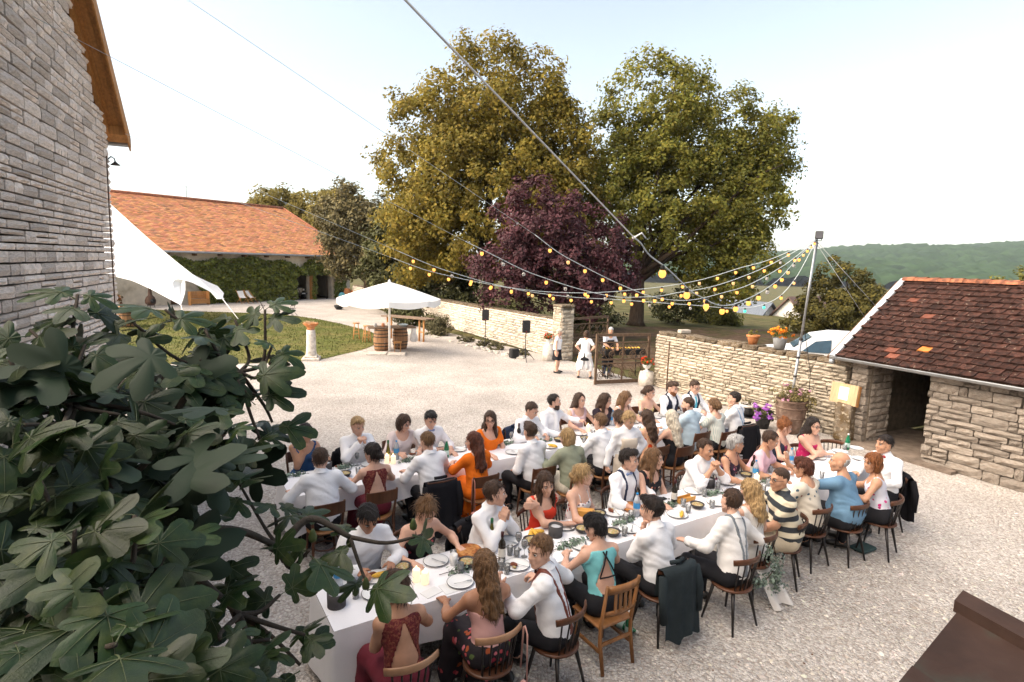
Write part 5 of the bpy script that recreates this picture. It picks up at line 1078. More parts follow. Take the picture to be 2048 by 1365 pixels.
# ---- hand template: wrist at origin, fingers along +y, palm facing -z, thumb on +x
def make_hand(h, curl):
    pr = [C((-.022, .01, 0), (-.026, .085, 0), .014, .013), C((.0, .0, 0), (.0, .088, .002), .017, .014), C((.02, .01, 0), (.026, .082, 0), .014, .013), C((0, -.03, 0), (0, .02, 0), .022, .024)]
    for x, L_, a in ((-.031, .062, .02), (-.011, .078, .0), (.01, .083, -.01), (.031, .074, -.03)):
        p = np.array([x, .085, .0]); ang = .12
        for i, (f, rr) in enumerate(((.45, .0092), (.32, .0085), (.25, .0075))):
            ang += curl * (.9 if i else .6); q = p + L_ * f * np.array([math.sin(-a) * math.cos(ang), math.cos(ang), -math.sin(ang)]); pr.append(C(p, q, rr, rr * .92)); p = q
    pr += [C((.03, .02, -.004), (.055, .052, -.012), .013, .0115), C((.055, .052, -.012), (.066, .085 - .02 * curl, -.016 - .02 * curl), .0105, .008)]
    D, lo, _ = field(pr, h, .012); return nets(D, lo, h)
HANDS = {(l, c): make_hand(.0068 if l == 0 else .0105, q) for l in (0, 1) for c, q in (('flat', .22), ('curl', .85))}
def make_head(h, fem):
    j = .9 if fem else 1.0
    pr = [E((0, -.014, .03), (.075, .094, .088)), E((0, .028, -.028), (.061 * j, .062, .08)), E((0, .07, -.097), (.021 * j, .02, .02)),
          C((0, .086, .02), (0, .106, -.02), .0085 * j, .0135 * j), C((-.036, .074, .031), (.036, .074, .031), .0125), C((-.016, .087, -.056), (.016, .087, -.056), .010), C((-.012, .088, -.066), (.012, .088, -.066), .008)]
    for s in (-1, 1):
        pr += [C((s * .05 * j, .0, -.06), (s * .012, .062, -.1), .023 * j, .02 * j), E((s * .04, .052, -.022), (.025, .026, .026)), E((s * .011, .095, -.026), (.0085, .011, .0085)), E((s * .077, -.006, -.008), (.011, .024, .034))]
    D, lo, ax = field(pr, h, .02)
    x, y, z = ax[0][:, None, None], ax[1][None, :, None], ax[2][None, None, :]
    for s in (-1, 1):
        d = .017 - np.sqrt((x - s * .032) ** 2 + (y - .099) ** 2 + ((z - .012) * 1.25) ** 2); kk = .01; hh = np.maximum(kk - np.abs(D - d), 0); D = np.maximum(D, d) + hh * hh / (4 * kk)
    V, F = nets(D, lo, h); b = MB()
    for s in (-1, 1):
        b.ball((s * .032, .0775, .012), .0122, 8, mi=1); b.ball((s * .032, .0868, .0115), .0055, 6, mi=2)
        b.tube([(s * .016, .0935, .033), (s * .034, .0905, .0385), (s * .053, .0765, .033)], [.0045, .005, .003], 5, mi=3, flat=(1, .7))
        b.tube([(s * .018, .0905, .0185), (s * .032, .0925, .0205), (s * .046, .0835, .0165)], .0028, 4, mi=2)
    b.ball((0, .0945, -.0545), .0085, 8, mi=4, sq=(2.3, .7, .6)); b.ball((0, .0935, -.0645), .0085, 8, mi=4, sq=(1.9, .75, .75))
    return V, F, np.concatenate(b.V), b.F, b.MI
HEADS = {(l, f): make_head(.009 if l == 0 else .0125, f) for l in (0, 1) for f in (0, 1)}
SKIN = {'fair': (.62, .37, .27), 'mid': (.50, .27, .17), 'tan': (.40, .20, .12)}
HAIRC = {'dark': (.018, .011, .008), 'brown': (.055, .028, .015), 'auburn': (.09, .026, .012), 'red': (.22, .075, .02), 'lightbrown': (.16, .085, .038), 'blond': (.40, .26, .12), 'platinum': (.58, .52, .42), 'grey': (.42, .41, .40), 'black': (.008, .006, .006)}
def skin_m(k): return mat('skin_' + k, SKIN[k], .5, .35, var=.06, vs=25)
def hair_m(k): return mat('hair_' + k, HAIRC[k], .5, .4, var=.6, vs=60, stretch=(1.3, 1.3, .13), bump=1.0, bs=95)
m_eye = mat('eye_white', (.7, .68, .65), .3, .4, var=0); m_iris = mat('iris', (.02, .014, .01), .3, .4, var=0); m_lip = mat('lips', (.42, .13, .11), .5, .3, var=0)
def two_bone(a, t, l1, l2, pole):
    d = t - a; L_ = min(np.linalg.norm(d), (l1 + l2) * .995); d = unit(d); x = (l1 * l1 - l2 * l2 + L_ * L_) / (2 * L_); y = math.sqrt(max(l1 * l1 - x * x, 1e-6))
    p = np.asarray(pole, float); p = unit(p - (p @ d) * d); return a + d * x + p * y, a + d * L_
def rotm(yaw=0, pitch=0, roll=0):
    """columns right, forward, up; pitch > 0 bows forward, roll > 0 leans to the right, yaw > 0 turns left"""
    return np.array(Matrix.Rotation(yaw, 3, 'Z') @ Matrix.Rotation(-pitch, 3, 'X') @ Matrix.Rotation(roll, 3, 'Y'))
def person(sp):
    """sp: dict with the figure's pose, build, clothes; returns the thing"""
    g = lambda k, d=None: sp.get(k, d)
    fem = g('sex') == 'F'; sit = g('pose', 'sit') == 'sit'; lod = g('lod', 1); S = g('s', 1.0) * (1.08 if sit else 1.03); W_ = g('w', 1.0) * (1.06 if not fem else 1.03)
    hb = {0: .02, 1: .025, 2: .03}[lod]; hc = {0: .0155, 1: .019, 2: .022}[lod]; l2 = 0 if lod == 0 else 1
    f = .93 if fem else 1.0
    T = rotm(0, math.radians(g('lean', 8)), math.radians(g('side', 0))); R_, Fw, U = T[:, 0], T[:, 1], T[:, 2]
    Sh = T @ rotm(math.radians(g('twist', 0))); SR, SF = Sh[:, 0], Sh[:, 1]
    P = np.array([0, 0, .56]) if sit else np.array([0, 0, .93 * f]); tl = .94 if fem else 1.0
    up = lambda z: P + U * z * tl
    sw = .146 if fem else .168; neckb = up(.515); chest = up(.35) + SF * .012
    # groups of primitives: torso, arms, legs
    tor = [E(up(.0), (.155 * W_ * (1.05 if fem else .98), .118 * W_, .12), T.T), E(up(.16), ((.122 if fem else .138) * W_, .098 * W_ * g('belly', 1.0), .14), T.T), E(chest, ((.135 if fem else .16) * (W_ * .5 + .5), .10 * (W_ * .5 + .5), .165), Sh.T)]
    sh = {}
    for s in (-1, 1):
        q = up(.455) + SR * s * sw; sh[s] = q
        tor += [C(up(.43) + SR * s * .05, q, .064, .046 * f), C(neckb + U * .005 + SR * s * .02, q + U * .004, .034, .03)]
        if fem: tor.append(E(up(.33) + SR * s * .07 + SF * .075, (.058 * g('bust', 1), .052 * g('bust', 1), .06 * g('bust', 1)), Sh.T))
        else: tor.append(E(up(.38) + SR * s * .075 + SF * .055, (.075, .05, .065), Sh.T))
    Rh = rotm(math.radians(g('yaw', 0)), math.radians(g('pitch', 8)), math.radians(g('tilt', 0)))
    nd = unit(U * .7 + np.array([0, .12, .55]) + Rh[:, 1] * .12); hs = g('hs', 1.06) * f ** .5
    hc_ = neckb + nd * .165 * (.96 if fem else 1) + Rh[:, 1] * .012
    neck = [C(neckb - U * .03, hc_ + Rh @ np.array([0, -.022, -.045]), .056 * f * (W_ * .3 + .7), .05 * f)]
    arms, hands, fore, upper = {}, [], {}, {}
    for s, key in ((1, 'rh'), (-1, 'lh')):
        t = g(key, 'tab'); orient = g(key + 'o'); curl = 'flat'; pole = np.array([s * .75, -.45, -.55])
        if isinstance(t, str):
            hz = hc_[2]
            pre = {'tab': ((.20, .40, .80), (0, 1, -.1), (0, 0, -1)), 'eat': ((.15, .40, .86), (-s * .35, 1, -.2), (-s * .6, 0, -1)), 'lap': ((.10, .26, .66), (-s * .3, 1, -.2), (0, 0, -1)),
                   'chin': ((.035, .0, 0), (-s * .25, .1, 1), (-s * .2, -1, 0)), 'clasp': ((.05, .30, hz - .2), (-s * .5, .25, .8), (-s, 0, 0)), 'pray': ((.03, .27, hz - .26), (-s * .05, .15, 1), (-s, 0, 0)),
                   'fold': ((-.14, .30, .82), (-s * 1, .15, -.05), (0, 0, -1)), 'down': ((.27, .03, .80), (0, .1, -1), (-s, 0, 0)), 'hip': ((.155, -.02, .98), (-s * .8, .5, -.3), (-s * .4, -.9, 0)),
                   'up': ((.16, .40, hz - .06), (0, .15, 1), (0, 1, 0)), 'upper': ((-.15, .16, 1.0), (-s, .2, .1), (0, -1, 0)), 'edge': ((.22, .26, .80), (-s * .2, 1, 0), (0, 0, -1)), 'wide': ((.30, .36, .80), (0, 1, 0), (0, 0, -1)), 'side': ((.34, .2, .72), (s * .2, 1, -.2), (0, 0, -1))}[t]
            w = np.array([pre[0][0] * s, pre[0][1], pre[0][2]]); hd, pn = unit(pre[1]), unit(pre[2])
            if t == 'chin': w = hc_ + Rh @ np.array([s * .05, .095, -.215]); pole = np.array([s * .5, -.1, -1])
            if t in ('clasp', 'pray', 'eat', 'chin'): curl = 'curl' if t != 'pray' else 'flat'
            if t in ('clasp', 'pray'): pole = np.array([s * .7, .1, -.8])
            if t == 'hip': pole = np.array([s, -.35, 0])
            if t == 'fold': pole = np.array([s * 1, -.1, -.2])
            if not sit and t == 'hip': w = np.array([s * .16, .02, 1.0 * f])
        else:
            w = np.array(t[:3], float); hd = unit(orient[:3]) if orient else None; pn = unit(orient[3:6]) if orient else None; curl = g(key + 'c', 'curl')
        if sit and not (isinstance(t, str) and t in ('chin', 'clasp', 'pray', 'up', 'upper')): w[2] = (w[2] - .46 * (1 - S)) / S
        a = sh[s]; el, wr = two_bone(a, w / 1.0, .285 * f, .25 * f, g(key + 'p', pole)); fd = unit(wr - el)
        if hd is None: hd, pn = fd, np.array([0, 0, -1.])
        pn = unit(pn - (pn @ hd) * hd); xa = np.cross(hd, -pn)      # columns: x, y = fingers, z = back of hand
        Hm = np.stack([xa * (-s), hd, -pn], 1)
        upper[s] = (a, el); fore[s] = (el, wr); aw = f * (W_ * .4 + .6)
        arms[s] = [C(a, el, .047 * aw, .037 * aw), C(el, el + (wr - el) * .35, .036 * aw, .037 * aw), C(el + (wr - el) * .35, wr, .037 * aw, .025 * aw)]
        hands.append((s, wr, Hm, curl))
    legs, skirtp = {}, []
    for s in (-1, 1):
        if sit:
            hp = P + np.array([s * .085, .0, -.02]); sp_ = g('spread', .13); kn = np.array([s * sp_, .43 * f, .53]); an = np.array([s * sp_ * .95, .40 * f + g('feet', 0), .135])
        else:
            hp = P + np.array([s * .085, 0, -.04]); st = g('stance', .10); kn = np.array([s * (st + .02) * .9, .03, .50 * f]); an = np.array([s * st, g('step', 0) * s, .09])
        to = an + np.array([s * .02, .13, -.05])
        legs[s] = [C(hp, kn, .088 * W_ * (.97 if fem else 1), .058 * (W_ * .5 + .5)), C(kn, kn + (an - kn) * .4, .056, .054), C(kn + (an - kn) * .4, an, .054, .037), C(an - [0, .03, .045], to, .038, .03)]
    allp = tor + neck + arms[1] + arms[-1] + legs[1] + legs[-1]
    D, lo, ax = field(allp, hb, .045); V, F = nets(D, lo, hb)
    Vs, Fs, Ms = [V], [F], [np.zeros(len(F), int)]; n = len(V)
    hv, hf, ev, ef, em = HEADS[(l2, int(fem))]
    Vs.append(hv * hs @ Rh.T + hc_); Fs.append(hf + n); Ms.append(np.zeros(len(hf), int)); n += len(hv)
    for s, wr, Hm, curl in hands:
        v, q = HANDS[(l2, curl)]; v = v.copy() * (f * 1.02)
        if s < 0: v = v
        vv = v @ Hm.T + wr; q2 = q[:, ::-1] if np.linalg.det(Hm) < 0 else q
        Vs.append(vv); Fs.append(q2 + n); Ms.append(np.zeros(len(q), int)); n += len(v)
    quads = np.concatenate(Fs); mi = np.concatenate(Ms)
    loops = list(quads.ravel()); tot = [4] * len(quads); mi = list(mi)
    Vs.append(ev * hs @ Rh.T + hc_); 
    for fc, m_ in zip(ef, em): loops += [i + n for i in fc]; tot.append(len(fc)); mi.append(m_)
    Vall = np.concatenate(Vs)
    hx, hy = g('head'); rz = math.radians(g('face', 0)); c_, s_ = math.cos(rz), math.sin(rz)
    base = (hx - (hc_[0] * c_ - hc_[1] * s_) * S, hy - (hc_[0] * s_ + hc_[1] * c_) * S, g('z', 0) + (.46 * (1 - S) if sit else 0)) if not g('base') else (*g('base'), 0)
    th = thing('person', sp['label'], 'person', base, rz, g('group')); th.scale = (S, S, S)
    hm_ = hair_m(g('hair', ('short', 'brown'))[1]) if g('hair') else hair_m('brown')
    starts = np.concatenate([[0], np.cumsum(tot)[:-1]])
    obj('body', fast_mesh('body', Vall, loops, starts, tot, [skin_m(g('skin', 'fair')), m_eye, m_iris, hm_, m_lip], mi=mi, smooth=True), th)
    # ---- garments
    sd = (hash(sp['label'][:9]) % 1) + len(sp['label']) * 1.7 + hx * 3.1
    def layer(name, prims, off, material, mask=None, h=None, k=.04, noise=0, parent=None, bounds=None):
        h = h or hc; D, lo, ax = field(infl(prims, off), h, k, bounds=bounds); x, y, z = ax[0][:, None, None], ax[1][None, :, None], ax[2][None, None, :]
        if noise: D = D + noise * (np.sin(x * 31 + z * 17 + sd) * np.sin(z * 23 + y * 11) + .5 * np.sin(z * 47 + x * 29 + y * 37 + sd) + 1.1 * np.sin(z * 88 + x * 46 + 2.6 * np.sin(x * 21 + y * 26 + sd) + sd) * np.clip(np.sin(x * 13 + z * 9 + y * 15 + sd * 2) + .35, 0, 1))
        if mask is not None:
            X_, Y_, Z_ = x - P[0], y - P[1], z - P[2]; q = [X_ * T[0, j] + Y_ * T[1, j] + Z_ * T[2, j] for j in range(3)]
            D = np.maximum(D, mask(*q, (x, y, z)))
        v, q = nets(D, lo, h)
        if len(v) == 0: return None
        return obj(name, quad_mesh(name, v, q, material, smooth=True), parent or th)
    def sleeve(s, fr):
        a, el = upper[s]; e2, wr = fore[s]; A = arms[s]
        if fr <= 0: return []
        if fr < 1: return [C(a, a + (el - a) * fr, A[0][3], A[0][3] + (A[0][4] - A[0][3]) * fr + .004)]
        out = [A[0]]; m = fr - 1
        if m > 0: out.append(C(e2, e2 + (wr - e2) * m, A[1][3], .040 - .008 * m))
        return out
    top = g('top'); tk = top[0] if top else None; gar = list(tor); off = .012
    if top:
        tm = top[1]; fr = {'shirt': 1.93, 'rolled': 1.35, 'tee': .62, 'polo': .68, 'blouse': .55, 'tank': 0, 'strap': 0, 'dress': .25, 'lace': 0, 'threeq': 1.2, 'jacket': 1.93, 'backless': .3}[tk]
        off = {'shirt': .012, 'rolled': .012, 'tee': .010, 'polo': .012, 'jacket': .02, 'blouse': .012, 'threeq': .012}.get(tk, .008)
        sl = sleeve(1, g('slr', fr)) + sleeve(-1, g('sll', fr))
        body_ = list(tor)
        if tk in ('shirt', 'rolled', 'polo', 'jacket'): body_.append(C(neckb - U * .02, neckb + nd * .035, .05, .046))
        if tk in ('shirt', 'rolled', 'polo', 'jacket', 'tee', 'blouse', 'threeq'): body_ += [E(up(.09) - SF * .01, ((.135 if fem else .156) * W_, .112 * W_ * g('belly', 1.0), .16), T.T), E(up(.24), ((.135 if fem else .158) * (W_ * .6 + .4), .106 * (W_ * .6 + .4), .15), Sh.T)]; sl = infl(sl, .006)
        gar = body_; hem = min(g('hem', -.05), -.05); zt = tl
        nk = g('neck', {'shirt': 0, 'rolled': 0, 'polo': 0, 'jacket': 0, 'tee': .09, 'blouse': .11, 'tank': .12, 'dress': .12, 'threeq': .10}.get(tk, .1))
        def mk(qx, qy, qz, w):
            d = (hem - qz)
            if nk and tk not in ('strap', 'lace', 'backless'):
                cz = .53 * zt; d = np.maximum(d, nk - np.sqrt((qx * 1.0) ** 2 + ((qz - cz) * .9) ** 2 + (np.minimum(qy - .07, 0) * .55) ** 2))
            if tk in ('tank', 'dress') and fr < .3: d = np.maximum(d, np.abs(qx) - (.165 if fem else .185) - .02 * (qz < .3))
            if tk == 'strap':
                a = np.abs(qx); d = np.maximum(d, np.where(qy > 0, qz - (.37 + .25 * np.maximum(a - .02, 0) - 1.2 * np.maximum(a - .10, 0)) * zt, qz - (.27 + .8 * a - 1.3 * np.maximum(a - .115, 0)) * zt))
            if tk in ('lace', 'backless'):
                a = np.abs(qx); d = np.maximum(d, a - np.interp(qz, [.2, .36, .46, .5], [.2, .17, .125, .07]))
                d = np.maximum(d, np.where(qy > 0, qz - .47 * zt, qz - .49 * zt))
                cut = np.minimum(.105 - a * 1.0 - np.abs(qz - .14) * np.where(qz > .14, .36, .95), 0.02 - qy) if tk == 'lace' else np.minimum(np.minimum(.10 - a - np.abs(qz - .17) * np.where(qz > .17, .42, .5), .25), -qy)
                d = np.maximum(d, cut)
            return d
        layer({'shirt': 'shirt', 'rolled': 'shirt', 'polo': 'polo_shirt', 'tee': 't_shirt', 'jacket': 'jacket', 'blouse': 'blouse', 'threeq': 'blouse', 'dress': 'dress', 'lace': 'dress', 'backless': 'top'}.get(tk, 'top'), body_ + sl, off, tm, mk, k=.045, noise=.0036 if off > .0095 else .0011, h=hc * (.8 if tk in ('lace', 'strap', 'backless') and lod == 0 else 1))
        if tk in ('strap',):
            for s in (-1, 1):
                pts = [up(.36) + SR * s * .085 + SF * .108, up(.46) + SR * s * .085 + SF * .075, up(.525) + SR * s * .085 + SF * .005, up(.475) + SR * s * .082 - SF * .075, up(.33) + SR * s * .075 - SF * .108]
                k = MB(); k.tube(pts, .006, 5, flat=(1.5, .7)); k.build('strap', tm, th)
    if tk in ('shirt', 'rolled', 'polo', 'jacket'):
        k = MB(); V = []; nk_ = 15; A3 = np.stack([SR, SF, nd], 1)
        for q in np.linspace(.28, 2 * PI - .28, nk_):
            fr_ = abs(q - PI) / PI; sx, cx = math.sin(q), math.cos(q)
            V += [neckb + A3 @ np.array([sx * .058 * f ** .3, cx * .062, .052 - .02 * fr_]), neckb + A3 @ np.array([sx * .082, cx * .086, .018 - .035 * fr_ ** 2])]
        k.add(V, [(2 * i, 2 * i + 1, 2 * i + 3, 2 * i + 2) for i in range(nk_ - 1)], smooth=True); k.build('collar', top[1], th)
    ht = .0135 if lod == 0 else .0165
    trunk = lambda: list(tor)
    for ex in g('extra', ()):
        kind, em_ = ex[0], ex[1]
        if kind == 'braces':
            lo_ = .012 if lod == 0 else .013
            def mk(qx, qy, qz, w):
                a = np.abs(qx); tgt = np.where(qy < 0, np.interp(qz, [.0, .22, .50], [.012, .028, .088]), np.interp(qz, [0, .5], [.085, .09])); return np.maximum(np.abs(a - tgt) - .0155, np.maximum(-.02 - qz, qz - .56))
            layer('braces', gar, off + .008, em_, mk, h=.0105 if lod == 0 else .013, k=.045)
        if kind == 'vest':
            def mk(qx, qy, qz, w): return np.maximum(np.maximum(-.03 - qz, np.abs(qx) - np.interp(qz, [.25, .45], [.2, .13])), np.where(qy > 0, .0 + (qz - .22) * .28 - np.abs(qx), -1))
            layer('waistcoat', gar, .024, em_, mk, k=.045)
        if kind == 'tie':
            def mk(qx, qy, qz, w): return np.maximum(np.maximum(np.abs(qx) - .026 + .012 * (qz > .4), .02 - qy), np.maximum(.08 - qz, qz - .50))
            layer('necktie', gar, .031, em_, mk, h=.012, k=.045)
        if kind == 'bow':
            k = MB(); c0 = neckb + SF * .075 + nd * .005 + U * .0
            for s in (-1, 1): k.ball(c0 + SR * s * .032, .026, 8, sq=(1.1, .5, .75))
            k.ball(c0 + SF * .006, .011, 6); k.build('bow_tie', em_, th)
        if kind == 'apron':
            def mk(qx, qy, qz, w): return np.maximum(np.maximum(np.abs(qx) - np.where(qz > .12, .125, .2), .015 - qy), np.maximum(qz - .38, -.55 - qz))
            layer('apron', gar + legs[1][:2] + legs[-1][:2] + [C(P + [0, .02, -.1], [0, .03, .45], .12, .14)], .03, em_, mk, k=.05)
        if kind == 'halfapron':
            def mk(qx, qy, qz, w): return np.maximum(qz - .03, np.maximum(-.62 - qz, np.where(qy < -.0, .012 - np.abs(qx) + .10 * np.maximum(-.05 - qz, 0), -1)))
            layer('apron', gar[:1] + legs[1][:2] + legs[-1][:2] + [C(P + [0, 0, -.1], [0, 0, .45], .12, .14)], .035, em_, mk, k=.05)
        if kind == 'glasses':
            k = MB()
            for s in (-1, 1):
                a_ = np.linspace(0, 2 * PI, 11); k.tube([hc_ + hs * Rh @ np.array([s * .033 + .024 * math.cos(q), .099, .010 + .018 * math.sin(q)]) for q in a_], .0028, 4, cap=False)
                k.tube([hc_ + hs * Rh @ np.array(v) for v in ((s * .056, .097, .014), (s * .079, .03, .014), (s * .08, -.01, .008))], .0028, 4)
            k.tube([hc_ + hs * Rh @ np.array(v) for v in ((-.009, .103, .012), (.009, .103, .012))], .0028, 4); k.build('glasses', em_, th)
        if kind == 'sunglasses':
            k = MB()
            for s in (-1, 1): k.ball(hc_ + hs * Rh @ np.array([s * .034, .075, .09]), .026, 8, sq=(1, .35, .7))
            k.build('sunglasses', em_, th)
        if kind == 'beard':
            hp_ = [E(hc_ + hs * Rh @ np.array([0, .034, -.06]), np.array([.066, .066, .065]) * hs, Rh.T), E(hc_ + hs * Rh @ np.array([0, .072, -.1]), np.array([.034, .03, .034]) * hs, Rh.T)]
            D, lo, ax = field(hp_, .009, .02); x, y, z = ax[0][:, None, None] - hc_[0], ax[1][None, :, None] - hc_[1], ax[2][None, None, :] - hc_[2]
            q = [(x * Rh[0, j] + y * Rh[1, j] + z * Rh[2, j]) / hs for j in range(3)]; D = np.maximum(D, q[2] + np.where(np.abs(q[0]) < .02, .045, .045 - (np.abs(q[0]) - .02) * 1.0)); D = np.maximum(D, .0 - q[1] - .01)
            v, qd = nets(D, lo, .009); obj('beard', quad_mesh('beard', v, qd, em_, smooth=True), th)
        if kind == 'moustache':
            k = MB(); k.tube([hc_ + hs * Rh @ np.array(v) for v in ((-.032, .088, -.052), (-.014, .1, -.043), (.014, .1, -.043), (.032, .088, -.052))], [.004, .0085, .0085, .004], 6); k.build('moustache', em_, th)
        if kind == 'watch':
            s = ex[2]; el, wr = fore[s]; d = unit(wr - el); k = MB(); c0 = wr - d * .02
            k.tube([c0 - d * .011, c0 + d * .011], .034 * f, 12); k.build('watch_strap', em_, th); Hm = [q for q in hands if q[0] == s][0][2]; k = MB(); k.ball(c0 + Hm[:, 2] * .033, .019, 10, sq=(1, 1, .5)); k.build('watch', m_chrome, th)
        if kind == 'xback':
            k = MB(); A_, B1, B2 = up(.49) - SF * .085, up(.25) + SR * .085 - SF * .11, up(.25) - SR * .085 - SF * .11
            for a, b in ((up(.48) - SR * .02 - SF * .09, B1), (up(.48) + SR * .02 - SF * .09, B2), (B1, B2)): k.tube([a, (a + b) / 2 - SF * .012, b], .0075, 5)
            k.build('back_strap', em_, th)
        if kind == 'scarf':
            k = MB(); k.tube([neckb + SR * .09 + U * .02, neckb + SF * .09 - U * .02, up(.3) + SF * .14, up(.1) + SF * .13], [.05, .05, .055, .06], 8); k.build('napkin_bib', em_, th)
    bot = g('bottom', ('trousers', mat('black_cloth', (.014, .014, .017), .85, .2, var=.2)))
    if bot[0] in ('trousers', 'shorts'):
        lg = [p for s in (-1, 1) for p in (legs[s][:3] if bot[0] == 'trousers' else legs[s][:1])]
        if bot[0] == 'trousers': lg = [(p if i % 3 else p) for i, p in enumerate(lg)]
        layer('trousers' if bot[0] == 'trousers' else 'shorts', tor[:1] + lg, .014 if bot[0] == 'trousers' else .022, bot[1], lambda qx, qy, qz, w: np.maximum(np.minimum(qz - .10, .13 - w[1]), .075 - w[2]), h=.032, k=.05, noise=.002)
    else:
        if sit:
            kn = legs[1][0][2]; kx = legs[-1][0][2]; mid = (kn + kx) / 2; hemz = {'skirt': .46, 'long': .12, 'short': .5}[bot[0]]
            pr = tor[:1] + [legs[1][0], legs[-1][0], C(P + [0, .05, -.01], mid + [0, -.03, .0], .10, .085)]
            if bot[0] != 'short': pr += [C(kn + [0, -.02, -.02], np.array([kn[0] * 1.15, kn[1] + .02, hemz]), .075, .09), C(kx + [0, -.02, -.02], np.array([kx[0] * 1.15, kx[1] + .02, hemz]), .075, .09), C(mid + [0, -.03, -.03], np.array([0, mid[1], hemz]), .075, .10), C(P + [0, .06, -.1], (0, .14, max(.25, hemz)), .09, .11)]
        else: pr = tor[:1] + [C(P + [0, 0, -.08], (0, 0, bot[2] if len(bot) > 2 else .5), .13, .18)]
        layer('skirt', pr, .014, bot[1], lambda qx, qy, qz, w: np.maximum(np.minimum(qz - .1, .14 - w[1]), (bot[2] if len(bot) > 2 and not sit else .04) - w[2]), h=.03 if lod else .024, k=.05, noise=.003)
    shm = g('shoes', mat('black_leather', (.012, .011, .01), .4, .5))
    for s in (-1, 1):
        an, to = legs[s][3][1], legs[s][3][2]; layer('shoe', [C(an - [0, .02, 0], to + [0, .03, 0], .036, .03)], .012, shm, lambda qx, qy, qz, w: (.038 if sit else .004) - w[2], h=.028, k=.02)
    # ---- hair
    hair = g('hair')
    if hair:
        st = hair[0]; HH = lambda v: hc_ + hs * Rh @ np.array(v, float); He = lambda c, r_: E(HH(c), np.array(r_) * hs, Rh.T); hh_ = .0108 if lod == 0 else .0145
        vol = {'buzz': .004, 'bald': .002, 'short': .011, 'quiff': .012, 'pixie': .014}.get(st, .014)
        pr = [He((0, -.014, .032), (.075 + vol, .094 + vol, .089 + vol))]; low = {'short': -.055, 'buzz': -.05, 'bald': -.05, 'quiff': -.055, 'pixie': -.075}.get(st, -.07)
        if st == 'quiff': pr.append(He((.0, .05, .105), (.055, .05, .034)))
        if st == 'pixie': pr += [He((.0, .03, .10), (.062, .06, .03)), He((0, -.07, -.03), (.06, .04, .06))]
        if st == 'bob': pr += [He((s * .055, -.01, -.04), (.04, .068, .085)) for s in (-1, 1)] + [He((0, -.06, -.03), (.07, .05, .085))]; low = -.12
        if st in ('long', 'half'):
            Ln = hair[2] if len(hair) > 2 else .3; z0 = .0
            b0 = HH((0, -.07, -.02)); dn = neckb - U * 1.0 * Ln * .7 - SF * .125
            pr += [He((s * .052, -.015, -.04), (.042, .066, .085)) for s in (-1, 1)] + [C(b0, neckb - SF * .085 + U * .02, .068, .065), C(neckb - SF * .085 + U * .02, dn, .062, .035), C(HH((.05, -.04, -.09)), dn + SR * .06 + U * .03, .045, .026), C(HH((-.05, -.04, -.09)), dn - SR * .06 + U * .05, .045, .026)]
            if hair[-1] == 'front': pr += [C(HH((s * .068, .01, -.07)), up(.34) + SR * s * .085 + SF * .10, .034, .02) for s in (-1, 1)]
            low = -9
        if st in ('bun', 'updo'): pr += [He((0, -.115, .0 if st == 'updo' else -.035), (.046, .04, .042)), He((0, -.09, -.03), (.055, .04, .05))]
        if st == 'topbun': pr += [He((0, -.055, .125), (.045, .045, .035))]
        if st == 'pony': pr += [He((0, -.095, -.045), (.034, .034, .034)), C(HH((0, -.12, -.05)), HH((.03, -.13, -.16)), .03, .024), C(HH((.03, -.13, -.16)), HH((.035, -.11, -.24)), .024, .01)]
        D, lo, ax = field(pr, hh_, .025); x, y, z = ax[0][:, None, None], ax[1][None, :, None], ax[2][None, None, :]
        X_, Y_, Z_ = x - hc_[0], y - hc_[1], z - hc_[2]; q = [(X_ * Rh[0, j] + Y_ * Rh[1, j] + Z_ * Rh[2, j]) / hs for j in range(3)]
        ang = np.arctan2(q[0], -q[1] - .02); amp = {'buzz': .0004, 'bald': 0, 'short': .0028}.get(st, .0045); D = D + amp * np.sin(ang * 21 + np.sin(q[2] * 40 + sd) * 1.8 + sd) + amp * .8 * np.sin(q[0] * 130 + q[2] * 70 + q[1] * 90 + sd) + amp * .7 * np.sin(q[2] * 55 + q[1] * 60 + sd)
        line = {'bald': .13, 'short': .084, 'buzz': .08, 'quiff': .086, 'pixie': .07, 'bob': .075}.get(st, .088)
        if g('recede'): line = line + np.where(np.abs(q[0]) > .02, .022, 0)
        # keep the face clear: in front of the ears and under the hairline
        face_cut = np.minimum((q[1] - np.interp(q[2], [-.12, -.02, .03, line if np.isscalar(line) else .062], [.045, .028, .03, .04]) if st in ('long', 'half', 'bob') else q[1] - np.interp(q[2], [-.06, .0, .03, .08], [-.03, .008, .018, .03])), (line - (.9 if fem else .35) * np.maximum(np.abs(q[0] - .012) - .012, 0)) - q[2])
        if st in ('long', 'half', 'bob'): face_cut = np.minimum(face_cut, .085 - np.abs(q[0]) * .9 + 0 * q[2]) if hair[-1] != 'front' else np.minimum(face_cut, .056 - np.abs(q[0]))
        jag = .007 * np.sin(ang * 23 + sd) + .005 * np.sin(ang * 41 + 1); face_cut = face_cut + jag * .8; D = np.maximum(D, face_cut); 
        if low > -1: D = np.maximum(D, (low - q[2]) + jag)
        if st == 'bald': D = np.maximum(D, np.where(q[1] > -.05, q[2] - .02, q[2] - .055))
        if st in ('short', 'buzz', 'quiff', 'bald', 'pixie'): D = np.maximum(D, np.minimum(np.minimum(-.0 + .03 - np.abs(q[1] + .006), .032 - np.abs(q[2] + .006)), np.abs(q[0]) - .066))
        v, qd = nets(D, lo, hh_)
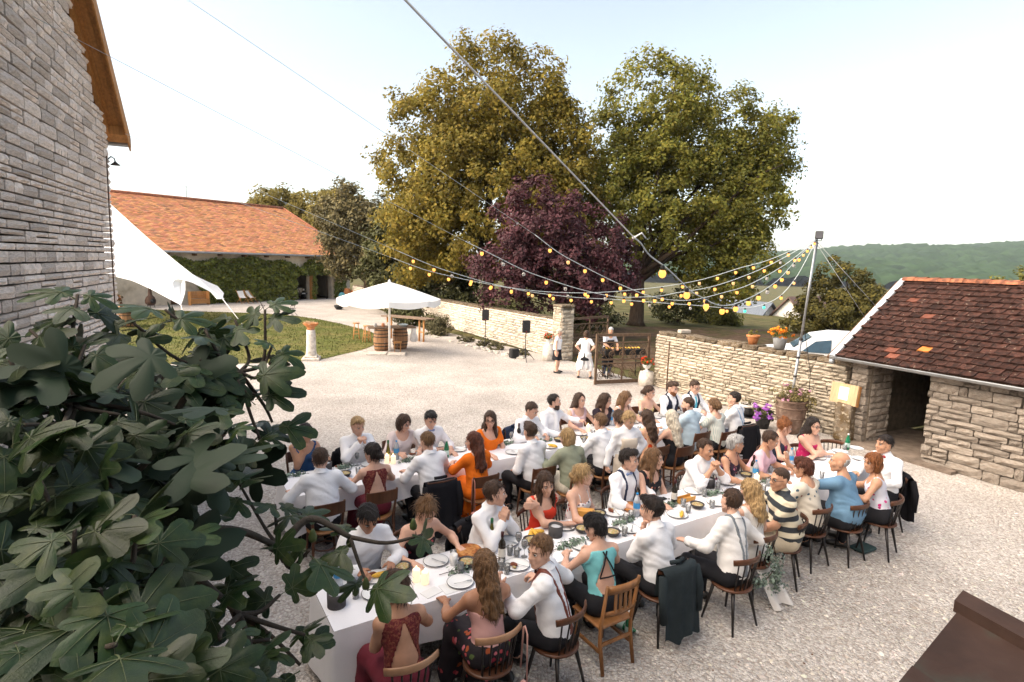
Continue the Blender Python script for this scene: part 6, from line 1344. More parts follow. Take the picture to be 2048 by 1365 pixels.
        if len(v):
            rs = np.random.default_rng(int(abs(sd) * 100)); ns = 0 if st in ('buzz', 'bald') else {0: 300, 1: 190, 2: 110}[lod]
            if ns:                                                  # loose strands over the hair mass
                p0 = v[rs.integers(len(v), size=ns)]; nr = p0 - (hc_ + np.array([0, 0, .0])); low_ = p0[:, 2] < hc_[2] - .1 * hs; nr[low_] = (p0[low_] - (neckb + U * .0 + SF * .0)) * [1, 1, .1]; nr /= np.linalg.norm(nr, axis=1)[:, None] + 1e-9
                fl = p0 - HH((.01, -.04, .13)); fl[low_] = [0, 0, -1]; fl -= (fl * nr).sum(1)[:, None] * nr; fl /= np.linalg.norm(fl, axis=1)[:, None] + 1e-9; fl += rs.normal(0, .22, fl.shape); Ls = rs.uniform(.03, .075, ns)[:, None] * (.6 if st in ('short', 'quiff', 'pixie') else 1)
                a = p0 + nr * .001; b_ = p0 + fl * Ls * .5 + nr * rs.uniform(.002, .007, (ns, 1)); c2 = p0 + fl * Ls + nr * rs.uniform(-.003, .005, (ns, 1)) - np.array([0, 0, .008]); wd = np.cross(nr, fl); wd *= rs.uniform(.0016, .0034, (ns, 1))
                sv = np.stack([a - wd, a + wd, b_ - wd, b_ + wd, c2 - wd * .3, c2 + wd * .3], 1).reshape(-1, 3); b0 = len(v) + np.arange(ns)[:, None] * 6; sq = np.concatenate([b0 + [0, 1, 3, 2], b0 + [2, 3, 5, 4]]); v = np.concatenate([v, sv]); qd = np.concatenate([qd, sq])
            obj('hair', quad_mesh('hair', v, qd, hm_, smooth=True), th)
        if st == 'half': k = MB(); k.ball(HH((0, -.105, .03)), .02, 8, sq=(1.6, .8, .9)); k.build('hair_tie', hair_m('dark'), th)
    return th, base, rz
# ================================================================ the guests
m_ws = mat('white_shirt', (.80, .80, .82), .85, .15, var=.05, vs=5, bump=.4, bs=9)
m_ws2 = mat('cream_shirt', (.72, .70, .68), .8, .2, var=.05, vs=5, bump=.4, bs=10)
m_bk = mat('black_cloth', (.014, .014, .017), .85, .2, var=.2); m_navy = mat('navy_suit', (.018, .022, .04), .85, .2, var=.2, vs=12)
m_maroon = mat('maroon_lace', (.14, .022, .024), .75, .25, var=.3, vs=60, bump=.5, bs=120, col2=(.26, .08, .05), mixs=45, lo=.48, hi=.58); m_maroon_s = mat('maroon_skirt', (.13, .018, .03), .8, .2, var=.15)
m_orange = mat('orange_dress', (.80, .17, .012), .8, .2, var=.06, bump=.4, bs=10)
m_fl_blk = pattern('black_floral', (.02, .016, .02), ('b04a50', 'c8707a', 'a05030', '506038', '903040'), 16, .34, keep=.6)
m_leather = mat('tan_leather', (.16, .06, .03), .5, .4); m_brace_r = mat('brown_braces', (.17, .045, .03), .5, .4); m_brace_g = mat('grey_braces', (.16, .18, .2), .7); m_brace_n = mat('navy_braces', (.02, .03, .07), .7)
m_bow = mat('blue_bow', (.22, .30, .52), .7); m_frame = mat('spectacle_frame', (.03, .02, .02), .4, .5); m_jeans = mat('jeans', (.05, .09, .17), .85); m_beige = mat('beige_chinos', (.46, .39, .29), .85, var=.1, bump=.2)
m_denim = mat('blue_tee', (.13, .24, .36), .85, .2, var=.1, bump=.4, bs=10)
FN, FF = 32, 212
GUESTS = [
 # near table, backs to the camera
 dict(sex='F', lod=0, head=(-0.86, 4.21), face=FN, lean=10, yaw=18, pitch=12, rh='eat', lh='chin', skin='mid', hair=('bun', 'brown'), top=('lace', m_maroon), bottom=('long', m_maroon_s), nick='woman in red lace', label='woman in dark red lace halter dress with open back, brown low bun'),
 dict(sex='F', lod=0, head=(-0.18, 4.55), face=FN - 4, lean=6, yaw=0, pitch=5, rh='tab', lh='tab', skin='tan', hair=('half', 'lightbrown', .24), top=('strap', mat('pink_satin', (.70, .40, .37), .45, .4, var=.06, bump=.2, bs=7)), bottom=('long', m_fl_blk), nick='woman in pink top', label='woman in pink strappy top and black rose-print skirt, hair half tied'),
 dict(sex='M', lod=0, head=(0.30, 4.78), face=FN + 32, twist=14, yaw=66, pitch=6, lean=12, lh=(-.18, .43, .92), lho=(.2, .5, .8, 1, 0, 0), rh=(.32, .3, .80), rho=(0, 1, 0, 0, 0, -1), hair=('short', 'lightbrown'), top=('shirt', m_ws), extra=(('braces', m_brace_r), ('bow', mat('dark_bow', (.08, .02, .02))), ('watch', m_leather, -1)), nick='man looking back', label='man in white shirt and brown braces looking back over his shoulder'),
 dict(sex='F', lod=0, head=(0.87, 5.36), face=FN - 6, lean=12, yaw=25, pitch=20, rh='eat', lh='eat', skin='fair', hair=('pixie', 'black'), top=('backless', mat('teal_blouse', (.19, .52, .54), .8, .2, var=.06, bump=.4, bs=10)), bottom=('trousers', m_bk), extra=(('xback', m_bk),), hem=-.1, nick='woman in turquoise', label='woman with cropped dark hair in turquoise top with keyhole back'),
 dict(sex='M', lod=0, head=(1.51, 5.71), face=FN, twist=8, lean=10, yaw=30, pitch=8, lh='chin', rh='tab', hair=('quiff', 'dark'), top=('shirt', m_ws), hem=-.09, nick='man resting his chin', label='dark-haired man in white shirt resting his chin on his hand'),
 dict(sex='M', lod=0, head=(2.46, 6.04), face=FN + 6, lean=12, side=14, yaw=-20, pitch=10, tilt=16, lh='tab', rh='side', hair=('short', 'brown'), top=('shirt', m_ws2), extra=(('braces', m_brace_g),), nick='groom', label='groom in cream shirt and grey braces leaning towards the bride'),
 dict(sex='F', lod=0, head=(2.81, 6.38), face=FN - 10, lean=4, yaw=14, pitch=6, tilt=-8, rh='lap', lh='lap', hair=('long', 'blond', .16), top=('dress', mat('bridal_white', (.74, .71, .67), .7, .25, var=.05, bump=.3, bs=8)), bottom=('long', mat('bridal_skirt', (.76, .73, .69), .7, .25, var=.04, bump=.3, bs=6)), nick='bride', label='bride with long blonde hair in a white dress'),
 dict(sex='M', lod=0, head=(3.28, 6.67), face=FN + 58, lean=6, yaw=14, pitch=6, lh=(-.05, .36, .64), lho=(0, 1, -.2, 0, 0, -1), rh=(.30, .34, .8), rho=(0, 1, 0, 0, 0, -1), w=1.25, belly=1.35, skin='mid', hair=('buzz', 'brown'), hem=-.12, top=('polo', stripes('bold_stripes', (.022, .028, .036), (.62, .56, .42), 2.6, 2, .5, 1.0)), bottom=('trousers', m_beige), extra=(('glasses', m_frame), ('watch', m_zinc, -1)), nick='striped polo man', label='heavyset man in bold striped polo shirt and glasses, turned sideways'),
 dict(sex='F', lod=0, head=(3.84, 7.21), face=FN + 4, lean=8, yaw=10, pitch=10, w=1.15, rh='up', lh='tab', skin='mid', hair=('pixie', 'auburn'), top=('blouse', pattern('speckled_print', (.62, .56, .47), ('8a2d20', '6a1f18', '3a5566', '9a4a30', '4a2018'), 17, .30, keep=.62)), hem=-.14, nick='print blouse woman', label='woman with short auburn hair in cream blouse with red and blue print'),
 dict(sex='M', lod=0, head=(4.40, 7.37), face=FN + 4, lean=8, yaw=24, pitch=2, w=1.32, belly=1.3, rh='tab', lh=(-.16, .42, 1.12), lho=(0, .2, 1, 1, 0, 0), skin='mid', hair=('bald', 'grey'), top=('tee', m_denim), hem=-.12, nick='bald man', label='bald broad-backed man in blue t-shirt raising his hand'),
 dict(sex='F', lod=0, head=(4.93, 7.51), face=FN + 28, lean=10, yaw=42, pitch=6, w=1.1, rh='tab', lh='tab', skin='mid', hair=('bob', 'red'), top=('dress', pattern('pink_motif', (.66, .66, .74), ('c42a78', 'b02068', 'd04a8c'), 13, .26, keep=.75)), hem=-.12, slr=0, sll=0, nick='pink motif woman', label='woman with auburn bob in white dress with pink motifs'),
 dict(sex='M', lod=0, head=(5.52, 8.20), face=FN + 76, lean=4, yaw=-10, pitch=2, rh='edge', lh='tab', skin='mid', hair=('short', 'dark'), top=('shirt', m_ws), hem=-.06, extra=(('bow', mat('red_bow', (.35, .02, .04))),), nick='man at table end', label='man in white shirt with red bow tie at the end of the near table'),
 # near table, facing the camera
 dict(sex='M', lod=0, head=(-1.37, 5.37), face=FF, lean=16, yaw=0, pitch=34, rh='eat', lh='eat', skin='tan', hair=('quiff', 'black'), top=('shirt', m_ws), extra=(('watch', m_bk, 1),), nick='man behind fig branch', label='dark-haired man in white shirt looking down at his plate behind the fig branch'),
 dict(sex='F', lod=0, head=(-0.85, 5.67), face=FF + 4, lean=18, yaw=24, pitch=40, rh='tab', lh='wide', w=1.1, skin='fair', hair=('topbun', 'lightbrown'), top=('strap', m_fl_blk), bottom=('skirt', m_fl_blk), nick='bowing floral woman', label='woman in black floral dress bowing her head, hair pinned up'),
 dict(sex='M', lod=0, head=(-0.14, 6.01), face=FF + 26, lean=10, yaw=38, pitch=2, rh='pray', lh='pray', hair=('short', 'brown'), top=('shirt', m_ws), nick='praying-hands man', label='man in white shirt with palms pressed together, in profile'),
 dict(sex='F', lod=0, head=(0.44, 6.43), face=FF - 4, lean=6, yaw=-8, pitch=16, tilt=6, rh='fold', lh='upper', hair=('long', 'brown', .22, 'front'), top=('tank', mat('red_dress', (.62, .045, .02), .7, .25, var=.06, bump=.25, bs=10)), bottom=('skirt', mat('red_dress')), nick='woman in red', label='smiling woman in sleeveless red dress holding her arm'),
 dict(sex='F', lod=0, head=(0.91, 6.72), face=FF + 20, lean=4, yaw=46, pitch=0, rh='tab', lh='lap', hair=('updo', 'blond'), top=('strap', pattern('white_floral', (.74, .70, .70), ('b01c20', 'c83a34', '28304a', 'd86a5a', '902028'), 26, .36, keep=.7)), bottom=('skirt', mat('bridal_skirt')), nick='blonde updo woman', label='blonde woman with updo in white strappy dress with red flowers'),
 dict(sex='M', lod=0, head=(1.56, 7.20), face=FF + 8, lean=3, yaw=22, pitch=4, rh='tab', lh='tab', hair=('quiff', 'dark'), top=('rolled', m_ws), extra=(('braces', m_brace_n), ('bow', m_bow)), nick='bow tie youth', label='young man in white shirt with navy braces and light blue bow tie'),
 dict(sex='F', lod=0, head=(1.94, 7.40), face=FF + 6, lean=4, yaw=28, pitch=4, rh='tab', lh='lap', hair=('long', 'lightbrown', .24, 'front'), top=('dress', pattern('black_tropical', (.016, .016, .02), ('d09078', 'e0c8b8', '4a7a68', 'b05a50'), 20, .30, keep=.55)), bottom=('skirt', m_bk), nick='black floral woman', label='woman with long light brown hair in black dress with pale flowers'),
 dict(sex='M', lod=0, head=(2.74, 7.76), face=FF - 2, lean=8, yaw=8, pitch=8, rh='clasp', lh='clasp', w=1.2, belly=1.2, skin='mid', hair=('short', 'brown'), recede=1, top=('rolled', m_ws), bottom=('trousers', m_jeans), extra=(('moustache', hair_m('brown')),), nick='moustached man', label='moustached man in white shirt clasping his hands'),
 dict(sex='F', lod=1, head=(3.32, 8.17), face=FF + 14, lean=8, yaw=44, pitch=4, w=1.05, rh='tab', lh='tab', skin='mid', hair=('pixie', 'grey'), top=('tank', pattern('dark_floral', (.03, .02, .035), ('9a3a50', '6a2a40', 'b07080', '503050'), 24, .36, keep=.7)), bottom=('trousers', m_bk), nick='grey-haired woman', label='woman with short grey hair in dark floral sleeveless top'),
 dict(sex='M', lod=1, head=(3.90, 8.34), face=FF + 20, lean=14, yaw=24, pitch=26, w=1.1, rh='tab', lh='eat', skin='mid', hair=('short', 'brown'), recede=1, top=('tee', mat('pink_shirt', (.72, .46, .52), .8, .2, var=.06, bump=.4, bs=10)), nick='pink shirt man', label='man in pale pink short-sleeved shirt looking down'),
 dict(sex='F', lod=1, head=(4.51, 9.18), face=FF + 16, lean=8, yaw=30, pitch=22, rh='tab', lh='fold', w=1.05, hair=('topbun', 'red'), top=('tank', pattern('navy_stripe_print', (.03, .035, .06), ('b02a60', '2a8a80', 'd0c0c0', '703060'), 14, .36, stretch=(1, 1, .4), keep=.6)), bottom=('trousers', m_bk), nick='red-haired bun woman', label='red-haired woman with bun in navy printed top'),
 dict(sex='F', lod=1, head=(5.03, 9.27), face=FF - 8, lean=6, yaw=0, pitch=6, w=1.12, rh='fold', lh='fold', hair=('long', 'dark', .16), top=('tank', pattern('magenta_print', (.50, .02, .12), ('e08aa0', 'f0c0c8', '900428'), 30, .2, keep=.6)), bottom=('skirt', mat('magenta_skirt', (.48, .02, .12), .8)), extra=(('glasses', m_frame),), nick='magenta woman', label='dark-haired woman with glasses in magenta dress, arms folded on the table'),
 # far table, backs to the camera
 dict(sex='M', lod=1, head=(-2.37, 6.96), face=FN - 2, lean=10, yaw=-10, pitch=10, rh='wide', lh='wide', w=1.1, hair=('short', 'brown'), top=('rolled', m_ws), hem=-.1, nick='rolled-sleeve man', label='man in white shirt with rolled sleeves at the open end of the far table'),
 dict(sex='F', lod=1, head=(-1.80, 7.31), face=FN, lean=5, yaw=32, pitch=10, rh='tab', lh='tab', hair=('bun', 'dark'), top=('lace', m_maroon), bottom=('long', m_maroon_s), nick='burgundy lace woman', label='dark-haired woman with low bun in burgundy lace backless dress at the far table'),
 dict(sex='M', lod=1, head=(-1.15, 7.80), face=FN + 4, lean=14, yaw=10, pitch=16, rh='eat', lh='tab', hair=('short', 'lightbrown'), top=('rolled', m_ws), hem=-.1, nick='light-haired man', label='light-haired man in white shirt beside the woman in orange'),
 dict(sex='F', lod=1, head=(-0.51, 7.94), face=FN + 4, lean=6, yaw=40, pitch=10, rh='tab', lh='eat', hair=('long', 'auburn', .3), top=('threeq', m_orange), bottom=('long', m_orange), hem=-.1, nick='long red hair woman', label='woman with long dark red hair in orange dress, seen from behind'),
 dict(sex='M', lod=1, head=(0.31, 8.37), face=FN + 10, lean=8, yaw=-12, pitch=8, rh='tab', lh='lap', hair=('quiff', 'brown'), top=('shirt', m_ws), hem=-.09, nick='swept-hair man', label='man in white shirt with swept brown hair, between the orange dress and green jacket'),
 dict(sex='F', lod=1, head=(0.86, 8.27), face=FN - 4, lean=10, yaw=30, pitch=14, rh='tab', lh='tab', hair=('bob', 'blond'), top=('jacket', mat('sage_jacket', (.27, .29, .21), .85, .2, var=.08, bump=.4, bs=10)), hem=-.08, bottom=('skirt', mat('cream_lace', (.62, .56, .46), .85, .2, var=.2, vs=60)), nick='green jacket woman', label='blonde woman with bob in sage green jacket'),
 dict(sex='M', lod=1, head=(1.46, 9.03), face=FN, lean=8, yaw=14, pitch=8, rh='tab', lh='tab', hair=('short', 'lightbrown'), top=('shirt', m_ws), hem=-.04, nick='man by the waitress', label='light brown-haired man in white shirt sitting next to the waitress'),
 dict(sex='F', lod=2, head=(1.83, 9.44), face=FN, lean=10, yaw=-20, pitch=10, rh='tab', lh='tab', hair=('updo', 'brown'), top=('strap', m_ws2), bottom=('skirt', m_ws2), nick='wavy updo woman', label='woman with dark wavy updo half hidden behind the waitress'),
 dict(sex='F', lod=2, head=(2.32, 9.49), face=FN - 4, lean=6, yaw=12, pitch=10, rh='tab', lh='tab', hair=('long', 'brown', .26), top=('dress', pattern('orange_floral', (.72, .42, .26), ('d8560c', 'e07018', 'c04010', 'e8b090'), 11, .40, keep=.7)), bottom=('skirt', pattern('orange_floral', 0, 0)), hem=-.1, nick='orange floral woman', label='brown-haired woman in orange floral dress beside the waitress'),
 dict(sex='F', lod=2, head=(2.75, 9.53), face=FN, lean=6, yaw=-18, pitch=10, rh='tab', lh='wide', hair=('long', 'platinum', .4), top=('strap', m_bk), bottom=('skirt', m_bk), nick='platinum-haired woman', label='woman with very long platinum hair in black strappy dress'),
 dict(sex='M', lod=2, head=(3.28, 10.36), face=FN + 4, lean=6, yaw=28, pitch=12, rh='tab', lh='tab', hair=('buzz', 'brown'), top=('jacket', mat('light_blue_jacket', (.44, .56, .64), .85, .2, var=.06, bump=.25, bs=9)), hem=-.22, extra=(('beard', hair_m('auburn')),), nick='light blue jacket man', label='bearded man in light blue jacket, seen from behind'),
 dict(sex='F', lod=2, head=(3.81, 10.51), face=FN, lean=8, yaw=0, pitch=12, rh='tab', lh='tab', hair=('updo', 'lightbrown'), top=('blouse', stripes('green_stripe', (.42, .50, .46), (.66, .66, .60), 16, 0, .3)), hem=-.14, nick='green stripe woman', label='woman in pale green striped blouse with messy updo'),
 dict(sex='M', lod=2, head=(4.34, 10.92), face=FN + 14, lean=6, yaw=24, pitch=6, rh='tab', lh='chin', hair=('short', 'dark'), top=('shirt', m_ws), extra=(('braces', mat('pale_blue_braces', (.25, .36, .5))),), bottom=('trousers', m_navy), hem=-.03, nick='pale braces man', label='dark-haired man with pale blue braces at the wall end of the far table'),
 # far table, facing the camera
 dict(sex='F', lod=1, head=(-2.98, 8.13), face=FF + 2, lean=8, yaw=14, pitch=12, rh='chin', lh='tab', skin='mid', hair=('bob', 'dark'), top=('tank', mat('blue_dress', (.035, .085, .19), .85, .2, var=.15)), bottom=('skirt', mat('blue_dress')), extra=(('sunglasses', m_bk),), nick='sunglasses woman', label='woman in blue dress with sunglasses pushed up on dark hair'),
 dict(sex='M', lod=1, head=(-2.29, 8.41), face=FF + 2, lean=8, yaw=8, pitch=14, rh='clasp', lh='clasp', hair=('quiff', 'blond'), top=('shirt', m_ws), nick='clasped blond man', label='blond man in white shirt with hands clasped at his chin'),
 dict(sex='F', lod=1, head=(-1.67, 8.80), face=FF, lean=10, yaw=30, pitch=26, rh='eat', lh='eat', hair=('bob', 'brown'), top=('threeq', mat('blush_top', (.70, .60, .58), .8, .2, var=.05, bump=.25)), bottom=('skirt', m_beige), nick='brown bob woman', label='woman with chin-length brown bob in pale blush top'),
 dict(sex='M', lod=1, head=(-1.26, 8.90), face=FF + 6, lean=10, yaw=-10, pitch=22, rh='fold', lh='tab', hair=('quiff', 'black'), top=('rolled', m_ws), extra=(('bow', m_bow),), nick='far bow tie man', label='black-haired man in white shirt with blue bow tie at the far table'),
 dict(sex='F', lod=1, head=(-0.32, 9.09), face=FF + 4, lean=4, yaw=-34, pitch=10, rh='tab', lh='lap', hair=('long', 'brown', .16, 'front'), top=('blouse', m_orange), neck=.14, bottom=('skirt', m_orange), extra=(('glasses', m_frame),), nick='orange glasses woman', label='woman with glasses in orange top facing the camera'),
 dict(sex='M', lod=1, head=(0.37, 9.73), face=FF + 10, lean=16, yaw=20, pitch=28, rh='eat', lh='eat', hair=('short', 'brown'), top=('shirt', m_ws), nick='man bent forward', label='man in white shirt bent over his plate at the far table'),
 dict(sex='M', lod=1, head=(0.80, 10.26), face=FF + 12, lean=4, yaw=42, pitch=6, rh='tab', lh=(-.35, .36, .95), lho=(-.6, .6, 0, 0, 0, -1), hair=('short', 'dark'), recede=1, top=('shirt', m_ws), extra=(('beard', hair_m('brown')), ('scarf', m_ws)), nick='napkin bib man', label='bearded man with thinning dark hair and white napkin bib'),
 dict(sex='F', lod=2, head=(1.31, 10.61), face=FF, lean=4, yaw=10, pitch=4, rh='tab', lh='eat', hair=('long', 'brown', .12), top=('dress', mat('pale_pink_dress', (.72, .52, .54), .8, .2, var=.06, bump=.25)), bottom=('skirt', mat('pale_pink_dress')), nick='pale pink woman', label='smiling brown-haired woman in pale pink dress'),
 dict(sex='F', lod=2, head=(1.80, 10.66), face=FF + 4, lean=4, yaw=30, pitch=12, rh='tab', lh='tab', hair=('long', 'brown', .22, 'front'), top=('tee', mat('black_tee', (.03, .02, .03), .85)), nick='black t-shirt woman', label='woman with long brown hair in black t-shirt'),
 dict(sex='F', lod=2, head=(2.24, 10.92), face=FF + 4, lean=8, yaw=24, pitch=26, rh='tab', lh='tab', hair=('long', 'lightbrown', .22, 'front'), top=('tank', m_ws2), bottom=('skirt', m_beige), nick='fair-haired woman', label='woman with long fair hair in cream sleeveless top looking down'),
 dict(sex='F', lod=2, head=(2.82, 11.47), face=FF + 4, lean=5, yaw=30, pitch=14, rh='tab', lh='wide', hair=('bun', 'brown'), top=('tank', pattern('gold_sequin', (.52, .40, .2), ('806020', 'c0a060', '604818'), 40, .4)), neck=.15, bottom=('skirt', mat('gold_skirt', (.5, .38, .2), .6)), nick='gold dress woman', label='woman in gold patterned dress with hair tied back'),
 dict(sex='M', lod=2, head=(3.37, 11.74), face=FF, lean=4, yaw=6, pitch=14, rh='tab', lh='tab', hair=('quiff', 'brown'), top=('shirt', m_ws), extra=(('vest', m_navy), ('beard', hair_m('red'))), nick='red-bearded man', label='red-bearded man in white shirt and dark waistcoat'),
 dict(sex='M', lod=2, head=(3.90, 11.95), face=FF + 2, lean=8, yaw=-6, pitch=16, rh='eat', lh='tab', hair=('short', 'brown'), top=('shirt', m_ws), extra=(('vest', m_navy), ('tie', mat('turquoise_tie', (.1, .42, .55), .6)), ('glasses', m_frame)), nick='turquoise tie man', label='man with glasses, dark waistcoat and turquoise striped tie'),
 # standing
 dict(sex='F', lod=1, pose='stand', head=(1.77, 8.31), s=.99, face=196, lean=2, yaw=8, pitch=22, rh=(.30, .02, .80), rho=(0, .1, -1, -1, 0, 0), lh='hip', hair=('pony', 'blond'), top=('shirt', m_ws), bottom=('trousers', m_bk), extra=(('apron', mat('linen_apron', (.60, .52, .43), .85, .2, var=.06, bump=.2)),), hem=-.06, nick='waitress', label='blonde waitress in white shirt and beige apron standing between the tables'),
 dict(sex='F', lod=2, pose='stand', base=(1.59, 19.85), head=(0, 0), s=.93, face=250, lean=2, yaw=30, pitch=12, w=1.08, rh='down', lh='down', hair=('pixie', 'platinum'), top=('blouse', m_ws), sll=.2, slr=.2, hem=-.1, bottom=('skirt', m_bk, .48), nick='white blouse woman', label='grey-blonde woman in white blouse and black skirt by the gate pillar'),
 dict(sex='F', lod=2, pose='stand', base=(2.46, 19.01), head=(0, 0), s=.96, face=-14, stance=.2, lean=4, yaw=-10, pitch=10, rh='hip', lh='hip', hair=('bob', 'brown'), top=('tee', m_ws), hem=-.04, bottom=('skirt', m_bk, .62), extra=(('halfapron', m_ws),), nick='cook', label='cook in white top and long white apron with hands on hips'),
 dict(sex='M', lod=2, pose='stand', head=(3.33, 19.30), s=.98, face=200, lean=12, yaw=-10, pitch=34, rh=(.12, .42, 1.05), lh=(-.14, .42, 1.05), skin='mid', hair=('buzz', 'grey'), top=('tee', mat('light_tee', (.55, .57, .62), .85)), extra=(('apron', m_bk),), bottom=('trousers', m_jeans), nick='grill man', label='grey-haired man in black apron tending the grill behind the gate'),
]
NEAR_ITEMS = {'plate': [(-1.25, 5.18), (-1.18, 4.89), (-0.72, 5.5), (-0.0, 5.95), (0.12, 5.44), (-0.42, 5.1), (0.66, 6.37), (1.31, 6.77), (1.42, 6.33), (2.1, 6.75), (2.52, 7.53), (2.72, 7.15), (3.11, 7.9), (3.36, 7.49), (5.04, 9.1), (5.61, 9.46), (6.01, 9.65), (5.75, 9.09), (4.2, 8.58), (0.83, 5.89)],
 'bowl': [(-1.02, 5.3), (-0.39, 5.55), (0.27, 5.92), (0.81, 6.27), (1.2, 6.17), (1.14, 6.67), (2.42, 6.99), (3.5, 8.14), (4.68, 8.88)],
 'bucket': [(-1.48, 4.7), (0.55, 6.13), (2.81, 7.71)],
 'pie': [(-0.41, 5.7), (1.51, 6.9)],
 'redwine': [(-0.03, 5.53), (2.16, 7.12), (3.54, 8.16)],
 'whitewine': [(-0.16, 5.83)],
 'greenbottle': [(5.83, 9.6)],
 'water': [(-1.55, 4.98), (1.58, 6.71), (3.58, 8.05), (4.4, 8.65)],
 'glassred': [(0.13, 5.79), (0.19, 5.64)],
 'glass': [(0.04, 5.67), (0.11, 5.62), (-0.43, 5.33), (-0.62, 5.5), (2.25, 7.02), (1.5, 6.62), (2.63, 7.37), (5.79, 9.57), (1.41, 6.5), (2.84, 7.68), (3.95, 8.34)],
 'candle': [(-0.85, 5.13), (-0.76, 5.09), (3.56, 7.91)],
 'box': [(0.92, 6.53)],
 'loaf': [(2.28, 7.09)],
 'corn': [(0.31, 6.15), (0.27, 6.11), (0.28, 6.02), (0.34, 6.17), (2.09, 6.83), (-1.23, 5.11), (3.37, 7.62)],
 'napkin': [(-0.68, 4.94), (0.49, 6.26), (-0.55, 5.02)],
 'phone': [(2.03, 7.23), (-0.14, 5.28)],
 'cup': [(-0.49, 5.44)],
 'meat': [(0.09, 5.42), (-1.26, 5.17), (0.62, 6.34), (1.32, 6.78)],
 'garland': [((-0.61, 5.25), (-0.11, 5.52)), ((0.52, 5.79), (0.93, 6.06)), ((1.29, 6.42), (1.49, 6.57)), ((1.97, 6.96), (2.16, 7.08)), ((2.69, 7.4), (2.89, 7.5)), ((3.62, 7.92), (3.94, 8.08))]}
FAR_ITEMS = {'plate': [(-2.43, 8.03), (-1.48, 8.63), (-0.84, 9.03), (-0.16, 9.45), (0.07, 8.93), (0.68, 9.27), (1.27, 10.05), (1.62, 10.27), (2.4, 10.92), (2.94, 11.34), (3.58, 11.79), (2.93, 11.38), (-2.09, 8.25), (4.17, 12.16)],
 'bowl': [(-2.29, 7.72), (-1.07, 8.88), (0.85, 9.6), (1.32, 9.7), (3.18, 11.48)],
 'bucket': [(-2.55, 7.96)],
 'redwine': [(0.16, 9.54), (1.88, 10.72), (4.12, 12.13)],
 'whitewine': [(-1.83, 8.4)],
 'greenbottle': [(-0.97, 8.63)],
 'water': [(-1.72, 8.48), (1.94, 10.7), (3.62, 11.81)],
 'glassred': [(-2.2, 8.18), (-0.0, 9.44), (2.59, 11.17)],
 'glass': [(-2.02, 8.29), (0.36, 9.67), (2.11, 10.87), (3.17, 11.53), (-0.69, 9.12), (1.08, 9.91), (4.4, 12.3)],
 'candle': [(-1.83, 8.37), (-1.73, 8.29), (-0.36, 9.33), (1.5, 10.26)],
 'corn': [(0.72, 9.3), (1.58, 10.33)],
 'meat': [(-2.44, 8.03), (-1.43, 8.66), (-0.11, 9.48), (2.48, 11.0)],
 'garland': [((-3.08, 7.63), (-2.85, 7.77)), ((-2.47, 7.98), (-2.31, 8.11)), ((-1.63, 8.32), (-1.44, 8.5)), ((-0.27, 9.13), (0.1, 9.53)), ((0.48, 9.51), (0.8, 9.71))]}
